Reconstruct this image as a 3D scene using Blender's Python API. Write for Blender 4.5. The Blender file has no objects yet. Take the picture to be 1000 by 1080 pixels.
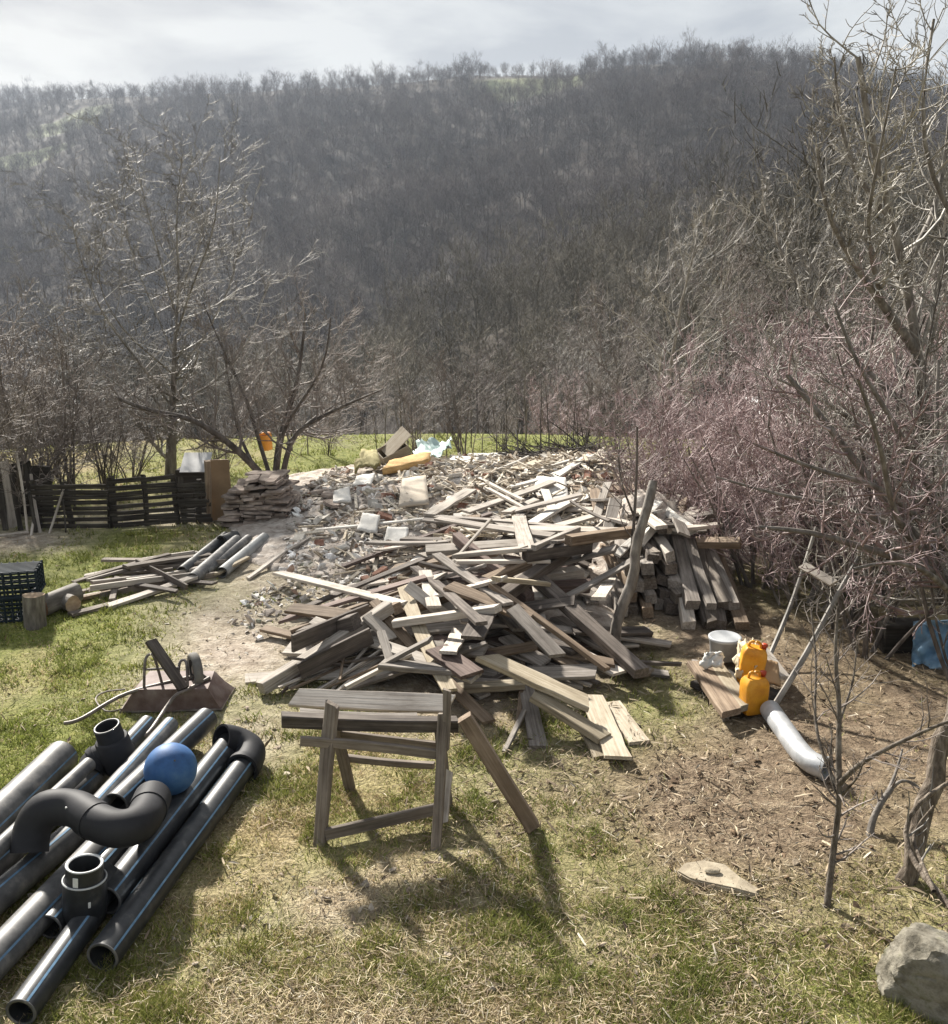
import bpy, bmesh, math, random
import numpy as np
from mathutils import Vector, Matrix, Quaternion
sc = bpy.context.scene
COL = sc.collection
R = math.radians
# ---------------------------------------------------------------- camera
CAM_H, PITCH, FPX = 3.2, R(14.57), 1000.0
cd = bpy.data.cameras.new('camera'); cam = bpy.data.objects.new('camera', cd); COL.objects.link(cam)
cam.location = (0, 0, CAM_H); cam.rotation_euler = (R(90) - PITCH, 0, 0)
cd.sensor_fit = 'VERTICAL'; cd.sensor_height = 36; cd.sensor_width = 36; cd.lens = 36 * FPX / 1080
cd.clip_start = 0.1; cd.clip_end = 6000
sc.camera = cam
# ---------------------------------------------------------------- light
SUN_EL, SUN_AZ = 34.0, -29.0            # azimuth from the view axis, negative is to the left
w = bpy.data.worlds.new('World'); sc.world = w; w.use_nodes = True
nt = w.node_tree; N = nt.nodes; L = nt.links
bg = N['Background']; bg.inputs[1].default_value = 0.1
sky = N.new('ShaderNodeTexSky'); sky.sky_type = 'NISHITA'; sky.sun_disc = False
sky.sun_elevation = R(SUN_EL); sky.sun_rotation = R(SUN_AZ); sky.air_density = 1.2; sky.dust_density = 2.5
tc = N.new('ShaderNodeTexCoord')
sep = N.new('ShaderNodeSeparateXYZ'); L.new(tc.outputs['Generated'], sep.inputs[0])
# clouds lie on a plane overhead: direction / (z + small)
zc = N.new('ShaderNodeMath'); zc.operation = 'MAXIMUM'; zc.inputs[1].default_value = 0.0; L.new(sep.outputs[2], zc.inputs[0])
za = N.new('ShaderNodeMath'); za.operation = 'ADD'; za.inputs[1].default_value = 0.12; L.new(zc.outputs[0], za.inputs[0])
dv = N.new('ShaderNodeVectorMath'); dv.operation = 'DIVIDE'
cb = N.new('ShaderNodeCombineXYZ')
for i in range(3): L.new(za.outputs[0], cb.inputs[i])
L.new(tc.outputs['Generated'], dv.inputs[0]); L.new(cb.outputs[0], dv.inputs[1])
n1 = N.new('ShaderNodeTexNoise'); n1.inputs['Scale'].default_value = 1.3; n1.inputs['Detail'].default_value = 7
n1.inputs['Roughness'].default_value = 0.52; n1.inputs['Distortion'].default_value = 0.35
L.new(dv.outputs[0], n1.inputs['Vector'])
cr = N.new('ShaderNodeValToRGB')
cr.color_ramp.elements[0].position = 0.42; cr.color_ramp.elements[0].color = (1.38, 1.46, 1.58, 1)
cr.color_ramp.elements[1].position = 0.58; cr.color_ramp.elements[1].color = (2.2, 2.26, 2.28, 1)
L.new(n1.outputs['Fac'], cr.inputs[0])
mx = N.new('ShaderNodeMix'); mx.data_type = 'RGBA'; mx.inputs[0].default_value = 0.96
L.new(sky.outputs[0], mx.inputs[6]); L.new(cr.outputs[0], mx.inputs[7]); L.new(mx.outputs[2], bg.inputs[0])
ld = bpy.data.lights.new('sun', 'SUN'); sun = bpy.data.objects.new('sun', ld); COL.objects.link(sun)
ld.energy = 4.3; ld.angle = R(2.5); ld.color = (1, 0.945, 0.855)
_d = Vector((math.sin(R(SUN_AZ)) * math.cos(R(SUN_EL)), math.cos(R(SUN_AZ)) * math.cos(R(SUN_EL)), math.sin(R(SUN_EL))))
sun.rotation_euler = _d.to_track_quat('Z', 'Y').to_euler(); sun.location = _d * 60
vs = sc.view_settings; vs.view_transform = 'Standard'; vs.look = 'None'; vs.exposure = 1.52; vs.gamma = 1
sc.cycles.max_bounces = 6; sc.cycles.diffuse_bounces = 2; sc.cycles.glossy_bounces = 2; sc.cycles.transmission_bounces = 4
sc.cycles.transparent_max_bounces = 6; sc.cycles.volume_bounces = 0
sc.cycles.volume_max_steps = 64
# ---------------------------------------------------------------- helpers
CAMP = np.array([0, 0, CAM_H]); FW = np.array([0, math.cos(PITCH), -math.sin(PITCH)]); UP = np.array([0, math.sin(PITCH), math.cos(PITCH)])
def ray(px, py): return FW + (px - 500) / FPX * np.array([1., 0, 0]) + (540 - py) / FPX * UP
def G(px, py, z=0.0):
    "world point of height z seen in that direction"
    d = ray(px, py); t = (z - CAM_H) / d[2]; return Vector(CAMP + d * t)
def Dp(px, py, y):
    "world point at forward distance y"
    d = ray(px, py); return Vector(CAMP + d * (y / d[1]))
def link(o, parent=None):
    COL.objects.link(o)
    if parent: o.parent = parent
    return o
def tag(o, label=None, cat=None, group=None, kind=None):
    if label: o['label'] = label
    if cat: o['category'] = cat
    if group: o['group'] = group
    if kind: o['kind'] = kind
    return o
def thing(name, label, cat, loc=(0, 0, 0), rot=(0, 0, 0), group=None):
    o = bpy.data.objects.new(name, None); o.empty_display_size = 0.1; COL.objects.link(o)
    o.location = loc; o.rotation_euler = rot
    return tag(o, label, cat, group)
def npmesh(name, V, F, mats, attrs=None, smooth=True, mat_idx=None, F3=None):
    "mesh from arrays: V (n,3), F (m,4) quads and/or F3 (k,3) triangles"
    me = bpy.data.meshes.new(name); V = np.asarray(V, np.float32)
    nq = 0 if F is None else len(F); nt3 = 0 if F3 is None else len(F3)
    me.vertices.add(len(V)); me.vertices.foreach_set('co', V.ravel())
    loops = []
    if nq: loops.append(np.asarray(F, np.int32).ravel())
    if nt3: loops.append(np.asarray(F3, np.int32).ravel())
    lv = np.concatenate(loops)
    me.loops.add(len(lv)); me.loops.foreach_set('vertex_index', lv)
    me.polygons.add(nq + nt3)
    starts = np.concatenate([np.arange(nq, dtype=np.int32) * 4, nq * 4 + np.arange(nt3, dtype=np.int32) * 3])
    me.polygons.foreach_set('loop_start', starts)
    if mat_idx is not None: me.polygons.foreach_set('material_index', np.asarray(mat_idx, np.int32))
    me.polygons.foreach_set('use_smooth', np.full(nq + nt3, smooth))
    for m in (mats if isinstance(mats, (list, tuple)) else [mats]): me.materials.append(m)
    for k, a in (attrs or {}).items():
        a = np.asarray(a, np.float32)
        if a.ndim == 1:
            at = me.attributes.new(k, 'FLOAT', 'POINT'); at.data.foreach_set('value', a)
        else:
            at = me.attributes.new(k, 'FLOAT_COLOR', 'POINT'); at.data.foreach_set('color', np.concatenate([a, np.ones((len(a), 1), np.float32)], 1).ravel())
    me.update(calc_edges=True)
    return me
def mobj(name, me, parent=None): return link(bpy.data.objects.new(name, me), parent)
def bobj(name, bm, m, parent=None, smooth=False, loc=None):
    me = bpy.data.meshes.new(name); bm.normal_update(); bm.to_mesh(me); bm.free()
    for q in (m if isinstance(m, (list, tuple)) else [m]): me.materials.append(q)
    if smooth is not False:
        me.polygons.foreach_set('use_smooth', np.full(len(me.polygons), True))
        if smooth is not True: me.set_sharp_from_angle(angle=R(smooth))
    o = bpy.data.objects.new(name, me); link(o, parent)
    if loc is not None: o.location = loc
    return o
def vnoise(x, y, seed=0):
    "smooth value noise in 0..1 on arrays"
    x = np.asarray(x, float); y = np.asarray(y, float)
    xi = np.floor(x).astype(np.int64); yi = np.floor(y).astype(np.int64); fx = x - xi; fy = y - yi
    fx = fx * fx * (3 - 2 * fx); fy = fy * fy * (3 - 2 * fy)
    def h(a, b):
        n = (a * 374761393 + b * 668265263 + seed * 974711) & 0xffffffff
        n = ((n ^ (n >> 13)) * 1274126177) & 0xffffffff
        return ((n ^ (n >> 16)) & 0xffff) / 65535.0
    return (h(xi, yi) * (1 - fx) + h(xi + 1, yi) * fx) * (1 - fy) + (h(xi, yi + 1) * (1 - fx) + h(xi + 1, yi + 1) * fx) * fy
def fbm(x, y, seed=0, oct=4):
    s = 0; a = 0.5; t = 0
    for i in range(oct): s = s + a * vnoise(np.asarray(x) * 2 ** i, np.asarray(y) * 2 ** i, seed + i * 17); t += a; a *= 0.5
    return s / t
# ---------------------------------------------------------------- materials
def newmat(name, rough=0.8, spec=0.3):
    m = bpy.data.materials.new(name); m.use_nodes = True
    b = m.node_tree.nodes['Principled BSDF']; b.inputs['Roughness'].default_value = rough; b.inputs['Specular IOR Level'].default_value = spec
    return m, m.node_tree.nodes, m.node_tree.links, b
def ramp(N, stops):
    r = N.new('ShaderNodeValToRGB'); e = r.color_ramp.elements
    while len(e) < len(stops): e.new(0.5)
    for q, (p, c) in zip(e, stops): q.position = p; q.color = tuple(c) + (1,)
    return r
def noise_mat(name, stops, scale=6, rough=0.8, spec=0.3, bump=0.2, stretch=(1, 1, 1), detail=5, vary=0.25, space='Object', dist=0.02, sss=None, metal=0.0):
    "noise through a colour ramp, brightness varied per object, with bump"
    m, N, L, b = newmat(name, rough, spec)
    tc = N.new('ShaderNodeTexCoord'); mp = N.new('ShaderNodeMapping'); mp.inputs['Scale'].default_value = stretch
    L.new(tc.outputs[space], mp.inputs[0])
    oi = N.new('ShaderNodeObjectInfo')
    ml = N.new('ShaderNodeMath'); ml.operation = 'MULTIPLY'; ml.inputs[1].default_value = 37; L.new(oi.outputs['Random'], ml.inputs[0])
    ad = N.new('ShaderNodeVectorMath'); L.new(mp.outputs[0], ad.inputs[0]); L.new(ml.outputs[0], ad.inputs[1])
    n = N.new('ShaderNodeTexNoise'); n.inputs['Scale'].default_value = scale; n.inputs['Detail'].default_value = detail; n.inputs['Roughness'].default_value = 0.62
    L.new(ad.outputs[0], n.inputs['Vector'])
    r = ramp(N, stops); L.new(n.outputs['Fac'], r.inputs[0])
    hs = N.new('ShaderNodeHueSaturation'); L.new(r.outputs[0], hs.inputs['Color'])
    mr = N.new('ShaderNodeMapRange'); mr.inputs[3].default_value = 1 - vary; mr.inputs[4].default_value = 1 + vary
    L.new(oi.outputs['Random'], mr.inputs[0]); L.new(mr.outputs[0], hs.inputs['Value'])
    L.new(hs.outputs[0], b.inputs['Base Color']); b.inputs['Metallic'].default_value = metal
    if bump:
        bp = N.new('ShaderNodeBump'); bp.inputs['Strength'].default_value = bump; bp.inputs['Distance'].default_value = dist
        L.new(n.outputs['Fac'], bp.inputs['Height']); L.new(bp.outputs[0], b.inputs['Normal'])
    return m
# ================================================================ land
SKYLINE = []
for _px, _py in ((-300, 112), (0, 106), (100, 104), (200, 100), (330, 94), (400, 89), (500, 82), (600, 80), (640, 74), (700, 68), (780, 63), (830, 68), (880, 76), (930, 92), (1000, 110), (1300, 170)):
    _d0 = ray(_px, _py); SKYLINE.append((math.degrees(math.atan2(_d0[0], _d0[1])), math.degrees(math.atan2(_d0[2], math.hypot(_d0[0], _d0[1])))))
SPUR = []
for _px, _py in ((250, 470), (400, 405), (500, 362), (600, 330), (700, 285), (800, 262), (900, 255), (1000, 252), (1300, 250)):
    _d0 = ray(_px, _py); SPUR.append((math.degrees(math.atan2(_d0[0], _d0[1])), math.degrees(math.atan2(_d0[2], math.hypot(_d0[0], _d0[1])))))
def ridge_el(az):
    "elevation angle (deg) of the bare skyline seen from the house, per azimuth in degrees"
    return np.interp(az, [a for a, e in SKYLINE], [e for a, e in SKYLINE])
def land_z(x, y):
    x = np.asarray(x, float); y = np.asarray(y, float)
    r = np.hypot(x, y) + 1e-6; az = np.degrees(np.arctan2(x, y))
    # yard: nearly level, tiny swells
    yard = 0.035 * (fbm(x * 0.35, y * 0.35, 3, 3) - 0.5) * np.clip((r - 3) / 6, 0.3, 1)
    # opposite slope: distances where the hill starts and where the skyline stands
    rb = np.interp(az, [-60, -25, -5, 10, 25, 60], [240, 220, 190, 140, 105, 80])
    rr = np.interp(az, [-60, -25, -21, -12, 0, 12, 25, 60], [1250, 1150, 950, 760, 680, 620, 540, 450])
    zr = rr * np.tan(np.radians(ridge_el(az))) + CAM_H
    zb = np.interp(az, [-60, -25, -5, 10, 25, 60], [-38, -36, -30, -21, -14, -11])
    edge = 18.6 + 1.5 * (vnoise(x * 0.1, y * 0 + 3.3, 5) - 0.5)
    # descent from the yard edge to the valley foot
    t = np.clip((r - edge) / (rb - edge), 0, 1); desc = zb * (t ** 0.85)
    u = np.clip((r - rb) / (rr - rb), 0, 1)
    shape = np.interp(u, [0, .06, .22, .5, .75, .9, 1], [0, .03, .2, .50, .76, .93, 1])
    back = np.clip((r - rr) / 900, 0, 1)
    hill = (zr - zb) * shape - back * 55
    rough = (fbm(x / 45, y / 45, 9, 4) - 0.5) * 9 * np.clip((r - 60) / 120, 0, 1) + (fbm(x / 14, y / 14, 23, 3) - 0.5) * 2.5 * np.clip((r - 25) / 60, 0, 1)
    rough = rough * np.where(u > 0.85, 0.5, 1)
    es = np.interp(az, [a for a, e in SPUR], [e for a, e in SPUR]); rs_ = 165 - 18 * vnoise(az * .15, az * 0, 71)
    spur = CAM_H + rs_ * np.tan(np.radians(es)) - np.where(r < rs_, .20, .42) * np.abs(r - rs_) - 40 * np.clip((-6 - az) / 12, 0, 1)
    sm = np.maximum(desc + np.where(r > rb, hill, 0), np.where(r > 45, spur, -99)) - (desc + np.where(r > rb, hill, 0))
    rough = rough + sm
    z = np.where(r < edge, yard, yard * np.clip(1 - (r - edge) / 5, 0, 1) + desc + np.where(r > rb, hill, 0) + rough)
    return z
def blob(x, y, c, rx, ry, rot=0, soft=0.5):
    dx, dy = x - c[0], y - c[1]; ca, sa = math.cos(rot), math.sin(rot)
    q = np.sqrt(((dx * ca + dy * sa) / rx) ** 2 + ((-dx * sa + dy * ca) / ry) ** 2)
    return np.clip((1 + soft - q) / (2 * soft), 0, 1)
def soil_mask(x, y):
    "0 green turf .. 1 bare earth / trodden debris"
    nz = fbm(x * 0.9, y * 0.9, 41, 4) - 0.5
    m = np.zeros_like(x)
    for c, rx, ry, rot, soft, a in (
        (G(270, 655), 0.95, 1.6, 0.1, .5, .95),        # light trodden patch left of the heap
        (G(360, 590), 1.7, 2.2, 0, .4, 1), (G(480, 545), 2.6, 3.2, 0, .35, 1), (G(620, 560), 2.2, 3.4, 0, .35, 1),
        (G(520, 690), 1.6, 1.4, 0, .35, .9), (G(700, 620), 1.3, 1.6, 0, .4, .9),
        (G(800, 850), 1.1, 1.0, 0, .5, 1), (G(700, 800), 0.9, .8, 0, .6, .6), (G(900, 800), 1.4, 1.4, 0, .5, .9), (G(880, 690), 1.9, 2.2, 0, .4, .85),
        (G(950, 600), 2.6, 3.5, 0, .4, .9), (G(560, 950), 0.75, .6, 0, .7, .5), (G(380, 960), .9, .45, 0, .7, .45), (G(260, 780), .35, .7, 0, .7, .6), (G(640, 840), .8, .5, 0, .7, .55),
        (G(130, 545), 2.6, .55, 0, .5, .8), (G(10, 570), 1.0, .7, 0, .5, .7)):
        m = np.maximum(m, a * blob(x, y, c, rx, ry, rot, soft))
    m = np.clip(m + nz * 0.75, 0, 1)
    far = np.clip((np.hypot(x, y) - 21) / 6, 0, 1)
    return m * (1 - far) + far * 0.75
def brown_mask(x, y):
    m = np.maximum(blob(x, y, G(800, 850), 1.9, 1.9, 0, .6), blob(x, y, G(920, 740), 2.2, 3.5, 0, .5)); return m
def dry_mask(x, y):
    "straw-coloured dead grass"
    m = fbm(x * 0.55 + 9, y * 0.55, 77, 4)
    near = np.clip(1 - (y - 4.4) / 2.6, 0, 1) * np.clip((x + 1.5) / 0.8, 0.15, 1)
    g = np.clip((fbm(x * 1.3 + 31, y * 1.3, 101, 3) - .52) * 6, 0, 1)
    return (1 - .6 * g) * np.clip((m - 0.45) * 2.6 + near * 0.48 + blob(x, y, G(380, 900), 1.2, 1.4, 0, .6) * .35 - blob(x, y, G(60, 690), 2.2, 2.2, 0, .5) * .35 + np.clip((np.hypot(x, y) - 11) / 6, 0, 1) * np.where(x < -3.3, .5, -.25), 0, 1)
def polar(rs, azs):
    A, Rr = np.meshgrid(np.radians(azs), rs, indexing='ij')
    X = Rr * np.sin(A); Y = Rr * np.cos(A); Z = land_z(X, Y)
    n, m = len(azs), len(rs); V = np.stack([X, Y, Z], -1).reshape(-1, 3)
    i, j = np.meshgrid(np.arange(n - 1), np.arange(m - 1), indexing='ij')
    a = (i * m + j).ravel(); F = np.stack([a, a + 1, a + m + 1, a + m], 1)
    return V, F[:, ::-1]
azs = np.concatenate([np.arange(-180, -70, 5.0), np.arange(-70, -36, 1.0), np.arange(-36, 36, 0.2), np.arange(36, 70, 1.0), np.arange(70, 180.1, 5.0)])
# --- near ground material: soil, litter and turf thatch mixed by masks carried on the vertices
m, N, L, b = newmat('yard_earth', 0.95, 0.15)
gm = N.new('ShaderNodeAttribute'); gm.attribute_name = 'soil'; gb = N.new('ShaderNodeAttribute'); gb.attribute_name = 'brown'; gd = N.new('ShaderNodeAttribute'); gd.attribute_name = 'dry'
tc = N.new('ShaderNodeTexCoord')
def nz(scale, detail=6, rough=0.65):
    n = N.new('ShaderNodeTexNoise'); n.inputs['Scale'].default_value = scale; n.inputs['Detail'].default_value = detail; n.inputs['Roughness'].default_value = rough
    L.new(tc.outputs['Object'], n.inputs['Vector']); return n
def mixc(f, a, bb):
    q = N.new('ShaderNodeMix'); q.data_type = 'RGBA'; L.new(f, q.inputs[0]); L.new(a, q.inputs[6]); L.new(bb, q.inputs[7]); return q.outputs[2]
nA, nB, nC = nz(9), nz(45, 4), nz(2.2, 5)
grey = ramp(N, [(0.3, (.25, .20, .155)), (0.5, (.41, .345, .28)), (0.7, (.57, .505, .43))]); L.new(nA.outputs['Fac'], grey.inputs[0])
brn = ramp(N, [(0.3, (.105, .076, .051)), (0.5, (.205, .153, .104)), (0.7, (.34, .27, .19))]); L.new(nA.outputs['Fac'], brn.inputs[0])
grs = ramp(N, [(0.3, (.10, .12, .03)), (0.5, (.20, .215, .062)), (0.7, (.30, .29, .10))]); L.new(nA.outputs['Fac'], grs.inputs[0])
dry = ramp(N, [(0.3, (.19, .145, .078)), (0.5, (.34, .27, .15)), (0.7, (.48, .39, .235))]); L.new(nB.outputs['Fac'], dry.inputs[0])
turf = mixc(gd.outputs['Fac'], grs.outputs[0], dry.outputs[0])
earth = mixc(gb.outputs['Fac'], grey.outputs[0], brn.outputs[0])
full = mixc(gm.outputs['Fac'], turf, earth)
vr = ramp(N, [(0.3, (.72, .72, .72)), (0.7, (1.2, 1.2, 1.2))]); L.new(nB.outputs['Fac'], vr.inputs[0])
mu = N.new('ShaderNodeMix'); mu.data_type = 'RGBA'; mu.blend_type = 'MULTIPLY'; mu.inputs[0].default_value = 1; L.new(full, mu.inputs[6]); L.new(vr.outputs[0], mu.inputs[7])
L.new(mu.outputs[2], b.inputs['Base Color'])
bp = N.new('ShaderNodeBump'); bp.inputs['Strength'].default_value = 0.8; bp.inputs['Distance'].default_value = 0.03; L.new(nB.outputs['Fac'], bp.inputs['Height'])
bp2 = N.new('ShaderNodeBump'); bp2.inputs['Strength'].default_value = 0.6; bp2.inputs['Distance'].default_value = 0.08; L.new(nA.outputs['Fac'], bp2.inputs['Height']); L.new(bp.outputs[0], bp2.inputs['Normal']); L.new(bp2.outputs[0], b.inputs['Normal'])
M_yard = m
R0 = 34.0
rs = np.concatenate([[0.05, 1.0], np.geomspace(2.2, R0, 230)])
V, F = polar(rs, azs)
V[:, 2] += (fbm(V[:, 0] * 6, V[:, 1] * 6, 61, 3) - 0.5) * 0.035 * np.clip(1.2 - np.hypot(V[:, 0], V[:, 1]) / 22, 0, 1)
me = npmesh('ground', V, F, M_yard, {'soil': soil_mask(V[:, 0], V[:, 1]), 'brown': brown_mask(V[:, 0], V[:, 1]), 'dry': dry_mask(V[:, 0], V[:, 1])})
tag(mobj('ground', me), kind='structure')
# --- valley and hills: leaf litter under the bare forest, a few pale meadows
m, N, L, b = newmat('forest_floor', 0.95, 0.1)
tc = N.new('ShaderNodeTexCoord')
nA = nz(0.06, 8, 0.7); nB = nz(0.012, 4)
a1 = ramp(N, [(0.3, (.026, .021, .018)), (0.5, (.046, .037, .030)), (0.72, (.075, .062, .046))]); L.new(nA.outputs['Fac'], a1.inputs[0])
md = N.new('ShaderNodeAttribute'); md.attribute_name = 'meadow'
mc = ramp(N, [(0.3, (.095, .12, .05)), (0.7, (.17, .18, .09))]); L.new(nA.outputs['Fac'], mc.inputs[0])
L.new(mixc(md.outputs['Fac'], a1.outputs[0], mc.outputs[0]), b.inputs['Base Color'])
rs2 = np.concatenate([np.geomspace(R0, 130, 60), np.linspace(134, 1260, 240), np.geomspace(1280, 2600, 12)])
V, F = polar(rs2, azs)
def Hpt(px, py, r0=90, r1=1500):
    "where the line of sight meets the hillside"
    d = ray(px, py); d = d / np.hypot(d[0], d[1])
    rr_ = np.arange(r0, r1, 1.5); P = CAMP[None] + rr_[:, None] * d[None]
    below = P[:, 2] < land_z(P[:, 0], P[:, 1]); k = int(np.argmax(below)) if below.any() else len(rr_) - 1
    return P[k]
MEADOWS = [(Hpt(75, 131), 24, 44), (Hpt(30, 165), 26, 22), (Hpt(560, 88), 34, 40)]
mead = np.zeros(len(V))
for c, rx, ry in MEADOWS:
    mead = np.maximum(mead, blob(V[:, 0], V[:, 1], c, rx, ry, 0, .2))
me = npmesh('hills', V, F, m, {'meadow': mead})
tag(mobj('hills', me), kind='structure')
# ================================================================ trees
def unit(v): return v / (np.linalg.norm(v, axis=-1, keepdims=True) + 1e-9)
def grow(rng, P, D, Ln, R0, K=5, wob=0.15, up=0.0, tip=0.25):
    P = np.asarray(P, float); D = unit(np.asarray(D, float)); n = len(P)
    Ln = np.broadcast_to(Ln, (n,)); R0 = np.broadcast_to(R0, (n,))
    pts = np.empty((n, K, 3)); pts[:, 0] = P; d = D
    for k in range(1, K):
        pts[:, k] = pts[:, k - 1] + d * (Ln / (K - 1))[:, None]
        d = unit(d + rng.normal(0, wob, (n, 3)) + np.array([0, 0, up]))
    rad = R0[:, None] * np.linspace(1, tip, K)[None]
    return pts, rad
def fork(rng, par, n, t0=0.25, t1=1.0, ang=50, sd=12, ratio=0.5, fall=0.5, K=4, wob=0.15, up=0.05, rr=0.6, tip=0.3, rmin=0.0):
    pts, rad = par; Np, Kp, _ = pts.shape
    cnt = n if np.isscalar(n) else n
    pi = np.repeat(np.arange(Np), cnt); m = len(pi)
    t = t0 + (t1 - t0) * ((np.tile(np.arange(cnt), Np) + rng.random(m)) / cnt)
    f = np.clip(t, 0, 0.999) * (Kp - 1); k = f.astype(int); fr = (f - k)[:, None]
    A, B = pts[pi, k], pts[pi, k + 1]
    P = A * (1 - fr) + B * fr; T = unit(B - A)
    rp = rad[pi, k] * (1 - fr[:, 0]) + rad[pi, k + 1] * fr[:, 0]
    q = rng.normal(0, 1, (m, 3)); q = unit(q - (q * T).sum(1, keepdims=True) * T)
    a = np.radians(rng.normal(ang, sd, m))[:, None]
    D = np.cos(a) * T + np.sin(a) * q
    PL = np.linalg.norm(np.diff(pts, axis=1), axis=2).sum(1)[pi]
    Ln = PL * ratio * (1 - fall * t) * rng.uniform(0.55, 1.25, m)
    return grow(rng, P, D, Ln, np.maximum(rp * rr, rmin), K, wob, up, tip)
def tubes(parts):
    "parts: list of ((pts, rad), sides) -> V, F"
    Vs, Fs, off = [], [], 0
    for (pts, rad), s in parts:
        n, K, _ = pts.shape
        if n == 0: continue
        T = np.empty_like(pts); T[:, 1:-1] = pts[:, 2:] - pts[:, :-2]; T[:, 0] = pts[:, 1] - pts[:, 0]; T[:, -1] = pts[:, -1] - pts[:, -2]; T = unit(T)
        ref = np.where(np.abs(T[:, :1, 2:3]) > 0.9, np.array([1., 0, 0]), np.array([0, 0, 1.]))
        a = unit(np.cross(T, ref)); bb = np.cross(T, a)
        if s == 2: th = np.array([0, np.pi])
        else: th = np.arange(s) * 2 * np.pi / s
        V = pts[:, :, None] + rad[:, :, None, None] * (np.cos(th)[None, None, :, None] * a[:, :, None] + np.sin(th)[None, None, :, None] * bb[:, :, None])
        idx = off + np.arange(n * K * s).reshape(n, K, s)
        if s == 2: F = np.stack([idx[:, :-1, 0], idx[:, :-1, 1], idx[:, 1:, 1], idx[:, 1:, 0]], -1).reshape(-1, 4)
        else:
            i2 = np.roll(idx, -1, axis=2)
            F = np.stack([idx[:, :-1], i2[:, :-1], i2[:, 1:], idx[:, 1:]], -1).reshape(-1, 4)
        Vs.append(V.reshape(-1, 3)); Fs.append(F); off += n * K * s
    return np.concatenate(Vs), np.concatenate(Fs)
def path_tube(P, r, tip=0.5, K=12):
    "smooth limb through given points as one grow()-like array"
    P = np.array([tuple(p) for p in P], float); d = np.r_[0, np.cumsum(np.linalg.norm(np.diff(P, axis=0), axis=1))]
    t = np.linspace(0, d[-1], K); Q = np.stack([np.interp(t, d, P[:, i]) for i in range(3)], 1)
    for _ in range(2): Q[1:-1] = (Q[:-2] + 2 * Q[1:-1] + Q[2:]) / 4
    return Q[None], (r * np.linspace(1, tip, K))[None]
def cat_b(*a): # same K only
    return np.concatenate([q[0] for q in a]), np.concatenate([q[1] for q in a])
def bark_mat(name, c0, c1, c2, scale=14, rough=0.75, spec=0.35, stretch=(1, 1, .3), vary=.2, bump=.5):
    return noise_mat(name, [(0.3, c0), (0.5, c1), (0.72, c2)], scale, rough, spec, bump, stretch, 5, vary, 'Object', 0.02)
M_bark = bark_mat('bark_grey', (.075, .064, .055), (.175, .155, .135), (.33, .305, .27))
M_bark_dark = bark_mat('bark_dark', (.05, .042, .036), (.115, .098, .086), (.22, .195, .17))
M_twig = bark_mat('twig_grey', (.085, .076, .066), (.27, .25, .224), (.52, .49, .44), 3.5, .6, .25, (1, 1, 1), .2, 0)  # wide dark-to-pale noise ramp paints twig glints and shade into the colour
M_twig_brown = bark_mat('twig_brown', (.115, .094, .082), (.20, .17, .15), (.32, .28, .25), 5, .65, .2, (1, 1, 1), .2, 0)
M_twig_red = bark_mat('twig_purple', (.11, .075, .075), (.35, .255, .252), (.68, .60, .585), 3.5, .55, .3, (1, 1, 1), .2, 0)  # dark and pale extremes put highlight and shadow contrast into the twig colour
def forest_mat():
    m, N, L, b = newmat('bare_forest_bark', 0.85, 0.1)
    oi = N.new('ShaderNodeObjectInfo')
    near = ramp(N, [(0.0, (.095, .084, .062)), (0.5, (.145, .130, .098)), (1.0, (.20, .18, .14))]); L.new(oi.outputs['Random'], near.inputs[0])
    far = ramp(N, [(0.0, (.060, .048, .044)), (0.5, (.090, .073, .066)), (0.85, (.12, .10, .089)), (1.0, (.17, .147, .125))]); L.new(oi.outputs['Random'], far.inputs[0])
    ln = N.new('ShaderNodeVectorMath'); ln.operation = 'LENGTH'; L.new(oi.outputs['Location'], ln.inputs[0])       # beech on the far slope, mixed scrub on the near spur
    mr = N.new('ShaderNodeMapRange'); mr.inputs[1].default_value = 190; mr.inputs[2].default_value = 240; L.new(ln.outputs['Value'], mr.inputs[0])
    q = N.new('ShaderNodeMix'); q.data_type = 'RGBA'; L.new(mr.outputs[0], q.inputs[0]); L.new(near.outputs[0], q.inputs[6]); L.new(far.outputs[0], q.inputs[7])
    ns = N.new('ShaderNodeTexNoise'); ns.inputs['Scale'].default_value = .018; ns.inputs['Detail'].default_value = 3; L.new(oi.outputs['Location'], ns.inputs['Vector'])
    hs = N.new('ShaderNodeHueSaturation'); m2 = N.new('ShaderNodeMapRange'); m2.inputs[1].default_value = .35; m2.inputs[2].default_value = .65; m2.inputs[3].default_value = .7; m2.inputs[4].default_value = 1.35
    L.new(ns.outputs['Fac'], m2.inputs[0]); L.new(m2.outputs[0], hs.inputs['Value']); L.new(q.outputs[2], hs.inputs['Color']); L.new(hs.outputs[0], b.inputs['Base Color'])
    return m
M_forest = forest_mat()
def far_tree(seed, h=13):
    rng = np.random.default_rng(seed)
    tr = grow(rng, [[0, 0, -0.5]], [[0, 0, 1]], h * 0.86, h * 0.013, 7, 0.09, 0.1, 0.2)
    l1 = fork(rng, tr, 17, 0.30, 1, 52, 12, 0.58, 0.42, 4, 0.16, 0.16, 0.55, 0.3, 0.03)
    l2 = fork(rng, l1, 9, 0.2, 1, 46, 14, 0.55, 0.35, 3, 0.18, 0.12, 0.6, 0.3, 0.024)
    l3 = fork(rng, l2, 8, 0.2, 1, 45, 16, 0.60, 0.3, 3, 0.2, 0.1, 0.7, 0.4, 0.022)
    return tubes([(tr, 5), (l1, 3), (l2, 2), (l3, 2)])
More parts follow.
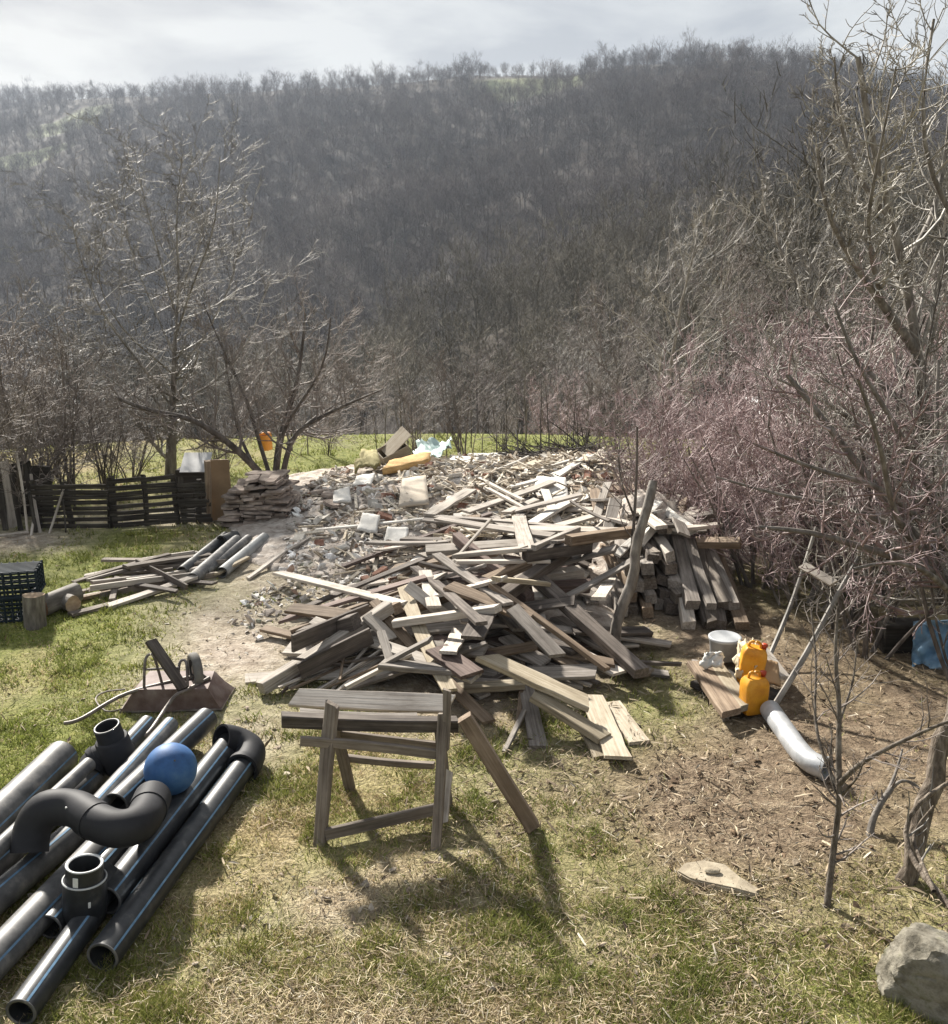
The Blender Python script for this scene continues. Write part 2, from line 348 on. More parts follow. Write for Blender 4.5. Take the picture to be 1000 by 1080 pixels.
def far_bush(seed, h=4):
    rng = np.random.default_rng(seed); n = 9
    D = np.stack([rng.normal(0, .42, n), rng.normal(0, .42, n), np.ones(n)], 1)
    tr = grow(rng, rng.normal(0, .25, (n, 3)) * [1, 1, 0], D, h * .8, .03, 4, .12, .05, .4)
    l2 = fork(rng, tr, 9, .2, 1, 38, 12, .5, .4, 3, .16, .1, .6, .4, .018)
    l3 = fork(rng, l2, 6, .2, 1, 42, 14, .6, .4, 3, .2, .08, .7, .4, .015)
    return tubes([(tr, 3), (l2, 2), (l3, 2)])
def far_conifer(seed, h=11):
    rng = np.random.default_rng(seed)
    tr = grow(rng, [[0, 0, -.4]], [[0, 0, 1]], h, .16, 6, .02, .1, .15)
    l1 = fork(rng, tr, 70, .12, 1, 88, 8, .34, .85, 4, .06, -.03, .3, .3, .03)
    l2 = fork(rng, l1, 12, .15, 1, 55, 12, .36, .5, 3, .15, -.03, 3.2, .4, .09)
    return tubes([(tr, 5), (l1, 3), (l2, 2)])
M_conifer = noise_mat('conifer_needles', [(.3, (.014, .026, .014)), (.6, (.035, .06, .03))], 2, .8, .2, 0)
protos = []
for k in range(5):
    V, F = far_tree(100 + k, 12 + k * .8); protos.append(bpy.data.objects.new('bare_tree_form', npmesh('bare_tree_form', V, F, M_forest, smooth=False)))
for k in range(2):
    V, F = far_bush(140 + k); protos.append(bpy.data.objects.new('bare_bush_form', npmesh('bare_bush_form', V, F, M_forest, smooth=False)))
V, F = far_conifer(160); protos.append(bpy.data.objects.new('conifer_form', npmesh('conifer_form', V, F, M_conifer, smooth=False)))
def scatter_points(P, rot, scl, idx, name):
    me = bpy.data.meshes.new(name); me.vertices.add(len(P)); me.vertices.foreach_set('co', np.asarray(P, np.float32).ravel())
    for nm, ty, arr in (('rot', 'FLOAT_VECTOR', rot), ('scl', 'FLOAT_VECTOR', scl)):
        me.attributes.new(nm, ty, 'POINT').data.foreach_set('vector', np.asarray(arr, np.float32).ravel())
    me.attributes.new('pick', 'INT', 'POINT').data.foreach_set('value', np.asarray(idx, np.int32))
    return me
def instancer(name, objs, P, rot, scl, idx):
    o = mobj(name, scatter_points(P, rot, scl, idx, name))
    g = bpy.data.node_groups.new(name, 'GeometryNodeTree')
    g.interface.new_socket('Geometry', in_out='INPUT', socket_type='NodeSocketGeometry'); g.interface.new_socket('Geometry', in_out='OUTPUT', socket_type='NodeSocketGeometry')
    n, l = g.nodes, g.links; gi, go = n.new('NodeGroupInput'), n.new('NodeGroupOutput')
    gt = n.new('GeometryNodeGeometryToInstance')
    for q in reversed(objs):
        oi = n.new('GeometryNodeObjectInfo'); oi.inputs['Object'].default_value = q; oi.inputs['As Instance'].default_value = True
        l.new(oi.outputs['Geometry'], gt.inputs[0])
    ip = n.new('GeometryNodeInstanceOnPoints'); ip.inputs['Pick Instance'].default_value = True
    def na(nm, ty):
        a = n.new('GeometryNodeInputNamedAttribute'); a.data_type = ty; a.inputs['Name'].default_value = nm; return a.outputs['Attribute']
    l.new(gi.outputs[0], ip.inputs['Points']); l.new(gt.outputs[0], ip.inputs['Instance']); l.new(na('pick', 'INT'), ip.inputs['Instance Index'])
    er = n.new('FunctionNodeEulerToRotation'); l.new(na('rot', 'FLOAT_VECTOR'), er.inputs[0]); l.new(er.outputs[0], ip.inputs['Rotation'])
    l.new(na('scl', 'FLOAT_VECTOR'), ip.inputs['Scale']); l.new(ip.outputs[0], go.inputs[0])
    md = o.modifiers.new('scatter', 'NODES'); md.node_group = g
    return o
rng = np.random.default_rng(7)
gx, gy = np.meshgrid(np.arange(-720, 420, 5.0), np.arange(20, 1290, 5.0)); gx = gx.ravel() + rng.uniform(-2.2, 2.2, gx.size); gy = gy.ravel() + rng.uniform(-2.2, 2.2, gy.size)
r_ = np.hypot(gx, gy); az_ = np.degrees(np.arctan2(gx, gy))
rr_ = np.interp(az_, [-60, -25, -21, -12, 0, 12, 25, 60], [1250, 1150, 950, 760, 680, 620, 540, 450])
keep = (np.abs(az_) < 33) & (r_ > np.interp(az_, [-5, 8, 14], [98, 80, 46])) & (r_ < rr_ + 60)
keep &= rng.random(gx.size) < .35 * (r_ > rr_ - 60) + np.clip(1.2 - r_ / 1100, 0.5, .9)
for c, rx, ry in MEADOWS: keep &= blob(gx, gy, c, rx, ry, 0, .15) < 0.5
gx, gy, r_, az_, rr_ = gx[keep], gy[keep], r_[keep], az_[keep], rr_[keep]
n_ = len(gx); pick = rng.integers(0, 5, n_)
dens = fbm(gx / 40, gy / 40, 31, 3)
pick = np.where((rng.random(n_) < np.where(r_ > rr_ - 40, .6, .25)), rng.integers(5, 7, n_), pick)
pick = np.where((rng.random(n_) < np.where(dens > .62, .02, .004)), 7, pick)
# a knot of evergreens half way up on the right
pick = np.where((np.abs(az_ - 15.5) < 2.2) & (r_ > 70) & (r_ < 105) & (rng.random(n_) < .45), 7, pick)
s_ = np.where(r_ > rr_ - 50, np.where(az_ < -7, .42, .58), 1) * rng.uniform(.62, 1.12, n_) * (0.75 + 0.5 * dens)
rot = np.stack([rng.normal(0, .05, n_), rng.normal(0, .05, n_), rng.uniform(0, 6.283, n_)], 1)
fo = instancer('far_forest', protos, np.stack([gx, gy, land_z(gx, gy) - .2], 1), rot, np.stack([s_, s_, s_ * rng.uniform(.85, 1.1, n_)], 1), pick)
tag(fo, 'leafless grey brown wood covering the far hillside up to the skyline', 'forest', kind='stuff')
print('forest trees', n_)
# ================================================================ debris mound under the timber
def mound_z(x, y):
    x = np.asarray(x, float); y = np.asarray(y, float)
    n = fbm(x * 1.1, y * 1.1, 51, 4)
    h = 0.34 * blob(x, y, (0.1, 13.0), 2.3, 1.7, 0, .7) + 0.30 * blob(x, y, (1.9, 12.4), 1.1, 1.9, 0, .7) + 0.36 * blob(x, y, (.1, 8.75), .75, .9, 0, .8) + .25 * blob(x, y, (.7, 10.2), 1.1, 1.0, 0, .7)
    h = h + 0.12 * blob(x, y, (-1.2, 11.6), 1.3, 1.5, 0, .6)
    h = h + .42 * blob(x, y, (1.95, 9.75), .55, .75, 0, .5)
    return land_z(x, y) + h * (0.55 + 0.9 * n)
# ================================================================ timber poses (settled by a rigid-body drop)
HEROES = [
 ('thick dark squared beam end at the far left of the timber heap', 'd', 0.588, 0.13, 0.12, -1.2, 7.344, 0.296, 0.954, -0.045, -0.185, -0.23),
 ('wide grey board low along the front of the timber heap, behind the sawhorse', 'g', 0.675, 0.13, 0.04, -0.39, 6.571, 0.29, 0.987, -0.005, -0.028, -0.16),
 ('short grey board lying level at the foot of the heap right of the sawhorse', 'g', 0.487, 0.1, 0.04, 0.169, 6.776, 0.065, 0.999, 0.001, 0.02, -0.045),
 ('grey board with a greenish yellow end behind the right end of the sawhorse', 'y', 0.564, 0.11, 0.05, 0.106, 6.64, 0.103, 0.997, 0.0, -0.001, 0.071),
 ('wide reddish dark board tilted towards the viewer in the heap front', 'r', 0.458, 0.2, 0.03, -0.149, 6.579, 0.335, 0.891, 0.022, 0.044, -0.451),
 ('wide dark grey board sloping up the middle of the heap front', 'd', 1.117, 0.18, 0.025, 0.077, 6.968, 0.54, 0.762, -0.029, 0.034, 0.646),
 ('short pale board propped over the wide reddish board', 'p', 0.844, 0.13, 0.025, -0.151, 7.014, 0.322, 0.738, -0.054, 0.06, 0.67),
 ("long dark board on edge, upper of two parallel ones at the heap's left", 'd', 0.902, 0.03, 0.14, -1.154, 7.209, 0.363, 0.885, -0.004, 0.007, 0.466),
 ("long dark board on edge, lower of two parallel ones at the heap's left", 'd', 0.649, 0.03, 0.14, -1.085, 6.957, 0.245, 0.956, 0.036, -0.133, 0.259),
 ('thin pale batten slanting over the bundle of sticks', 'p', 0.58, 0.04, 0.03, -0.726, 6.714, 0.205, 0.962, 0.034, -0.144, 0.229),
 ('short grey plank slanting behind the sawhorse top', 'g', 0.41, 0.08, 0.03, -0.506, 6.674, 0.374, 0.964, -0.011, -0.263, -0.039),
 ('narrow pale slat hanging down over the stick bundle', 'p', 0.401, 0.07, 0.025, -0.692, 6.978, 0.267, 0.792, 0.131, 0.183, -0.567),
 ('short pale broad board at the left shoulder of the heap', 'p', 0.297, 0.13, 0.03, -0.771, 7.253, 0.342, 0.928, 0.072, 0.264, -0.253),
 ('long pale plank sticking far out of the heap to the left', 'p', 2.218, 0.12, 0.03, -1.308, 8.451, 0.275, 0.903, -0.027, -0.058, -0.425),
 ('pale squared batten lying level across the middle of the heap', 'p', 0.9, 0.08, 0.06, -0.237, 7.162, 0.473, 0.981, -0.019, -0.123, -0.149),
 ('pale board standing out under the two crossed dark planks', 'p', 0.972, 0.12, 0.025, -0.397, 7.925, 0.448, 0.752, 0.0, 0.0, -0.659),
 ('dark plank, left one of the two crossed planks on top of the heap', 'd', 2.483, 0.09, 0.03, -0.266, 7.679, 0.517, 0.792, -0.041, -0.054, -0.606),
 ('grey brown plank, right one of the two crossed planks on top of the heap', 'g', 1.182, 0.1, 0.03, -0.038, 7.789, 0.588, 0.873, 0.023, 0.041, -0.486),
 ('dark weathered plank half hidden under the long slanting beam', 'd', 0.48, 0.1, 0.04, 0.63, 7.161, 0.245, 0.939, 0.01, 0.028, -0.341),
 ('broad grey plank slanting down the right front of the heap', 'g', 0.65, 0.14, 0.03, 0.479, 7.0, 0.406, 0.869, 0.078, 0.145, -0.466),
 ('long narrow brownish batten alongside the long slanting beam', 'w', 1.236, 0.06, 0.04, 0.585, 7.193, 0.389, 0.927, 0.062, 0.176, -0.325),
 ('longest dark squared beam slanting down the right side of the heap to the grass', 'd', 1.699, 0.13, 0.08, 0.905, 7.48, 0.329, 0.851, 0.05, 0.083, -0.517),
 ('short mossy yellowish batten near the top of the heap', 'y', 0.635, 0.06, 0.04, 0.413, 7.718, 0.579, 0.928, -0.05, 0.134, 0.345),
 ('thin pale lath lying level along the heap top', 'p', 0.886, 0.06, 0.03, 0.264, 8.097, 0.638, 0.994, -0.003, 0.03, 0.109),
 ('thick dark beam lying level on the heap top', 'd', 0.749, 0.12, 0.11, 0.763, 8.312, 0.676, 0.958, -0.007, 0.023, 0.285),
 ('long pale board lying level at the crest of the heap', 'p', 0.804, 0.11, 0.04, 0.135, 8.342, 0.65, 0.943, -0.04, -0.122, -0.307),
 ('grey batten slanting up behind the crest of the heap', 'g', 1.23, 0.06, 0.05, 0.792, 8.643, 0.703, 0.843, -0.03, 0.047, 0.536),
 ('brown grey beam at the right end of the heap crest', 'w', 0.827, 0.1, 0.09, 1.195, 8.539, 0.751, 0.953, -0.008, 0.027, 0.301),
 ('short grey lath under the thick dark beam on the heap top', 'g', 1.523, 0.07, 0.03, 1.011, 8.909, 0.594, 0.83, -0.068, 0.103, 0.544),
 ('short pale board standing at the right end of the heap by the leaning pole', 'p', 1.281, 0.11, 0.03, 1.135, 7.777, 0.492, 0.778, -0.061, 0.076, 0.621),
 ('pale upright board facing the viewer at the crest of the heap', 'p', 1.923, 0.15, 0.025, 0.479, 9.034, 0.654, 0.704, -0.038, -0.037, -0.709),
 ('yellowish brown plank, lower of the two at the front right of the heap', 'y', 0.744, 0.13, 0.05, 0.708, 6.334, 0.023, 0.878, 0.001, 0.001, -0.479),
 ('wide yellowish plank, upper of the two at the front right of the heap', 'y', 0.959, 0.17, 0.045, 0.516, 6.855, 0.362, 0.932, 0.015, 0.04, -0.36),
 ('grey plank leaning with its foot in the grass at the heap front', 'g', 0.834, 0.12, 0.03, 0.421, 6.29, 0.038, 0.724, 0.022, 0.023, -0.689),
 ('thin stick leaning on the heap just right of the sawhorse', 'g', 0.532, 0.035, 0.03, 0.285, 6.047, 0.041, 0.806, 0.032, -0.043, 0.59),
 ('short yellowish offcut, left one of the offcuts in front of the heap', 'y', 0.345, 0.15, 0.03, 0.837, 5.912, 0.037, 0.775, 0.046, 0.057, -0.628),
 ('broad pale yellow board lying in the grass in front of the heap', 'b', 0.935, 0.17, 0.025, 0.919, 6.099, 0.06, 0.731, 0.001, 0.001, -0.683),
 ('pale board with square end lying furthest right in front of the heap', 'b', 0.618, 0.15, 0.025, 1.089, 6.229, 0.011, 0.768, 0.001, 0.001, -0.64),
 ('broad pale plank sloping over the rubble behind the heap', 'p', 1.036, 0.17, 0.03, -0.29, 11.158, 0.422, 0.856, 0.023, -0.038, 0.515),
 ('white lath on the rubble, upper of two parallel ones', 'p', 1.452, 0.05, 0.03, 0.352, 11.486, 0.497, 0.81, -0.013, -0.018, -0.586),
 ('white lath on the rubble, lower of two parallel ones', 'p', 1.044, 0.05, 0.03, 0.39, 11.066, 0.491, 0.845, 0.009, 0.014, -0.534),
 ('white batten lying flat left of the rubble', 'p', 0.766, 0.05, 0.03, -2.0, 10.904, 0.119, 0.932, -0.001, -0.004, -0.363),
 ('grey batten lying below the white batten left of the rubble', 'g', 0.591, 0.05, 0.04, -2.008, 10.486, 0.09, 0.835, 0.02, -0.031, 0.549),
 ('pale straight lath on bare earth right of the far pipes', 'p', 0.803, 0.05, 0.03, -2.253, 9.837, 0.051, 0.803, 0.025, -0.034, 0.595),
 ('yellowish lath beside the ends of the far pipes', 'y', 0.506, 0.05, 0.03, -2.595, 9.708, 0.081, 0.858, 0.024, -0.041, 0.511),
]
TIMBER = [
 ('heap','short',0.684,0.144,0.033,1.022,8.741,0.203,0.797,-0.029,0.163,-0.581),
 ('heap','plank',1.307,0.134,0.02,-0.37,9.667,0.368,0.082,0.989,0.115,0.046),
 ('heap','batten',0.653,0.045,0.022,-0.633,8.295,0.185,0.926,0.108,-0.096,-0.35),
 ('heap','beam',1.151,0.109,0.078,-0.71,6.652,0.04,0.001,0.829,0.56,0.003),
 ('heap','plank',0.816,0.097,0.021,-0.6,7.558,0.055,0.13,-0.923,0.36,-0.045),
 ('heap','plank',0.808,0.126,0.03,0.56,8.307,0.451,0.658,0.066,-0.092,0.745),
 ('heap','plank',1.352,0.086,0.021,-1.54,8.164,0.064,0.003,-0.785,-0.618,-0.036),
 ('heap','plank',1.026,0.151,0.022,0.366,6.982,0.015,1.0,0.006,-0.001,0.003),
 ('heap','plank',1.043,0.137,0.033,-1.205,7.776,0.261,0.148,-0.956,0.242,-0.076),
 ('heap','plank',1.496,0.17,0.022,1.534,6.934,0.059,0.633,0.064,0.043,0.77),
 ('heap','short',0.722,0.116,0.026,0.808,9.795,0.289,0.99,-0.045,0.088,-0.099),
 ('heap','batten',0.494,0.041,0.022,-0.392,8.24,0.241,0.772,0.159,-0.041,-0.614),
 ('heap','beam',1.354,0.102,0.099,0.458,8.257,0.327,0.146,-0.976,-0.152,0.06),
 ('heap','short',0.575,0.107,0.021,0.181,7.111,0.021,0.999,0.044,-0.004,0.003),
 ('heap','batten',1.264,0.047,0.029,-0.49,6.875,0.149,0.977,0.116,-0.086,0.159),
 ('heap','beam',1.55,0.105,0.07,-0.012,9.754,0.454,0.963,-0.013,-0.025,-0.267),
 ('heap','plank',1.437,0.148,0.032,-0.947,7.263,0.104,0.975,0.126,-0.063,-0.17),
 ('heap','short',0.425,0.147,0.033,-0.021,7.08,0.047,0.203,-0.006,-0.036,0.978),
 ('heap','batten',0.911,0.047,0.025,-1.336,8.749,0.033,0.575,-0.052,-0.08,0.812),
 ('heap','short',0.449,0.135,0.029,-0.896,8.829,0.128,0.569,0.102,-0.101,-0.81),
 ('heap','plank',0.836,0.101,0.02,0.76,9.395,0.329,0.986,-0.079,0.136,-0.054),
 ('heap','plank',0.75,0.156,0.025,-0.326,7.851,0.196,0.99,0.111,-0.058,0.063),
 ('heap','short',0.781,0.145,0.026,-1.24,7.976,0.075,0.924,0.031,0.016,-0.381),
 ('heap','beam',1.509,0.097,0.106,0.304,8.33,0.37,0.979,0.131,0.016,0.158),
 ('heap','short',0.751,0.11,0.026,1.214,7.153,0.02,0.99,0.002,-0.0,-0.14),
 ('heap','plank',1.875,0.127,0.026,0.601,9.802,0.495,0.976,-0.003,-0.087,-0.2),
 ('heap','plank',0.981,0.151,0.032,-0.353,9.584,0.408,0.048,0.94,-0.329,0.074),
 ('heap','plank',1.885,0.11,0.029,-0.67,7.025,0.259,0.928,0.12,-0.054,-0.349),
 ('heap','batten',0.831,0.043,0.024,-1.24,7.84,0.015,0.461,-0.006,-0.015,0.887),
 ('heap','plank',1.192,0.163,0.032,0.993,7.689,0.092,0.026,0.131,-0.991,-0.013),
 ('heap','batten',1.195,0.042,0.031,1.111,9.11,0.235,0.014,0.745,-0.651,-0.147),
 ('heap','plank',0.972,0.151,0.033,-0.913,8.112,0.106,0.761,0.136,-0.104,-0.626),
 ('heap','plank',1.362,0.154,0.021,-1.068,7.844,0.028,0.904,0.059,-0.023,-0.422),
 ('heap','beam',1.281,0.087,0.104,-1.171,7.096,0.238,0.34,0.137,0.062,-0.928),
 ('heap','plank',1.793,0.098,0.029,0.196,7.871,0.313,0.892,0.096,-0.06,0.437),
 ('heap','plank',1.348,0.148,0.032,0.17,8.922,0.543,0.115,-0.989,-0.096,0.006),
 ('heap','plank',1.506,0.098,0.029,-1.254,7.542,0.074,0.036,-0.958,0.284,-0.02),
 ('heap','batten',1.069,0.033,0.023,-1.101,7.213,0.118,0.971,0.089,-0.082,0.208),
 ('heap','plank',1.468,0.093,0.022,0.659,7.405,0.104,0.005,0.996,0.091,-0.025),
 ('heap','batten',0.447,0.034,0.031,0.396,7.353,0.343,0.34,-0.371,-0.81,0.302),
 ('heap','batten',0.654,0.046,0.024,1.252,9.761,0.239,0.541,-0.455,0.522,-0.477),
 ('heap','plank',1.707,0.129,0.028,0.1,7.255,0.077,0.961,0.081,0.003,-0.266),
 ('heap','plank',0.651,0.161,0.027,-0.647,7.382,0.05,0.054,-0.962,0.265,-0.032),
 ('heap','plank',0.801,0.099,0.025,-0.069,7.693,0.209,0.95,0.154,-0.059,0.265),
 ('heap','plank',0.973,0.105,0.027,-0.872,8.971,0.158,0.001,-0.97,0.195,-0.142),
 ('heap','beam',0.814,0.108,0.082,0.807,9.446,0.386,0.971,0.084,0.061,-0.217),
 ('heap','plank',1.866,0.116,0.024,0.797,7.464,0.228,0.993,0.012,0.092,0.078),
 ('heap','beam',1.546,0.1,0.109,0.442,7.914,0.512,0.097,-0.876,-0.472,-0.0),
 ('heap','short',0.795,0.122,0.025,0.661,6.729,0.015,0.093,-0.001,-0.004,0.996),
 ('heap','plank',1.117,0.09,0.024,-0.268,7.676,0.313,0.093,-0.973,-0.188,-0.097),
 ('heap','plank',1.261,0.119,0.027,0.581,8.551,0.318,0.986,0.101,0.122,-0.061),
 ('heap','short',0.569,0.126,0.025,-0.216,6.851,0.015,0.867,0.004,0.001,-0.498),
 ('heap','batten',0.746,0.033,0.024,-1.432,8.037,0.043,0.021,-0.986,-0.164,-0.036),
 ('heap','plank',1.157,0.134,0.023,0.02,7.425,0.127,0.993,0.073,-0.024,0.094),
 ('heap','plank',0.582,0.121,0.024,-0.607,7.046,0.219,0.812,0.077,0.02,-0.578),
 ('heap','batten',0.977,0.054,0.029,0.491,9.802,0.506,0.823,-0.001,-0.06,-0.565),
 ('heap','plank',1.183,0.109,0.021,-0.304,7.329,0.205,0.937,0.126,-0.037,-0.322),
 ('heap','beam',1.512,0.093,0.087,-0.149,7.87,0.418,0.964,0.094,-0.106,0.223),
 ('heap','batten',0.484,0.043,0.022,1.395,7.414,0.139,0.448,-0.081,0.046,-0.889),
 ('heap','plank',0.932,0.123,0.031,-1.357,7.119,0.015,0.002,-0.697,0.717,-0.001),
 ('heap','batten',0.961,0.031,0.032,0.751,9.233,0.361,0.64,0.719,-0.091,-0.256),
 ('heap','plank',1.576,0.106,0.025,0.82,7.904,0.386,0.964,-0.02,-0.155,0.214),
 ('heap','plank',0.786,0.156,0.027,0.159,7.788,0.214,0.956,0.153,-0.047,0.245),
 ('heap','plank',1.488,0.158,0.029,-0.755,7.387,0.104,0.947,0.065,-0.038,-0.314),
 ('heap','plank',1.106,0.112,0.02,0.465,7.299,0.218,0.905,0.097,0.038,-0.412),
 ('heap','beam',1.274,0.108,0.091,0.161,8.354,0.498,0.684,-0.536,0.384,-0.311),
 ('heap','plank',0.85,0.134,0.031,1.217,7.378,0.051,0.015,-0.605,-0.796,0.021),
 ('heap','short',0.781,0.152,0.03,0.129,7.371,0.518,0.282,0.069,-0.069,0.954),
 ('heap','batten',0.763,0.054,0.027,0.186,8.425,0.372,0.97,0.169,-0.005,0.172),
 ('heap','short',0.524,0.089,0.03,0.834,7.016,0.19,0.186,0.01,-0.101,0.977),
 ('heap','plank',0.948,0.138,0.033,0.926,8.545,0.513,0.956,0.053,-0.209,-0.198),
 ('heap','plank',1.153,0.13,0.033,-0.293,8.866,0.408,0.973,0.047,-0.138,-0.18),
 ('heap','plank',0.75,0.133,0.028,0.567,7.149,0.089,0.012,-0.804,-0.593,0.034),
 ('heap','plank',1.348,0.166,0.024,-0.83,6.712,0.118,0.861,0.067,-0.055,0.501),
 ('heap','batten',1.024,0.033,0.022,0.538,7.002,0.15,0.951,0.101,0.024,-0.292),
 ('heap','batten',1.384,0.048,0.031,0.494,10.02,0.512,0.042,0.982,-0.182,-0.019),
 ('heap','plank',1.196,0.143,0.03,1.495,6.898,0.133,0.975,0.197,-0.052,0.089),
 ('heap','short',0.573,0.157,0.033,0.656,6.807,0.142,0.013,0.008,0.122,-0.992),
 ('heap','plank',1.06,0.148,0.033,1.055,7.35,0.145,0.433,0.071,0.006,0.899),
 ('heap','plank',1.702,0.129,0.021,-1.022,8.732,0.237,0.229,0.131,-0.034,-0.964),
 ('heap','plank',1.221,0.169,0.028,1.108,10.001,0.497,0.983,-0.015,-0.092,0.161),
 ('heap','plank',1.196,0.118,0.027,0.133,9.87,0.429,0.977,-0.033,-0.047,-0.204),
 ('heap','plank',0.963,0.166,0.03,-0.117,9.55,0.462,0.129,0.885,-0.444,0.058),
 ('heap','short',0.636,0.083,0.02,-1.574,7.864,0.025,0.02,-0.01,1.0,0.016),
 ('heap','plank',1.899,0.149,0.032,-0.634,10.087,0.261,0.967,-0.071,-0.126,0.209),
 ('heap','plank',1.211,0.109,0.029,0.639,10.082,0.539,0.98,-0.013,-0.069,-0.187),
 ('heap','plank',0.624,0.155,0.033,-0.031,9.98,0.495,0.679,-0.002,-0.029,-0.734),
 ('heap','plank',0.757,0.149,0.025,1.159,7.536,0.198,0.979,0.004,0.076,0.191),
 ('heap','plank',0.744,0.14,0.025,-0.147,8.896,0.505,0.024,-0.194,0.98,0.023),
 ('heap','short',0.679,0.091,0.027,0.603,7.418,0.175,0.057,0.12,-0.991,-0.034),
 ('heap','short',0.707,0.084,0.027,0.889,8.775,0.276,0.949,0.05,0.13,-0.284),
 ('heap','short',0.671,0.155,0.033,-0.35,7.681,0.183,0.953,0.101,-0.082,0.273),
 ('heap','plank',1.246,0.13,0.025,0.714,7.244,0.202,0.391,0.031,-0.086,0.916),
 ('heap','short',0.443,0.116,0.021,-0.335,8.287,0.283,0.357,0.111,0.052,-0.926),
 ('heap','plank',1.295,0.148,0.024,-1.2,6.947,0.065,0.035,0.018,0.997,0.062),
 ('heap','plank',1.413,0.1,0.022,0.514,10.053,0.599,0.909,0.019,-0.052,0.414),
 ('heap','batten',0.435,0.045,0.021,-1.171,7.385,0.121,0.141,-0.834,0.534,-0.01),
 ('heap','short',0.392,0.085,0.026,0.656,7.087,0.109,0.032,0.878,-0.474,-0.06),
 ('heap','batten',0.506,0.049,0.023,0.214,6.944,0.054,0.054,-0.319,0.943,0.078),
 ('heap','plank',0.942,0.165,0.023,-0.537,8.448,0.329,0.874,0.02,-0.217,-0.434),
 ('heap','short',0.429,0.091,0.027,0.598,9.232,0.386,0.033,0.966,-0.217,-0.137),
 ('heap','short',0.648,0.114,0.031,-0.258,7.528,0.193,0.772,0.098,0.058,-0.625),
 ('heap','batten',0.633,0.046,0.028,1.918,6.924,0.1,0.938,0.054,0.141,0.313),
 ('heap','short',0.372,0.158,0.025,-0.008,7.521,0.17,0.973,-0.042,-0.064,0.216),
 ('heap','plank',0.547,0.146,0.026,0.198,7.627,0.353,0.296,-0.045,-0.112,0.947),
 ('heap','short',0.397,0.113,0.023,0.474,10.107,0.543,0.07,0.468,0.881,0.007),
 ('heap','plank',0.587,0.15,0.022,0.872,7.421,0.115,0.973,-0.001,0.026,0.228),
 ('heap','beam',1.062,0.092,0.091,-0.923,7.935,0.247,0.181,0.441,0.879,0.011),
 ('heap','batten',0.866,0.033,0.021,-0.125,8.592,0.566,0.338,-0.24,0.896,0.161),
 ('heap','batten',0.782,0.042,0.029,-0.134,8.46,0.429,0.98,0.158,0.041,-0.111),
 ('heap','plank',1.897,0.096,0.022,0.427,9.778,0.542,0.973,-0.019,-0.014,-0.231),
 ('heap','plank',0.535,0.146,0.022,-0.42,8.591,0.282,0.983,0.066,-0.163,0.045),
 ('heap','batten',1.209,0.037,0.024,0.369,6.778,0.08,0.049,-0.734,-0.676,-0.033),
 ('heap','batten',1.301,0.03,0.031,0.996,7.062,0.143,0.994,0.087,0.001,-0.074),
 ('heap','short',0.503,0.139,0.027,-1.299,7.31,0.085,0.14,-0.819,0.557,-0.005),
 ('heap','batten',1.421,0.031,0.026,1.56,8.882,0.909,0.955,-0.003,0.212,-0.209),
 ('heap','short',0.523,0.132,0.023,0.409,7.122,0.197,0.038,-0.425,-0.899,-0.097),
 ('heap','plank',1.245,0.117,0.028,-1.042,7.905,0.278,0.076,0.98,0.11,0.149),
 ('heap','batten',0.662,0.031,0.02,0.53,7.361,0.154,0.159,0.024,0.007,0.987),
 ('heap','plank',1.307,0.15,0.029,-1.061,8.073,0.304,0.044,0.989,0.035,0.14),
 ('heap','plank',1.75,0.169,0.023,0.709,9.363,0.583,0.993,0.017,-0.028,-0.114),
 ('heap','batten',0.742,0.034,0.031,-0.59,7.412,0.093,0.092,-0.008,0.742,-0.664),
 ('heap','plank',0.634,0.124,0.031,-1.179,7.836,0.127,0.942,-0.016,-0.015,0.335),
 ('heap','plank',1.166,0.141,0.032,-0.421,7.227,0.184,0.966,0.159,-0.074,-0.189),
 ('heap','short',0.696,0.095,0.027,0.145,7.125,0.173,0.048,-0.124,-0.21,0.968),
 ('heap','plank',0.794,0.121,0.021,0.687,8.867,0.367,0.085,-0.987,-0.073,0.114),
 ('heap','plank',0.487,0.09,0.028,-0.075,6.845,0.041,0.885,0.111,-0.016,-0.452),
 ('heap','plank',1.154,0.122,0.032,-0.677,9.575,0.374,0.314,-0.076,0.055,0.945),
 ('heap','plank',1.172,0.136,0.021,-0.116,8.074,0.488,0.87,0.05,-0.139,-0.471),
 ('heap','plank',1.02,0.092,0.029,-0.22,7.689,0.49,0.164,0.145,0.975,-0.027),
 ('heap','plank',0.796,0.109,0.026,0.869,10.574,0.567,0.146,0.059,0.986,0.059),
 ('heap','plank',1.829,0.092,0.025,-0.382,6.93,0.21,0.86,0.159,0.028,-0.483),
 ('heap','plank',1.492,0.123,0.032,-0.119,7.453,0.27,0.988,0.136,-0.016,0.071),
 ('heap','short',0.731,0.126,0.026,-1.742,7.955,0.128,0.237,0.531,0.801,0.143),
 ('heap','plank',1.743,0.111,0.025,-0.407,7.083,0.344,0.118,-0.784,0.609,-0.015),
 ('heap','batten',1.197,0.032,0.021,1.17,9.356,0.774,0.777,0.053,-0.09,-0.621),
 ('heap','short',0.58,0.148,0.032,-0.579,8.051,0.378,0.073,-0.773,0.614,-0.139),
 ('heap','batten',0.726,0.05,0.031,-1.588,7.956,0.106,0.005,-0.861,-0.508,-0.03),
 ('heap','batten',1.04,0.041,0.023,0.484,7.019,0.13,0.007,0.951,-0.303,-0.057),
 ('heap','short',0.555,0.103,0.02,-0.353,7.624,0.395,0.29,0.163,-0.369,0.868),
 ('heap','short',0.755,0.142,0.024,0.796,9.009,0.339,0.971,0.058,0.134,-0.188),
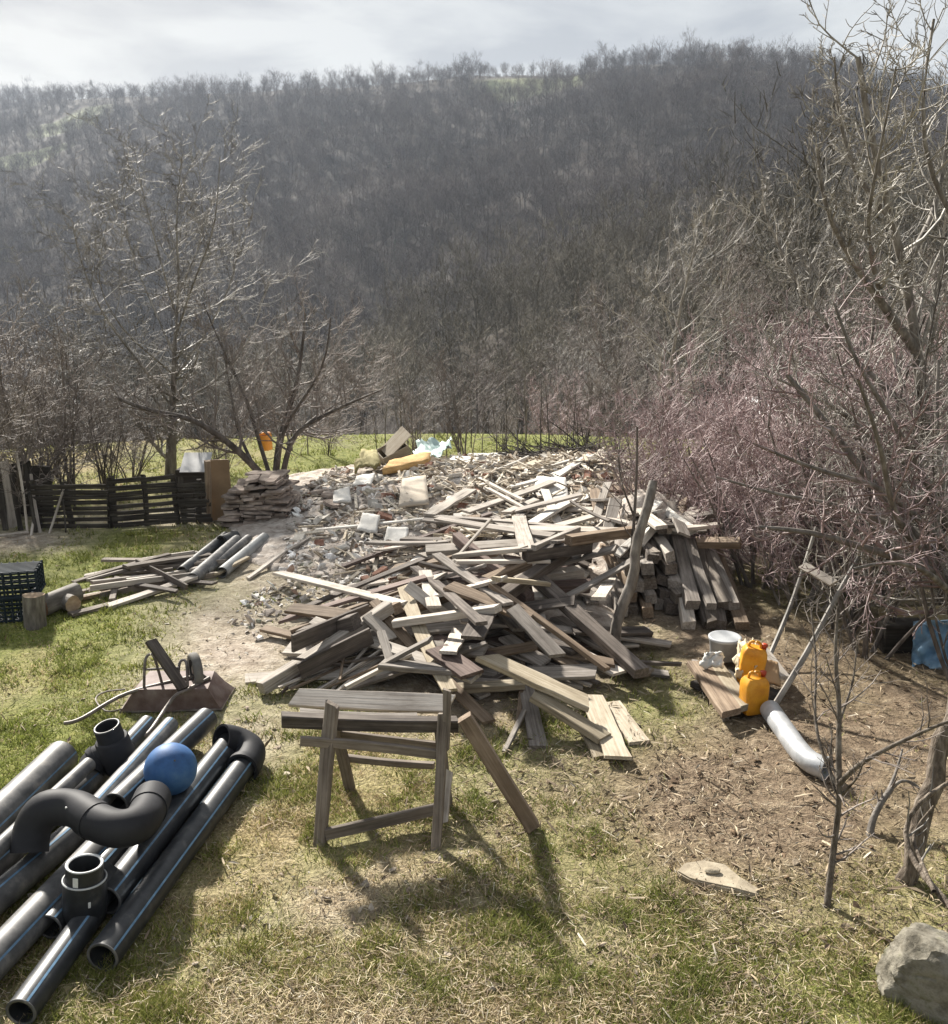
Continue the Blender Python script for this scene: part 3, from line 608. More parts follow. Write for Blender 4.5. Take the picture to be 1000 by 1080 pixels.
 ('heap','plank',1.886,0.152,0.023,-0.085,7.626,0.282,0.991,0.104,-0.079,0.032),
 ('heap','plank',0.738,0.091,0.022,-1.653,7.982,0.101,0.861,0.008,-0.036,0.508),
 ('heap','plank',0.685,0.1,0.03,0.235,7.506,0.386,0.545,0.104,-0.013,0.832),
 ('heap','batten',1.305,0.053,0.027,-0.53,8.444,0.273,0.987,0.044,-0.134,-0.077),
 ('heap','plank',0.921,0.116,0.033,0.722,9.2,0.395,0.981,0.067,0.11,-0.142),
 ('heap','short',0.735,0.143,0.024,-0.45,7.592,0.29,0.967,0.099,-0.098,0.212),
 ('heap','plank',1.464,0.135,0.024,0.199,9.462,0.579,0.951,0.022,-0.024,-0.308),
 ('heap','batten',1.045,0.042,0.03,-0.304,8.173,0.448,0.041,0.939,-0.266,0.212),
 ('heap','batten',0.705,0.042,0.026,-0.749,8.758,0.233,0.448,0.111,-0.088,-0.883),
 ('stack','beam',1.701,0.122,0.087,1.507,8.856,0.158,0.751,0.064,-0.025,0.657),
 ('stack','beam',1.37,0.098,0.1,2.178,8.657,0.07,0.581,-0.491,-0.422,0.493),
 ('stack','beam',1.381,0.135,0.102,1.975,8.808,0.328,0.724,-0.126,-0.131,0.666),
 ('stack','beam',2.056,0.121,0.082,1.485,9.436,0.268,0.479,0.583,0.429,0.498),
 ('stack','beam',1.77,0.136,0.115,1.491,9.422,0.563,0.512,0.491,0.408,0.576),
 ('stack','beam',1.624,0.126,0.118,2.077,9.247,0.603,0.369,0.674,0.565,0.301),
 ('stack','beam',2.056,0.094,0.119,2.271,8.976,0.175,0.739,0.065,0.048,0.669),
 ('stack','beam',1.903,0.131,0.083,3.831,6.748,0.048,0.324,0.002,-0.0,0.946),
 ('stack','beam',1.767,0.122,0.123,1.778,9.838,0.369,0.587,0.45,0.379,0.556),
 ('stack','beam',1.6,0.092,0.09,1.291,9.011,0.438,0.578,0.42,0.523,0.464),
 ('stack','beam',1.996,0.114,0.096,1.913,9.555,0.455,0.818,0.188,0.211,0.501),
 ('stack','beam',1.35,0.105,0.111,1.771,7.257,0.064,0.002,0.722,0.692,0.003),
 ('stack','beam',1.539,0.128,0.107,2.079,8.766,0.1,0.762,0.053,0.013,0.646),
 ('stack','beam',1.816,0.127,0.121,1.935,8.971,0.166,0.736,0.288,0.175,0.588),
 ('stack','beam',1.654,0.105,0.084,1.538,9.18,0.403,0.697,0.062,-0.03,0.714),
 ('stack','beam',1.523,0.095,0.092,1.659,9.063,0.445,0.651,-0.344,-0.346,0.582),
 ('stack','beam',1.247,0.091,0.086,1.646,7.728,0.16,0.698,0.148,0.033,0.7),
 ('stack','beam',1.583,0.093,0.084,2.183,8.694,0.653,0.196,-0.528,-0.819,0.109),
 ('stack','beam',1.764,0.093,0.101,2.415,9.425,0.12,0.11,-0.742,-0.659,0.059),
 ('stack','beam',2.001,0.115,0.119,2.531,9.189,0.182,0.423,0.566,0.515,0.485),
 ('stack','beam',1.423,0.136,0.122,2.533,8.702,0.303,0.452,0.544,0.502,0.498),
 ('stack','beam',1.445,0.099,0.091,1.358,8.851,0.571,0.601,0.36,0.433,0.567),
 ('stack','beam',2.033,0.092,0.124,2.726,9.398,0.569,0.617,0.556,0.343,0.439),
 ('stack','beam',1.319,0.096,0.082,1.501,8.82,0.785,0.157,0.473,0.861,0.105),
 ('stack','beam',1.27,0.134,0.126,2.417,8.559,0.169,0.429,0.56,0.522,0.479),
 ('stack','beam',1.588,0.124,0.104,2.158,8.913,0.405,0.382,-0.614,-0.577,0.381),
 ('stack','beam',1.812,0.1,0.101,2.029,8.828,0.454,0.347,0.646,0.591,0.336),
 ('stack','beam',1.536,0.124,0.125,1.78,8.605,0.46,0.714,0.289,0.119,0.627),
 ('stack','beam',1.758,0.114,0.108,1.807,8.794,0.673,0.28,0.676,0.612,0.3),
 ('stack','beam',1.721,0.133,0.129,1.736,8.782,0.175,0.764,0.187,0.108,0.608),
 ('stack','beam',1.849,0.117,0.109,1.529,8.968,0.274,0.484,0.575,0.448,0.484),
 ('stack','beam',1.848,0.128,0.099,2.264,9.102,0.441,0.394,-0.614,-0.549,0.408),
 ('stack','beam',1.688,0.139,0.091,1.696,8.726,0.608,0.682,0.235,0.163,0.673),
 ('stack','beam',2.01,0.12,0.105,1.732,9.039,0.757,0.676,0.279,0.222,0.645),
 ('stack','beam',1.787,0.123,0.105,1.698,8.763,0.947,0.708,-0.109,-0.092,0.691),
 ('stack','beam',1.126,0.117,0.123,2.061,8.518,0.244,0.673,0.515,0.243,0.472),
 ('stack','beam',1.439,0.109,0.086,1.824,8.631,0.307,0.589,-0.444,-0.434,0.518),
 ('stack','beam',1.855,0.107,0.092,1.402,9.348,0.383,0.715,0.017,-0.021,0.699),
 ('stack','beam',1.693,0.101,0.11,1.612,9.057,0.711,0.683,0.23,0.162,0.674),
 ('stack','beam',1.474,0.103,0.105,3.108,8.849,0.087,0.536,0.574,0.44,0.436),
 ('stack','beam',1.664,0.131,0.085,2.092,8.684,0.747,0.602,0.031,-0.147,0.784),
 ('stack','beam',1.801,0.109,0.086,1.955,9.119,0.487,0.672,-0.324,-0.339,0.573),
 ('stack','beam',2.078,0.099,0.09,2.426,8.913,0.32,0.452,0.544,0.502,0.498),
 ('stack','beam',1.321,0.117,0.101,2.093,8.589,0.543,0.723,0.222,0.18,0.629),
 ('stack','beam',1.936,0.139,0.115,2.574,9.426,0.646,0.787,0.146,0.144,0.582),
 ('stack','short',0.868,0.034,0.028,1.228,9.971,0.684,0.012,-0.909,-0.4,-0.117),
 ('stack','short',0.547,0.086,0.027,1.792,10.859,0.368,0.884,0.113,0.048,0.452),
 ('stack','short',0.768,0.098,0.033,1.045,10.298,0.4,0.084,-0.804,-0.588,0.0),
 ('stack','short',1.333,0.039,0.031,2.329,9.512,0.787,0.685,-0.708,0.166,-0.031),
 ('stack','short',0.517,0.127,0.02,0.936,10.289,0.499,0.048,-0.03,-0.024,0.998),
 ('stack','short',0.621,0.16,0.031,0.873,10.259,0.519,0.99,0.018,-0.034,0.137),
 ('stack','short',0.838,0.047,0.026,3.141,9.424,0.024,0.031,0.003,0.003,1.0),
 ('stack','short',0.383,0.107,0.032,1.599,10.04,0.744,0.677,-0.312,0.184,0.641),
 ('stack','short',0.415,0.14,0.023,2.444,10.669,0.169,0.123,0.109,-0.986,-0.03),
 ('stack','short',1.466,0.048,0.029,2.11,10.681,0.479,0.062,0.807,0.581,-0.085),
 ('stack','short',0.546,0.144,0.029,2.324,10.149,0.4,0.016,0.467,-0.846,0.256),
 ('stack','short',0.462,0.11,0.026,0.943,10.614,0.505,0.514,-0.083,-0.034,0.853),
 ('stack','short',1.058,0.034,0.025,2.408,10.248,0.517,0.109,0.011,0.004,0.994),
 ('stack','short',0.523,0.125,0.028,2.115,10.638,0.268,0.684,0.115,0.056,0.718),
 ('stack','short',0.726,0.131,0.025,2.128,10.875,0.321,0.468,0.169,0.034,0.867),
 ('stack','short',0.947,0.046,0.031,1.447,10.636,0.539,0.133,0.293,0.941,0.1),
 ('stack','short',0.461,0.154,0.022,1.973,9.591,0.57,0.585,0.333,-0.33,-0.662),
 ('stack','short',0.429,0.157,0.021,2.485,10.852,0.186,0.947,0.049,0.116,0.296),
 ('stack','short',1.58,0.035,0.028,0.712,11.093,0.54,0.54,-0.035,-0.024,0.84),
 ('stack','short',0.409,0.115,0.03,2.0,10.225,0.395,0.288,-0.316,-0.849,-0.311),
 ('stack','short',0.379,0.136,0.034,1.149,8.798,0.304,0.292,0.644,0.594,0.384),
 ('stack','short',1.049,0.032,0.022,2.372,9.502,0.413,0.473,0.502,-0.363,-0.626),
 ('stack','short',0.657,0.114,0.026,1.994,10.952,0.442,0.166,-0.034,0.112,0.979),
 ('stack','short',0.571,0.112,0.027,1.86,10.672,0.494,0.208,-0.152,-0.045,0.965),
 ('stack','short',1.238,0.05,0.024,2.776,9.548,0.468,0.635,0.737,0.211,-0.089),
 ('stack','short',0.56,0.124,0.032,1.415,9.348,0.798,0.988,-0.024,-0.101,0.111),
 ('debris','plank',1.397,0.134,0.023,-0.491,9.632,0.281,0.795,-0.141,-0.128,0.576),
 ('debris','short',0.435,0.158,0.028,1.09,10.572,0.351,0.733,0.061,0.037,-0.676),
 ('debris','plank',1.588,0.114,0.031,0.6,10.738,0.425,0.807,-0.031,-0.026,0.589),
 ('debris','short',0.413,0.153,0.033,0.191,10.543,0.35,0.0,0.998,-0.069,-0.006),
 ('debris','short',0.662,0.147,0.027,1.166,11.389,0.447,0.996,0.078,0.04,0.036),
 ('debris','batten',0.848,0.046,0.026,0.774,11.524,0.471,0.687,-0.046,0.002,0.726),
 ('debris','short',0.305,0.097,0.028,0.383,9.881,0.426,0.974,0.003,-0.088,-0.209),
 ('debris','plank',1.552,0.16,0.034,0.791,10.352,0.455,0.871,-0.055,-0.071,0.483),
 ('debris','batten',0.542,0.036,0.03,1.384,10.509,0.39,0.651,-0.604,0.267,-0.374),
 ('debris','plank',1.485,0.1,0.028,0.93,10.617,0.418,0.04,-0.676,-0.733,-0.062),
 ('debris','batten',1.097,0.035,0.026,0.917,10.4,0.354,0.617,0.705,0.221,0.273),
 ('debris','short',0.565,0.112,0.026,1.339,11.013,0.377,0.996,-0.016,-0.005,0.089),
 ('debris','plank',1.568,0.143,0.028,0.094,10.361,0.344,0.977,0.028,-0.006,-0.212),
 ('debris','batten',0.682,0.049,0.027,0.613,11.42,0.381,0.99,0.045,-0.011,0.13),
 ('debris','batten',1.341,0.053,0.023,-1.209,10.796,0.244,0.998,0.016,-0.061,-0.029),
 ('debris','plank',0.984,0.128,0.021,0.439,10.204,0.368,0.87,0.029,0.003,-0.492),
 ('debris','short',0.507,0.145,0.032,1.421,11.071,0.406,0.013,0.96,-0.279,0.01),
 ('debris','short',0.608,0.121,0.023,0.364,10.182,0.387,0.516,0.004,-0.029,0.856),
 ('debris','short',0.54,0.128,0.033,0.212,10.131,0.34,0.984,-0.027,0.069,-0.164),
 ('debris','short',0.314,0.102,0.029,0.26,11.099,0.331,0.976,0.001,-0.096,-0.194),
 ('debris','short',0.576,0.117,0.026,0.763,11.086,0.396,0.211,-0.046,-0.019,0.976),
 ('debris','batten',1.194,0.052,0.024,0.599,12.807,0.495,0.999,-0.005,-0.041,-0.019),
 ('debris','batten',0.772,0.049,0.03,1.687,10.521,0.329,0.073,-0.975,-0.198,0.073),
 ('debris','batten',1.212,0.043,0.027,0.043,11.176,0.349,0.986,0.005,-0.026,0.164),
 ('debris','batten',0.803,0.033,0.027,0.732,11.374,0.476,0.695,-0.051,0.016,0.717),
 ('debris','plank',0.936,0.133,0.034,-0.046,10.965,0.306,0.031,0.836,0.546,0.042),
 ('debris','short',0.329,0.12,0.029,0.139,12.28,0.424,0.763,0.02,-0.085,0.641),
 ('debris','plank',1.161,0.169,0.025,0.77,11.91,0.542,0.998,0.05,-0.024,-0.002),
 ('debris','batten',1.11,0.033,0.027,2.688,11.844,0.378,0.656,0.681,-0.135,-0.296),
 ('debris','batten',0.694,0.043,0.024,1.316,13.294,0.495,0.95,0.013,-0.127,-0.285),
 ('debris','plank',1.373,0.15,0.028,1.377,11.718,0.468,0.977,0.111,-0.061,-0.174),
 ('debris','short',0.618,0.083,0.032,0.591,11.201,0.412,0.815,-0.019,-0.023,0.579),
 ('debris','short',0.647,0.133,0.034,0.758,12.102,0.457,0.96,0.078,-0.037,0.267),
 ('debris','plank',1.594,0.099,0.024,0.31,11.831,0.481,0.966,0.004,-0.049,0.253),
 ('debris','short',0.526,0.156,0.021,1.865,13.705,0.432,0.831,-0.127,-0.008,-0.542),
 ('debris','batten',0.595,0.054,0.023,0.208,12.101,0.433,0.535,0.004,-0.07,0.842),
 ('debris','plank',1.495,0.145,0.028,0.469,11.241,0.478,0.931,-0.002,-0.051,0.361),
 ('debris','short',0.619,0.14,0.033,1.455,10.873,0.53,0.717,0.007,-0.11,0.688),
 ('debris','batten',0.943,0.031,0.026,-0.159,11.807,0.369,0.85,0.038,-0.047,0.523),
 ('debris','short',0.663,0.109,0.027,3.307,11.331,0.102,0.954,0.01,0.126,-0.27),
 ('debris','plank',0.689,0.134,0.033,1.589,10.378,0.34,0.976,0.046,0.075,0.201),
 ('debris','short',0.317,0.125,0.031,2.071,12.554,0.586,0.891,-0.015,0.236,-0.389),
 ('debris','short',0.522,0.146,0.023,1.474,13.062,0.564,0.939,-0.04,-0.159,-0.303),
 ('debris','plank',1.442,0.141,0.02,0.467,11.456,0.461,0.59,-0.029,-0.042,0.806),
 ('debris','batten',0.663,0.048,0.023,1.018,11.637,0.448,0.033,-0.787,-0.613,-0.059),
 ('debris','short',0.633,0.156,0.029,0.676,12.739,0.526,0.38,0.051,0.013,-0.924),
 ('debris','short',0.449,0.14,0.028,0.566,10.8,0.468,0.96,0.008,-0.126,0.249),
 ('debris','short',0.303,0.129,0.028,1.185,13.111,0.499,0.767,0.022,-0.157,-0.622),
 ('debris','short',0.613,0.086,0.021,0.589,13.168,0.46,0.835,-0.031,-0.007,0.549),
 ('debris','plank',0.751,0.148,0.022,0.153,10.809,0.357,0.995,0.083,-0.013,0.047),
 ('debris','batten',1.243,0.043,0.022,0.55,11.67,0.404,0.989,0.029,-0.011,-0.145),
 ('debris','short',0.424,0.106,0.027,0.459,12.234,0.464,0.756,0.08,-0.101,0.641),
 ('debris','plank',1.474,0.133,0.026,1.126,10.778,0.426,0.984,0.032,-0.05,-0.166),
 ('debris','plank',1.127,0.144,0.022,0.125,11.198,0.401,0.765,0.059,-0.061,0.638),
 ('debris','batten',1.24,0.048,0.026,1.89,10.332,0.475,0.011,-0.953,0.131,0.272),
 ('debris','short',0.373,0.124,0.034,1.809,12.168,0.571,0.922,0.15,-0.003,0.356),
 ('debris','plank',1.604,0.164,0.029,2.452,13.084,0.42,0.949,-0.1,0.131,-0.268),
 ('debris','plank',1.179,0.148,0.02,1.602,11.536,0.499,0.898,0.107,-0.008,-0.427),
 ('debris','batten',1.269,0.052,0.021,0.486,11.814,0.548,0.974,-0.008,-0.042,0.221),
 ('debris','plank',1.011,0.088,0.031,0.219,13.074,0.473,0.993,-0.024,-0.02,0.114),
 ('debris','short',0.311,0.156,0.021,-0.007,11.364,0.336,0.976,0.008,-0.052,-0.213),
 ('debris','batten',1.246,0.05,0.032,0.875,12.546,0.533,0.968,0.07,-0.065,0.23),
 ('debris','short',0.648,0.113,0.03,2.487,12.67,0.421,0.919,-0.039,0.13,-0.371),
 ('debris','batten',1.349,0.031,0.03,0.976,11.188,0.476,0.983,-0.001,-0.04,-0.182),
 ('debris','short',0.495,0.145,0.03,0.329,12.346,0.485,0.805,-0.0,-0.17,0.568),
 ('debris','batten',1.001,0.046,0.031,0.521,12.927,0.522,0.634,0.598,0.323,0.369),
 ('debris','plank',0.6,0.098,0.026,0.705,11.885,0.506,0.935,-0.006,-0.025,0.354),
 ('debris','plank',0.72,0.106,0.031,1.179,11.898,0.493,0.821,-0.048,-0.003,0.568),
 ('debris','batten',0.988,0.049,0.023,1.914,11.265,0.387,0.001,0.955,-0.284,-0.085),
 ('debris','plank',0.594,0.11,0.027,2.21,12.25,0.519,0.968,-0.081,0.188,-0.143),
 ('debris','short',0.342,0.113,0.032,0.743,11.342,0.39,0.978,-0.023,-0.048,0.202),
 ('debris','plank',1.201,0.13,0.031,1.248,12.383,0.57,0.895,0.008,-0.094,0.436),
 ('debris','short',0.551,0.157,0.03,0.472,11.606,0.425,0.932,0.018,-0.091,0.35),
 ('debris','plank',1.6,0.14,0.028,-0.535,11.079,0.3,0.957,0.064,-0.043,0.279),
 ('debris','batten',0.597,0.052,0.029,1.372,12.346,0.582,0.412,-0.252,0.625,-0.613),
 ('sticks','batten',0.764,0.033,0.02,-3.133,9.248,0.013,0.922,-0.003,-0.001,0.387),
 ('sticks','stick',1.285,0.033,0.032,-3.457,9.242,0.018,0.889,-0.0,-0.001,0.457),
 ('sticks','stick',0.899,0.044,0.025,-3.23,9.393,0.015,0.917,0.003,0.001,0.399),
 ('sticks','batten',1.129,0.035,0.022,-3.045,9.095,0.074,0.969,0.025,-0.033,-0.242),
 ('sticks','stick',1.101,0.033,0.034,-3.057,9.337,0.084,0.923,-0.063,0.036,0.379),
 ('sticks','stick',1.261,0.038,0.04,-3.275,9.915,0.028,0.01,0.937,0.349,0.008),
 ('sticks','batten',0.518,0.031,0.031,-3.242,9.01,0.067,0.612,0.052,-0.018,0.789),
 ('sticks','stick',0.829,0.044,0.023,-2.812,8.978,0.113,0.866,0.03,-0.092,0.491),
 ('sticks','stick',1.234,0.043,0.033,-2.854,9.242,0.026,0.676,0.675,0.208,0.21),
 ('sticks','batten',1.202,0.031,0.024,-3.225,9.201,0.015,0.0,0.922,0.386,0.0),
 ('sticks','stick',1.102,0.04,0.028,-2.882,9.361,0.019,0.932,-0.013,-0.007,0.362),
 ('sticks','stick',0.718,0.028,0.024,-3.167,9.561,0.062,0.065,-0.055,0.054,0.995),
 ('sticks','batten',1.118,0.037,0.03,-3.318,9.617,0.067,0.065,0.874,0.481,0.009),
 ('sticks','stick',0.97,0.035,0.027,-3.234,9.656,0.017,0.919,0.001,-0.001,0.395),
 ('sticks','stick',0.787,0.027,0.028,-3.389,9.572,0.063,0.871,-0.073,-0.018,0.486),
 ('sticks','batten',1.003,0.052,0.031,-2.902,9.739,0.135,0.909,-0.017,0.051,0.413),
 ('sticks','stick',1.178,0.03,0.036,-3.106,9.206,0.021,0.931,-0.001,-0.001,0.364),
 ('sticks','stick',0.899,0.038,0.026,-2.794,9.778,0.041,0.948,0.008,0.004,0.319),
 ('sticks','batten',1.109,0.042,0.022,-2.845,9.27,0.059,0.999,0.004,0.002,-0.05),
 ('sticks','stick',1.132,0.03,0.037,-2.957,9.171,0.095,0.65,-0.7,-0.197,0.221),
 ('sticks','stick',0.788,0.03,0.029,-3.338,9.772,0.018,0.0,0.951,0.31,0.001),
 ('sticks','batten',1.095,0.035,0.023,-2.869,9.302,0.121,0.667,0.636,-0.263,-0.285),
 ('sticks','stick',0.761,0.032,0.027,-3.037,9.808,0.111,0.912,-0.025,0.01,-0.408),
 ('sticks','stick',0.982,0.035,0.022,-3.391,9.649,0.084,0.958,0.03,-0.066,0.276),
 ('sticks','batten',1.258,0.052,0.029,-3.043,8.843,0.018,0.004,0.905,0.426,0.002),
 ('sticks','stick',1.085,0.041,0.027,-3.043,9.447,0.026,0.872,-0.308,-0.128,0.359),
 ('sticks','stick',0.964,0.029,0.038,-2.835,9.452,0.074,0.912,-0.043,0.022,0.407),
 ('sticks','batten',0.795,0.046,0.021,-2.876,9.19,0.117,0.936,-0.002,0.045,-0.35),
 ('sticks','stick',0.974,0.026,0.034,-2.825,9.727,0.072,0.78,0.609,0.086,0.111),
 ('sticks','stick',0.911,0.03,0.036,-2.945,9.741,0.081,0.707,0.691,0.119,0.088),
 ('sticks','batten',1.207,0.05,0.028,-3.078,9.91,0.081,0.999,-0.021,0.011,0.037),
 ('sticks','stick',0.717,0.036,0.031,-3.122,10.1,0.062,0.993,-0.073,-0.06,0.069),
 ('sticks','stick',1.1,0.029,0.027,-3.349,9.199,0.032,0.922,-0.005,0.014,0.386),
 ('sticks','batten',0.955,0.049,0.032,-2.833,8.961,0.056,0.918,0.045,-0.023,0.394),
 ('heap','stick',0.732,0.028,0.015,-1.235,6.933,0.094,0.024,0.928,0.37,0.027),
 ('heap','stick',0.575,0.019,0.021,-1.192,6.902,0.082,0.692,-0.629,-0.287,0.209),
 ('heap','stick',0.722,0.025,0.02,-1.127,7.155,0.122,0.765,-0.618,-0.164,0.076),
 ('heap','stick',0.675,0.021,0.013,-0.667,7.087,0.077,0.95,0.054,-0.121,-0.282),
 ('heap','stick',0.82,0.018,0.012,-0.608,6.69,0.086,0.999,0.001,-0.003,-0.053),
 ('heap','stick',0.761,0.024,0.014,-0.862,7.081,0.146,0.989,0.005,-0.049,0.14),
 ('heap','stick',0.845,0.024,0.018,-0.951,7.003,0.14,0.112,-0.84,-0.518,-0.114),
 ('heap','stick',0.897,0.018,0.021,-0.468,6.609,0.136,0.145,-0.976,0.165,-0.011),
 ('heap','stick',0.802,0.017,0.02,-1.046,7.069,0.154,0.544,-0.48,0.477,-0.497),
 ('heap','stick',0.35,0.018,0.02,-0.787,6.943,0.209,0.647,0.757,0.015,0.089),
 ('heap','stick',0.553,0.029,0.018,-1.006,7.204,0.121,0.965,0.085,-0.073,0.237),
 ('heap','stick',0.836,0.027,0.013,-1.107,7.084,0.113,0.041,0.979,0.188,0.07),
 ('heap','stick',0.35,0.023,0.019,-0.959,7.11,0.088,0.363,-0.897,-0.078,0.239),
 ('heap','stick',0.45,0.027,0.019,-1.318,7.0,0.113,0.708,-0.496,-0.407,0.294),
 ('heap','stick',0.823,0.029,0.016,-1.084,6.982,0.135,0.333,0.913,0.222,-0.079),
 ('heap','stick',0.674,0.02,0.014,-0.973,7.536,0.171,0.199,0.087,0.93,0.295),
 ('heap','stick',0.794,0.02,0.014,-0.941,6.761,0.129,0.978,0.001,-0.161,0.131),
 ('heap','stick',0.625,0.02,0.017,-1.038,6.829,0.097,0.953,0.095,-0.126,0.258),
 ('heap','stick',0.57,0.021,0.018,-0.824,7.091,0.069,0.417,-0.895,0.064,-0.142),
 ('heap','stick',0.301,0.026,0.016,-0.298,7.35,0.126,0.003,-0.184,-0.976,-0.115),
 ('heap','stick',0.684,0.03,0.017,-0.917,7.195,0.144,0.114,-0.973,-0.191,-0.058),
 ('heap','stick',0.76,0.025,0.019,-1.222,7.076,0.114,0.016,-0.988,-0.137,-0.065),
 ('heap','stick',0.601,0.025,0.015,-1.31,6.935,0.094,0.558,0.701,0.242,0.372),
 ('heap','stick',0.655,0.023,0.013,-0.762,7.128,0.128,0.085,-0.934,-0.327,-0.115),
 ('heap','stick',0.366,0.017,0.022,-0.58,6.993,0.091,0.987,0.001,-0.003,-0.16),
 ('heap','stick',0.609,0.029,0.021,-0.895,6.84,0.111,0.863,0.027,-0.027,0.504),
 ('heap','stick',0.383,0.02,0.014,-0.554,6.89,0.176,0.951,0.069,0.017,-0.301),
 ('heap','stick',0.85,0.017,0.02,-0.976,6.843,0.14,0.056,-0.924,-0.359,-0.121),
 ('heap','stick',0.811,0.02,0.014,-0.567,6.7,0.097,0.176,0.969,0.165,-0.047),
 ('heap','stick',0.7,0.017,0.019,-1.217,7.021,0.121,0.559,0.7,0.249,0.367),
]
# ================================================================ timber
def wood_mat(name, c0, c1, c2, rough=.8, vary=.22):
    m, N, L, b = newmat(name, rough, .25)
    tc = N.new('ShaderNodeTexCoord'); oi = N.new('ShaderNodeObjectInfo')
    ml = N.new('ShaderNodeMath'); ml.operation = 'MULTIPLY'; ml.inputs[1].default_value = 53; L.new(oi.outputs['Random'], ml.inputs[0])
    ad = N.new('ShaderNodeVectorMath'); L.new(tc.outputs['Object'], ad.inputs[0]); L.new(ml.outputs[0], ad.inputs[1])
    def nn(sc_, st, det):
        mp = N.new('ShaderNodeMapping'); mp.inputs['Scale'].default_value = st; L.new(ad.outputs[0], mp.inputs[0])
        q = N.new('ShaderNodeTexNoise'); q.inputs['Scale'].default_value = sc_; q.inputs['Detail'].default_value = det; q.inputs['Roughness'].default_value = .65
        L.new(mp.outputs[0], q.inputs['Vector']); return q
    g = nn(1, (1.6, 55, 55), 5); p = nn(3.2, (1, 2.2, 2.2), 4)
    mx = N.new('ShaderNodeMath'); mx.operation = 'MULTIPLY_ADD'; mx.inputs[1].default_value = .6; L.new(g.outputs['Fac'], mx.inputs[0])
    m2 = N.new('ShaderNodeMath'); m2.operation = 'MULTIPLY'; m2.inputs[1].default_value = .45; L.new(p.outputs['Fac'], m2.inputs[0]); L.new(m2.outputs[0], mx.inputs[2])
    r = ramp(N, [(.30, tuple(v * .45 for v in c0)), (.37, c0), (.52, c1), (.68, c2)]); L.new(mx.outputs[0], r.inputs[0])
    hs = N.new('ShaderNodeHueSaturation'); L.new(r.outputs[0], hs.inputs['Color'])
    mr = N.new('ShaderNodeMapRange'); mr.inputs[3].default_value = 1 - vary; mr.inputs[4].default_value = 1 + vary; L.new(oi.outputs['Random'], mr.inputs[0]); L.new(mr.outputs[0], hs.inputs['Value'])
    L.new(hs.outputs[0], b.inputs['Base Color'])
    bp = N.new('ShaderNodeBump'); bp.inputs['Strength'].default_value = .45; bp.inputs['Distance'].default_value = .006; L.new(g.outputs['Fac'], bp.inputs['Height']); L.new(bp.outputs[0], b.inputs['Normal'])
    return m
WOOD = {'p': wood_mat('wood_pale', (.215, .185, .155), (.42, .375, .325), (.58, .535, .475)),
        'g': wood_mat('wood_grey', (.11, .095, .081), (.245, .216, .189), (.39, .355, .318)),
        's': wood_mat('wood_sawhorse', (.075, .060, .048), (.165, .138, .114), (.285, .245, .205)),
        'v': wood_mat('wood_limewashed', (.36, .33, .29), (.58, .55, .50), (.72, .69, .64)),
        'd': wood_mat('wood_dark', (.038, .031, .027), (.098, .081, .069), (.19, .163, .141)),
        'y': wood_mat('wood_yellowish', (.165, .132, .088), (.31, .26, .185), (.45, .395, .30)),
        'r': wood_mat('wood_reddish', (.06, .042, .036), (.135, .098, .085), (.215, .165, .145)),
        'w': wood_mat('wood_brown', (.09, .063, .042), (.19, .14, .098), (.31, .24, .175)),
        'b': wood_mat('wood_pale_yellow', (.235, .19, .13), (.42, .36, .275), (.56, .50, .40))}
LOOK = {'p': 'pale', 'v': 'whitish', 's': 'grey', 'g': 'grey', 'd': 'dark', 'y': 'yellowish', 'r': 'reddish', 'w': 'brown', 'b': 'honey'}
def plank_mesh(name, Ln, W, T, mat, rng, bow=.016, rag=.03, seg=6):
    "board along local X: rounded edges, slight bow, ragged ends"
    c = min(min(T, W) * .12, .006)
    ring = [(-W / 2 + c, -T / 2), (W / 2 - c, -T / 2), (W / 2, -T / 2 + c), (W / 2, T / 2 - c), (W / 2 - c, T / 2), (-W / 2 + c, T / 2), (-W / 2, T / 2 - c), (-W / 2, -T / 2 + c)]
    ring = np.array(ring); n = len(ring)
    xs = np.linspace(-Ln / 2, Ln / 2, seg + 1); b1, b2 = rng.normal(0, bow, 2) * Ln; ph = rng.uniform(0, 3)
    V = []
    for i, x in enumerate(xs):
        u = x / Ln; wv = 1 + rng.normal(0, .04)
        yy = ring[:, 0] * wv + b1 * (u * u * 4 - .3) * .6; zz = ring[:, 1] + b2 * (u * u * 4 - .3) * .5
        xx = np.full(n, x)
        if i in (0, seg):
            k = rng.normal(0, min(rag, W * .2), 4); xx = x + np.interp(ring[:, 0], np.linspace(-W / 2, W / 2, 4), k) - (0 if i else 0)
        V.append(np.stack([xx, yy, zz], 1))
    V = np.concatenate(V); F = []
    for i in range(seg):
        for k in range(n):
            F.append((i * n + k, i * n + (k + 1) % n, (i + 1) * n + (k + 1) % n, (i + 1) * n + k))
    e0 = list(range(n)); e1 = [seg * n + k for k in range(n)]
    me = bpy.data.meshes.new(name)
    me.from_pydata([tuple(v) for v in V], [], [f[::-1] for f in F] + [tuple(e0), tuple(e1[::-1])]); me.materials.append(mat)
    bm = bmesh.new(); bm.from_mesh(me); bmesh.ops.recalc_face_normals(bm, faces=bm.faces); bm.to_mesh(me); bm.free()
    return me
wrng = np.random.default_rng(11)
def put(name, me, x, y, z, q):
    o = mobj(name, me); o.rotation_mode = 'QUATERNION'; o.location = (x, y, z); o.rotation_quaternion = q; return o
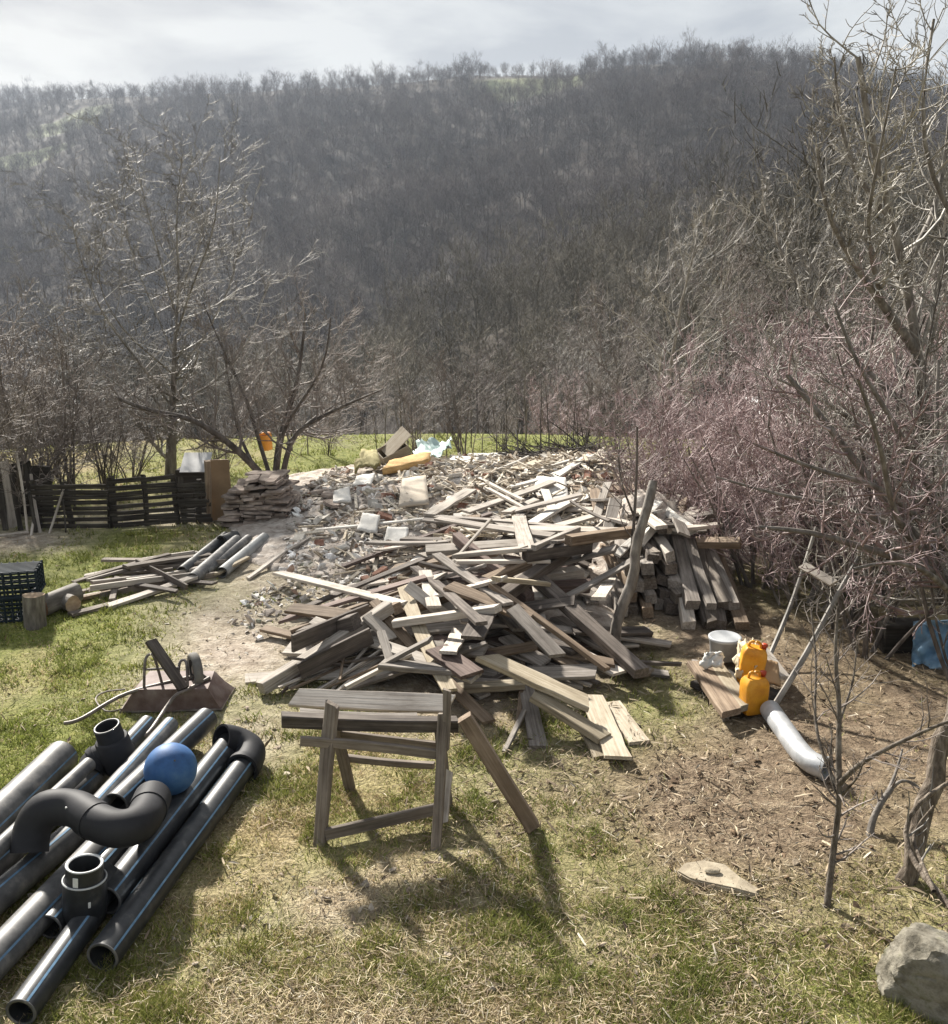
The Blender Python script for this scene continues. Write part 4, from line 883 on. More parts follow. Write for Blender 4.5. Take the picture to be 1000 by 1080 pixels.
def beam_between(name, A, B, W, T, mat, parent=None, roll=0.0, rng=wrng, **k):
    "board with its axis from A to B; W across, T upwards"
    A, B = Vector(A), Vector(B); X_ = (B - A).normalized(); Y_ = Vector((0, 0, 1)).cross(X_)
    if Y_.length < 1e-4: Y_ = Vector((0, 1, 0))
    Y_.normalize(); Z_ = X_.cross(Y_)
    M = Matrix((X_, Y_, Z_)).transposed().to_4x4() @ Matrix.Rotation(roll, 4, 'X')
    o = mobj(name, plank_mesh(name, (B - A).length, W, T, mat, rng, **k), parent)
    o.rotation_mode = 'QUATERNION'; o.rotation_quaternion = M.to_quaternion(); o.location = (A + B) / 2
    return o
ZG = {'heap': 'planks of the big timber heap', 'stack': 'squared beams piled right of the leaning pole', 'debris': 'laths and board pieces on the rubble', 'sticks': 'sticks in the low pile by the far pipes'}
ZN = {'heap': 'the timber heap', 'stack': 'the beam pile', 'debris': 'the rubble', 'sticks': 'the stick pile'}
ZC = {'heap': (.05, 8.2, .45, .45), 'stack': (1.9, 9.0, .25, .45), 'debris': (.9, 11.6, .6, .6), 'sticks': (-3.41, 9.3, .14, .12)}
def turned(yaw, pitch, roll):
    return tuple((Matrix.Rotation(R(yaw), 4, 'Z') @ Matrix.Rotation(R(-pitch), 4, 'Y') @ Matrix.Rotation(R(roll), 4, 'X')).to_quaternion())
STACK = []                                                                       # the beam pile: ends towards the house, long ones sloping down on its right
srn = random.Random(12); gs = srn.gauss
for lay in range(5):
    xx = 1.33 + .03 * lay
    while xx < 1.98 - .03 * lay:
        W, T = srn.uniform(.09, .135), srn.uniform(.085, .115); Ln = srn.uniform(.8, 1.5); y0 = 8.32 + .07 * lay + abs(gs(0, .11))
        STACK.append(('stack', 'beam', Ln, W, T, xx + W / 2, y0 + Ln / 2, .055 + lay * .108 + .02, *turned(90 + gs(0, 5), gs(1.5, 1.5), gs(0, 7)))); xx += W * 1.06
for k in range(9):
    W, T = srn.uniform(.09, .13), srn.uniform(.08, .11); Ln = srn.uniform(1.5, 2.0); row = k // 5; xx = 1.98 + (k % 5) * .115 + row * .05; y0 = 7.98 + row * .15 + abs(gs(0, .08)); pt = 13 + gs(0, 2)
    STACK.append(('stack', 'beam', Ln, W, T, xx + .03, y0 + Ln / 2 * math.cos(R(pt)), .06 + Ln / 2 * math.sin(R(pt)) + row * .115, *turned(88 + gs(0, 3), pt, gs(0, 8))))
for k in range(34):
    Ln = srn.uniform(.3, .75); W, T = (srn.uniform(.07, .15), srn.uniform(.022, .04)) if k % 3 else (srn.uniform(.08, .11), srn.uniform(.07, .1))
    xx, yy = 1.4 + srn.random() * 1.05, 8.75 + srn.random() * 1.7
    STACK.append(('stack', 'short', Ln, W, T, xx, yy, .60 + srn.random() * .14 - .10 * abs(xx - 1.85), *turned(srn.uniform(20, 150), gs(0, 12), gs(0, 16))))
def word(v, s, ws):
    k = int(np.digitize(v, [-1.35 * s, -.45 * s, .45 * s, 1.35 * s])); return ws[k]
for i, (zn, kd, Ln, W, T, x, y, z, qw, qx, qy, qz) in enumerate(STACK + [q_ for q_ in TIMBER if q_[0] != 'stack']):
    r = wrng.random()
    if zn == 'sticks': x -= .36
    if (zn == 'heap' and (abs(x - .05) > 1.4 or y < 6.75)) or (zn == 'sticks' and i % 5 == 0) or (zn == 'heap' and y > 9.75 and i % 2) or (zn == 'debris' and y > 11.0 and i % 5 < 3) or (zn != 'stack' and x > 1.25 and y < 8.9): continue
    if zn == 'heap': look = 'pgdwrgy'[int(np.searchsorted([.30, .58, .76, .87, .93, .97], r))]
    elif zn == 'stack': look = ('pgsdw' if kd == 'beam' else 'vpgsw')[int(np.searchsorted([.12, .42, .72, .90] if kd == 'beam' else [.3, .6, .8, .95], r))]
    elif zn == 'debris': look = 'vpbgw'[int(np.searchsorted([.36, .72, .80, .94], r))]
    else: look = 'pgsdw'[int(np.searchsorted([.14, .45, .75, .92], r))]; W *= 1.9
    nm = {'plank': 'plank', 'short': 'board_piece', 'batten': 'batten', 'beam': 'squared_timber', 'stick': 'wood_stick'}[kd]
    o = put(nm, plank_mesh(nm, Ln, W, T, WOOD[look], wrng), x, y, z, (qw, qx, qy, qz))
    ax = o.rotation_quaternion @ Vector((1, 0, 0)); yaw = math.degrees(math.atan2(ax.y, ax.x)) % 180
    cx, cy, sx, sy = ZC[zn]
    size = 'very short' if Ln < .55 else 'short' if Ln < .85 else 'middling' if Ln < 1.2 else 'long' if Ln < 1.6 else 'very long'
    turn = 'lying crossways' if yaw < 22 or yaw > 158 else 'pointing forwards' if 62 < yaw < 118 else 'slanting right' if yaw <= 62 else 'slanting left'
    if abs(ax.z) > .35: turn = 'steep'
    pos = word(x - cx, sx, ['far left', 'left', 'middle', 'right', 'far right']) + ' ' + word(y - cy, sy, ['front', 'foreground', 'centre', 'rear', 'back'])
    tag(o, '%s %s %s %s at %s of %s' % (size, LOOK[look], {'squared_timber': 'beam', 'board_piece': 'board', 'wood_stick': 'stick'}.get(nm, nm), turn, pos, ZN[zn]), {'board_piece': 'board', 'squared_timber': 'timber', 'wood_stick': 'stick'}.get(nm, nm), ZG[zn])
for lab, look, Ln, W, T, x, y, z, qw, qx, qy, qz in HEROES:
    nm = 'squared_timber' if min(W, T) > .07 else 'batten' if max(W, T) < .075 else 'plank'
    if lab.startswith('wide yellowish plank'): o = beam_between(nm, G(519, 696, .40), G(622, 743, .20), W, T, WOOD[look], bow=.003)
    elif lab.startswith('yellowish brown plank, lower'): o = beam_between(nm, G(562, 732, .24), G(637, 779, .07), W, T, WOOD[look], bow=.003)
    else: o = put(nm, plank_mesh(nm, Ln, W, T, WOOD[look], wrng, bow=.006, rag=.012), x, y, z, (qw, qx, qy, qz))
    tag(o, lab, nm.replace('squared_', ''), ZG['heap'] if 'heap' in lab else ZG['debris'])
# ================================================================ rubble, litter, grass
def rock_form(seed, n=14, flat=.7):
    rr = np.random.default_rng(seed); bm = bmesh.new()
    for p in unit(rr.normal(0, 1, (n, 3))) * rr.uniform(.75, 1, (n, 1)): bm.verts.new(p * np.array([1, rr.uniform(.6, .95), flat]))
    bmesh.ops.convex_hull(bm, input=bm.verts)
    for v in [v for v in bm.verts if not v.link_faces]: bm.verts.remove(v)
    bmesh.ops.triangulate(bm, faces=bm.faces); bm.verts.index_update()
    V = np.array([v.co[:] for v in bm.verts]); F = np.array([[v.index for v in f.verts] for f in bm.faces]); bm.free(); return V, F
def eul(a, b, c):
    "batch of rotation matrices from z, x, y angles"
    def Rm(t, ax):
        o = np.zeros((len(t), 3, 3)); cs, sn = np.cos(t), np.sin(t); i, j = [(1, 2), (2, 0), (0, 1)][ax]
        o[:, ax, ax] = 1; o[:, i, i] = cs; o[:, j, j] = cs; o[:, i, j] = -sn; o[:, j, i] = sn; return o
    return Rm(a, 2) @ Rm(b, 0) @ Rm(c, 1)
def clutter(forms, P, S, rots, colors, rng):
    "many copies of a few little forms gathered into arrays"
    Vs, Fs, Cs, off = [], [], [], 0
    pick = rng.integers(0, len(forms), len(P))
    for k, (V, F) in enumerate(forms):
        m = pick == k; n = m.sum()
        if not n: continue
        W_ = np.einsum('nij,nvj->nvi', rots[m], V[None] * S[m][:, None]) + P[m][:, None]
        Vs.append(W_.reshape(-1, 3)); Fs.append((F[None] + (off + np.arange(n) * len(V))[:, None, None]).reshape(-1, F.shape[1])); Cs.append(np.repeat(colors[m], len(V), 0)); off += n * len(V)
    return np.concatenate(Vs), np.concatenate(Fs), np.concatenate(Cs)
def attr_mat(name, rough=.9, spec=.2, noise=0, var=.35, trans=0):
    m, N, L, b = newmat(name, rough, spec)
    a = N.new('ShaderNodeAttribute'); a.attribute_name = 'tint'; out = a.outputs['Color']
    if noise:
        tc = N.new('ShaderNodeTexCoord'); n = N.new('ShaderNodeTexNoise'); n.inputs['Scale'].default_value = noise; n.inputs['Detail'].default_value = 6; L.new(tc.outputs['Object'], n.inputs['Vector'])
        r = ramp(N, [(.3, (1 - var,) * 3), (.7, (1 + var * .6,) * 3)]); L.new(n.outputs['Fac'], r.inputs[0])
        q = N.new('ShaderNodeMix'); q.data_type = 'RGBA'; q.blend_type = 'MULTIPLY'; q.inputs[0].default_value = 1; L.new(out, q.inputs[6]); L.new(r.outputs[0], q.inputs[7]); out = q.outputs[2]
        bp = N.new('ShaderNodeBump'); bp.inputs['Strength'].default_value = .5; bp.inputs['Distance'].default_value = .01; L.new(n.outputs['Fac'], bp.inputs['Height']); L.new(bp.outputs[0], b.inputs['Normal'])
    L.new(out, b.inputs['Base Color'])
    if trans:
        tr = N.new('ShaderNodeBsdfTranslucent'); L.new(out, tr.inputs[0]); ms = N.new('ShaderNodeMixShader'); ms.inputs[0].default_value = trans
        L.new(b.outputs[0], ms.inputs[1]); L.new(tr.outputs[0], ms.inputs[2]); L.new(ms.outputs[0], N['Material Output'].inputs[0])
    return m
M_rubble = attr_mat('rubble_pieces', .95, .15, 30); M_litter = attr_mat('plant_litter', .85, .2); M_grass = attr_mat('grass_blades', .7, .25, 0, 0, .3)
rg = np.random.default_rng(21)
# --- the debris bed itself
gx, gy = np.meshgrid(np.linspace(-4.2, 4.4, 190), np.linspace(6.6, 16.6, 220), indexing='ij'); base = mound_z(gx, gy) - land_z(gx, gy)
gz = mound_z(gx, gy) + np.where(base > .01, (fbm(gx * 5, gy * 5, 88, 4) - .5) * .12, 0) - np.where(base > .02, 0, .12)
ii = np.arange(gx.size).reshape(gx.shape); F = np.stack([ii[:-1, :-1], ii[1:, :-1], ii[1:, 1:], ii[:-1, 1:]], -1).reshape(-1, 4)
M_bed = noise_mat('debris_dust', [(.3, (.25, .21, .18)), (.48, (.44, .385, .335)), (.6, (.56, .505, .45)), (.72, (.68, .64, .59))], 9, .95, .1, .9, (1, 1, 1), 8, 0, 'Object', .05)
tag(mobj('debris_bed', npmesh('debris_bed', np.stack([gx, gy, gz], -1).reshape(-1, 3), F, M_bed)), kind='stuff')
# --- rubble pieces
def region_pts(n, pxs, jitter=0):
    "points inside a photo-plan polygon given by ground corners"
    poly = np.array([G(*p)[:2] for p in pxs]); lo, hi = poly.min(0), poly.max(0); out = []
    while sum(len(o) for o in out) < n:
        q = rg.uniform(lo, hi, (n * 2, 2)); ins = np.zeros(len(q), bool)
        for (x1, y1), (x2, y2) in zip(poly, np.roll(poly, -1, 0)):
            c = ((y1 > q[:, 1]) != (y2 > q[:, 1])) & (q[:, 0] < (x2 - x1) * (q[:, 1] - y1) / (y2 - y1 + 1e-12) + x1); ins ^= c
        out.append(q[ins])
    return np.concatenate(out)[:n]
RUB = [(235, 655), (300, 600), (300, 550), (352, 500), (430, 492), (560, 488), (640, 500), (730, 545), (760, 560), (690, 580), (560, 600), (470, 650), (390, 690), (320, 700)]
forms = [rock_form(s, 11 + s % 4, f) for s, f in enumerate((.75, .6, .35, .25, .7, .4, .2, .55))]
def palette(n, cols, wts, sd=.12):
    c = np.array(cols)[rg.choice(len(cols), n, p=np.array(wts) / sum(wts))]; return np.clip(c * rg.normal(1, sd, (n, 1)), .01, .85)
n = 10500
p = region_pts(n, RUB); keep = fbm(p[:, 0] * .9, p[:, 1] * .9, 13, 3) + .25 * (p[:, 1] > 9.5) > .36; p = p[keep]; n = len(p)
sz = np.clip(rg.lognormal(-3.75, .55, n), .008, .085)
P = np.stack([p[:, 0], p[:, 1], mound_z(p[:, 0], p[:, 1]) + sz * .35], 1)
col = palette(n, [(.76, .725, .68), (.60, .555, .505), (.40, .35, .305), (.36, .25, .19), (.22, .22, .17), (.50, .45, .36)], [3.2, 3, 2, .6, .8, 1.4])
V, F, C = clutter(forms, P, sz[:, None] * np.stack([rg.uniform(.8, 1.7, n), rg.uniform(.7, 1.2, n), rg.uniform(.5, 1, n)], 1), eul(rg.uniform(0, 6.3, n), rg.normal(0, .5, n), rg.normal(0, .5, n)), col, rg)
tag(mobj('rubble', npmesh('rubble', V, None, M_rubble, {'tint': C}, False, None, F)), kind='stuff')
# --- splinters and thin laths too many to count
def stick_form():
    V = np.array([[x, y, z] for x in (-.5, .5) for y, z in ((-.5, -.5), (.5, -.5), (.5, .5), (-.5, .5))], float)
    return V, np.array([[0, 1, 5, 4], [1, 2, 6, 5], [2, 3, 7, 6], [3, 0, 4, 7], [0, 3, 2, 1], [4, 5, 6, 7]])
n = 3200
p = region_pts(n, [(300, 600), (352, 515), (560, 492), (700, 540), (720, 570), (560, 600), (440, 640)])
# denser towards the right of the rubble where the laths were thrown
keep = rg.random(n) < np.clip(.35 + (p[:, 0] + .6) * .45, .12, 1); p = p[keep]; n = len(p)
S = np.stack([rg.uniform(.08, .5, n), rg.uniform(.012, .045, n), rg.uniform(.006, .02, n)], 1)
P = np.stack([p[:, 0], p[:, 1], mound_z(p[:, 0], p[:, 1]) + rg.uniform(.01, .07, n)], 1)
V, F, C = clutter([stick_form()], P, S, eul(rg.uniform(0, 6.3, n), rg.normal(0, .3, n), rg.normal(0, .28, n)), palette(n, [(.60, .54, .45), (.42, .36, .28), (.25, .2, .15)], [5, 3, 1.5]), rg)
tag(mobj('wood_splinters', npmesh('wood_splinters', V, F, M_rubble, {'tint': C}, False)), kind='stuff')
# --- chips, straw and leaves on the yard
def fan_pts(n, rmin, rmax, half=31):
    "ground points evenly spread over the picture rather than over the ground"
    u = rg.random(n); r = 1 / (1 / rmin + u * (1 / rmax - 1 / rmin)); a = np.radians(rg.uniform(-half, half, n)); return np.stack([r * np.sin(a), r * np.cos(a)], 1)
leaf = (np.array([[-.5, 0, 0], [0, -.16, .06], [.5, 0, 0], [-.05, .14, .1]], float), np.array([[0, 1, 2], [0, 2, 3]]))
curl = (np.array([[-.5, -.07, 0], [-.5, .06, .02], [0, -.08, .035], [.05, .09, .03], [.5, -.05, .02], [.45, .06, 0]], float), np.array([[0, 2, 1], [1, 2, 3], [2, 4, 3], [3, 4, 5]]))
n = 90000; p = fan_pts(n, 2.7, 13)
x, y = p[:, 0], p[:, 1]
chip = np.maximum.reduce([blob(x, y, G(640, 850), 1.0, .9, 0, .6), blob(x, y, G(700, 1000), 1.3, .9, 0, .6) * .55, blob(x, y, G(560, 960), .7, .6, 0, .7) * .6, blob(x, y, G(870, 900), 1.3, 1.4, 0, .6) * .6, blob(x, y, G(950, 680), 2, 2.5, 0, .5) * .8, blob(x, y, G(780, 780), 1.2, 1, 0, .6) * .55, .07 + 0 * x])
keep = rg.random(n) < chip * np.clip(fbm(x * 2.2, y * 2.2, 19, 3) * 2.4 - .5, .1, 1); p = p[keep]; n = len(p); x, y = p[:, 0], p[:, 1]
sz = np.clip(rg.lognormal(-3.4, .5, n), .01, .11) * np.clip(.55 + (np.hypot(x, y) - 3) * .25, .55, 1.1)
P = np.stack([x, y, land_z(x, y) + .012 + rg.uniform(0, .025, n)], 1)
col = palette(n, [(.40, .33, .235), (.29, .23, .155), (.19, .145, .10), (.12, .09, .065), (.46, .41, .33)], [2.5, 3, 3, 2, .6])
V, F, C = clutter([leaf, curl, curl], P, np.stack([sz, sz * rg.uniform(.25, .9, n), sz], 1), eul(rg.uniform(0, 6.3, n), rg.normal(0, .35, n), rg.normal(0, .35, n)), col, rg)
tag(mobj('wood_chips_and_leaves', npmesh('wood_chips_and_leaves', V, None, M_litter, {'tint': C}, False, None, F)), kind='stuff')
n = 120000; p = fan_pts(n, 2.6, 9, 32); x, y = p[:, 0], p[:, 1]
keep = rg.random(n) < (.15 + .85 * np.clip((fbm(x * 1.7 + 5, y * 1.7, 29, 4) - .36) * 4, 0, 1)) * (.12 + .7 * dry_mask(x, y)) * (1 - .65 * soil_mask(x, y)); p = p[keep]; n = len(p); x, y = p[:, 0], p[:, 1]
sl = rg.uniform(.02, .075, n); P = np.stack([x, y, land_z(x, y) + .008 + rg.uniform(0, .02, n)], 1)
straw = (np.array([[-.5, -.5, 0], [-.5, .5, 0], [.5, .3, .1], [.5, -.3, .1]], float), np.array([[0, 3, 2, 1]]))
V, F, C = clutter([straw], P, np.stack([sl, rg.uniform(.0015, .0045, n), sl * .4], 1), eul(rg.uniform(0, 6.3, n), rg.normal(0, .3, n), rg.normal(0, .25, n)), palette(n, [(.47, .39, .25), (.33, .26, .165), (.16, .115, .075), (.55, .49, .37)], [4, 3, 2.5, 1.2]), rg)
tag(mobj('dry_straw', npmesh('dry_straw', V, F, M_litter, {'tint': C}, False)), kind='stuff')
# --- soil crumbs
n = 9000; p = fan_pts(n, 2.7, 10); sm = soil_mask(p[:, 0], p[:, 1]); p = p[rg.random(n) < sm * .8]; n = len(p)
sz = np.clip(rg.lognormal(-4.4, .5, n), .005, .035); bmk = brown_mask(p[:, 0], p[:, 1])[:, None]
col = palette(n, [(.40, .35, .29), (.28, .23, .18), (.5, .46, .40)], [3, 3, 1]) * (1 - bmk) + palette(n, [(.20, .14, .09), (.13, .09, .06), (.33, .27, .2)], [4, 4, 1]) * bmk
V, F, C = clutter(forms, np.stack([p[:, 0], p[:, 1], land_z(p[:, 0], p[:, 1]) + sz * .3], 1), np.repeat(sz[:, None], 3, 1) * [1.2, 1, .7], eul(rg.uniform(0, 6.3, n), rg.normal(0, .4, n), rg.normal(0, .4, n)), col, rg)
tag(mobj('soil_crumbs', npmesh('soil_crumbs', V, None, M_rubble, {'tint': C}, False, None, F)), kind='stuff')
# --- grass
n = 760000; p = fan_pts(n, 2.6, 20, 33); x, y = p[:, 0], p[:, 1]
sm = soil_mask(x, y); dr = dry_mask(x, y); cl = fbm(x * 3.1, y * 3.1, 63, 4)
edge_far = np.hypot(x, y) < 18.8
cl2 = np.clip((cl - .38) * 6, 0, 1)
dens = np.clip(1.05 - sm * 1.3, 0.012, 1) * (.12 + .88 * cl2) * (1 - .25 * dr) * np.clip(1.2 - np.maximum(base.max() * 0, 0), 0, 1)
onm = (mound_z(x, y) - land_z(x, y)) > .03
keep = (rg.random(n) < dens) & edge_far & ~onm; p = p[keep]; n = len(p); x, y = p[:, 0], p[:, 1]; dr = dr[keep]; cl = cl[keep]; sm = sm[keep]
r_ = np.hypot(x, y); tuft = np.clip((fbm(x * 4.3 + 3, y * 4.3, 97, 3) - .53) * 8, 0, 1) * np.clip(1.3 - dr, 0, 1)
h = (rg.uniform(.014, .038, n) + .052 * tuft * rg.random(n)) * (1 + .25 * np.clip((r_ - 9) / 6, 0, 1))
wd = rg.uniform(.0022, .0042, n) * np.clip(r_ / 4.2, 1, 3.2)
an = rg.uniform(0, 6.283, n); lean = rg.uniform(.2, 1.5, n) * h; la = rg.uniform(0, 6.283, n)
B = np.stack([x, y, land_z(x, y) - .004], 1); dw = np.stack([np.cos(an) * wd, np.sin(an) * wd, 0 * an], 1)
T = B + np.stack([np.cos(la) * lean, np.sin(la) * lean, h], 1)
Vg = np.stack([B - dw, B + dw, T], 1).reshape(-1, 3); Fg = np.arange(n * 3).reshape(-1, 3)
isdry = rg.random(n) < (1 - .75 * tuft) * np.clip(dr * .75 + sm * .4 + .06, 0, 1)
big = fbm(x * .8, y * .8, 5, 3)[:, None]
grc = np.array([.175, .22, .048]) * (1 - big) + np.array([.31, .31, .088]) * big
col = np.where(isdry[:, None], palette(n, [(.56, .46, .27), (.43, .34, .19), (.30, .23, .13)], [2, 3, 2]), grc * (1 - .25 * tuft[:, None]) * rg.normal(1, .22, (n, 1)))
tag(mobj('grass', npmesh('grass', Vg, None, M_grass, {'tint': np.repeat(np.clip(col, .01, .8), 3, 0)}, False, None, Fg)), kind='stuff')
print('grass', n)
# ================================================================ things on the yard
def lathe(prof, s=24, loc=(0, 0, 0), M=None):
    prof = np.array(prof, float); th = np.arange(s) * 2 * np.pi / s
    V = np.stack([prof[:, None, 0] * np.cos(th), prof[:, None, 0] * np.sin(th), np.repeat(prof[:, 1:2], s, 1)], -1).reshape(-1, 3)
    i = np.arange(len(prof) * s).reshape(-1, s); j = np.roll(i, -1, 1)
    return V + np.array(loc), np.stack([i[:-1], j[:-1], j[1:], i[1:]], -1).reshape(-1, 4)
def smooth_path(P, K=24):
    P = [Vector(p) for p in P]; out = []; n = len(P)
    for k in range(K):
        t = k / (K - 1) * (n - 1); i = min(int(t), n - 2); f = t - i
        p0, p1, p2, p3 = P[max(i - 1, 0)], P[i], P[i + 1], P[min(i + 2, n - 1)]
        out.append(.5 * ((2 * p1) + (p2 - p0) * f + (2 * p0 - 5 * p1 + 4 * p2 - p3) * f * f + (3 * p1 - p0 - 3 * p2 + p3) * f ** 3))
    return np.array([tuple(p) for p in out])
def hollow(P, r, wall, s=24):
    "open pipe along points P; r may vary along it"
    P = np.asarray(P, float); r = np.broadcast_to(r, (len(P),)).astype(float)
    Vo, Fo = tubes([((P[None], r[None]), s)]); Vi, Fi = tubes([((P[None], (r - wall)[None]), s)])
    n = len(Vo); k = len(P); F = [Fo[:, ::-1], Fi + n]
    a = np.arange(s); b = (a + 1) % s
    F.append(np.stack([a, b, b + n, a + n], 1)); e = (k - 1) * s; F.append(np.stack([e + b, e + a, e + a + n, e + b + n], 1))
    return np.concatenate([Vo, Vi]), np.concatenate(F)
def fixn(me):
    bm = bmesh.new(); bm.from_mesh(me); bmesh.ops.recalc_face_normals(bm, faces=bm.faces); bm.to_mesh(me); bm.free(); return me
def tube_obj(name, P, r, mat, parent=None, s=10, smooth=True, wall=None, caps=True, sharp=40):
    P = np.array([tuple(p) for p in P], float)
    if wall: V, F = hollow(P, r, wall, s); me = npmesh(name, V, F, mat, smooth=True)
    else:
        r = np.broadcast_to(r, (len(P),)).astype(float); V, F = tubes([((P[None], r[None]), s)])
        me = npmesh(name, V, F, mat, smooth=True)
        bm = bmesh.new(); bm.from_mesh(me); bmesh.ops.holes_fill(bm, edges=[e for e in bm.edges if e.is_boundary], sides=0); bm.to_mesh(me); bm.free()
    fixn(me); me.set_sharp_from_angle(angle=R(sharp)); return mobj(name, me, parent)
def box_bm(sx, sy, sz, bev=.004, seg=1, M=None, bm=None):
    b2 = bmesh.new(); bmesh.ops.create_cube(b2, size=1); bmesh.ops.scale(b2, vec=(sx, sy, sz), verts=b2.verts)
    if bev: bmesh.ops.bevel(b2, geom=b2.edges[:], offset=bev, segments=seg, affect='EDGES')
    if M is not None: bmesh.ops.transform(b2, matrix=M, verts=b2.verts)
    if bm is None: return b2
    t = bpy.data.meshes.new('t'); b2.to_mesh(t); b2.free(); bm.from_mesh(t); bpy.data.meshes.remove(t); return bm
M_pe = noise_mat('black_polythene', [(.35, (.020, .021, .023)), (.55, (.036, .038, .041)), (.68, (.085, .083, .078)), (.82, (.20, .185, .16))], 11, .42, .45, .05, (1, 1, 1), 6, .1)
M_pe_dust = noise_mat('dusty_polythene', [(.35, (.06, .06, .061)), (.55, (.12, .117, .115)), (.70, (.22, .205, .185)), (.82, (.34, .31, .27))], 9, .5, .4, .05, (1, 1, 1), 6, .1)
M_fit = noise_mat('fitting_plastic', [(.35, (.022, .022, .025)), (.6, (.036, .036, .040)), (.8, (.045, .045, .045))], 4, .62, .18, .04, (1, 1, 1), 5, .05)
M_stripe = noise_mat('stripe_blue', [(.3, (.07, .15, .25)), (.7, (.17, .29, .42))], 20, .45, .4, 0, vary=.1)
M_label = noise_mat('white_label', [(.3, (.6, .6, .58)), (.7, (.78, .78, .75))], 30, .6, .3, 0, vary=.05)
M_rim = noise_mat('worn_plastic_rim', [(.3, (.35, .36, .36)), (.7, (.6, .61, .6))], 12, .4, .5, 0, vary=.05)
def pipe(A, B, r, label, mat=M_pe, stripes=(55,), group='black water pipes laid out on the lawn', wall=.012, sw=.075):
    A, B = Vector(A), Vector(B); ln = (B - A).length; X_ = (B - A).normalized(); Y_ = Vector((0, 0, 1)).cross(X_).normalized(); Z_ = X_.cross(Y_)
    t = thing('water_pipe', label, 'pipe', (A + B) / 2, Matrix((X_, Y_, Z_)).transposed().to_euler(), group)
    P = np.stack([np.linspace(-ln / 2, ln / 2, 9), np.zeros(9), np.zeros(9)], 1)
    tube_obj('pipe_body', P, r, mat, t, 28, wall=wall, sharp=50)
    for a in stripes:
        th = np.radians(a) + np.linspace(-sw, sw, 4) * .07 / r * 1.0
        Vv = np.concatenate([np.stack([np.full(4, x), -np.cos(th) * (r + .0012), np.sin(th) * (r + .0012)], 1) for x in (-ln / 2 + .003, ln / 2 - .003)])
        me = npmesh('blue_stripe', Vv, [(k, k + 1, k + 5, k + 4) for k in range(3)], M_stripe); mobj('blue_stripe', fixn(me), t)
    V, F = hollow(np.stack([np.array([-ln / 2 - .001, -ln / 2 + .004]), np.zeros(2), np.zeros(2)], 1), r + .0008, wall + .0016, 28); mobj('cut_rim', fixn(npmesh('cut_rim', V, F, M_pe_dust)), t)
    return t
def ext(A, B, a=0, b=0):
    A, B = Vector(A), Vector(B); d = (B - A).normalized(); return A - d * a, B + d * b
q = lambda *a: G(*a)
pipe(q(108, 1010, .085), q(259, 806, .085), 0.077, 'long black pipe on the grass, nearest the sawhorse, ending in an elbow', stripes=(38, 140))
pipe(q(112, 950, .12), q(242, 784, .12), 0.079, 'black blue-striped pipe running from the upright collar with bright rim', stripes=(50,))
pipe(*ext(q(22, 1068, .075), q(98, 962, .075), 0, .0), 0.068, 'short black pipe under the rim collar, its open end nearest the viewer', stripes=(60,))
pipe(q(52, 978, .075), q(150, 868, .075), 0.068, 'dark pipe low between two others, half hidden beneath the grey S-shaped bend', stripes=(60,))
pipe(*ext(q(0, 1006, .10), q(168, 829, .10), .5), 0.086, 'thick blue-striped pipe reaching under the blue ball', stripes=(35,), mat=M_pe_dust)
pipe(*ext(q(0, 945, .09), q(200, 775, .09), .5), 0.077, 'long dusty pipe through the middle of the bundle', stripes=(70,), mat=M_pe_dust)
pipe(*ext(q(0, 905, .10), q(114, 806, .10), .5), 0.079, 'dusty pipe ending beside the black coupling with the upright neck', stripes=(40,), mat=M_pe_dust)
pipe(*ext(q(0, 893, .26), q(94, 806, .26), .5), 0.045, 'thin pale dusty pipe beside the fat pipe at the left edge', stripes=(), mat=M_pe_dust)
pipe(*ext(q(0, 860, .11), q(66, 797, .11), .5), 0.106, 'fattest grey-black pipe at the far left of the bundle with open end', stripes=(20,), mat=M_pe_dust)
pipe(q(100, 852, .26), q(180, 764, .26), 0.054, 'narrow pipe on top of the bundle, its end below the wheelbarrow', stripes=(70,), mat=M_pe_dust)
pipe(q(122, 850, .24), q(218, 758, .24), 0.079, 'blue-striped pipe on top of the bundle pointing at the wheelbarrow', stripes=(48,))
pipe(q(132, 790, .12), q(156, 764, .12), 0.068, 'short blue-striped pipe stub behind the coupling with the upright neck', stripes=(60,))
# elbow at the far end of the nearest pipe
A, B = q(108, 1010, .085), q(259, 806, .085); d = (B - A).normalized(); s_ = Vector((-d.y, d.x, 0))
t = thing('pipe_elbow', 'black elbow fitting at the far end of the pipe nearest the sawhorse', 'pipe fitting', B + d * .05)
P = smooth_path([B - d * .06, B + d * .05, B + d * .15 + s_ * .03 + Vector((0, 0, .02)), B + d * .17 + s_ * .13 + Vector((0, 0, .06)), B + d * .10 + s_ * .20 + Vector((0, 0, .11))], 18) - np.array(B + d * .05)
tube_obj('elbow_body', P, .1, M_fit, t, 24, wall=.014)
tube_obj('collar', [P[0] - np.array(d) * .005, P[0] + np.array(d) * .035], .108, M_fit, t, 24, wall=.02)
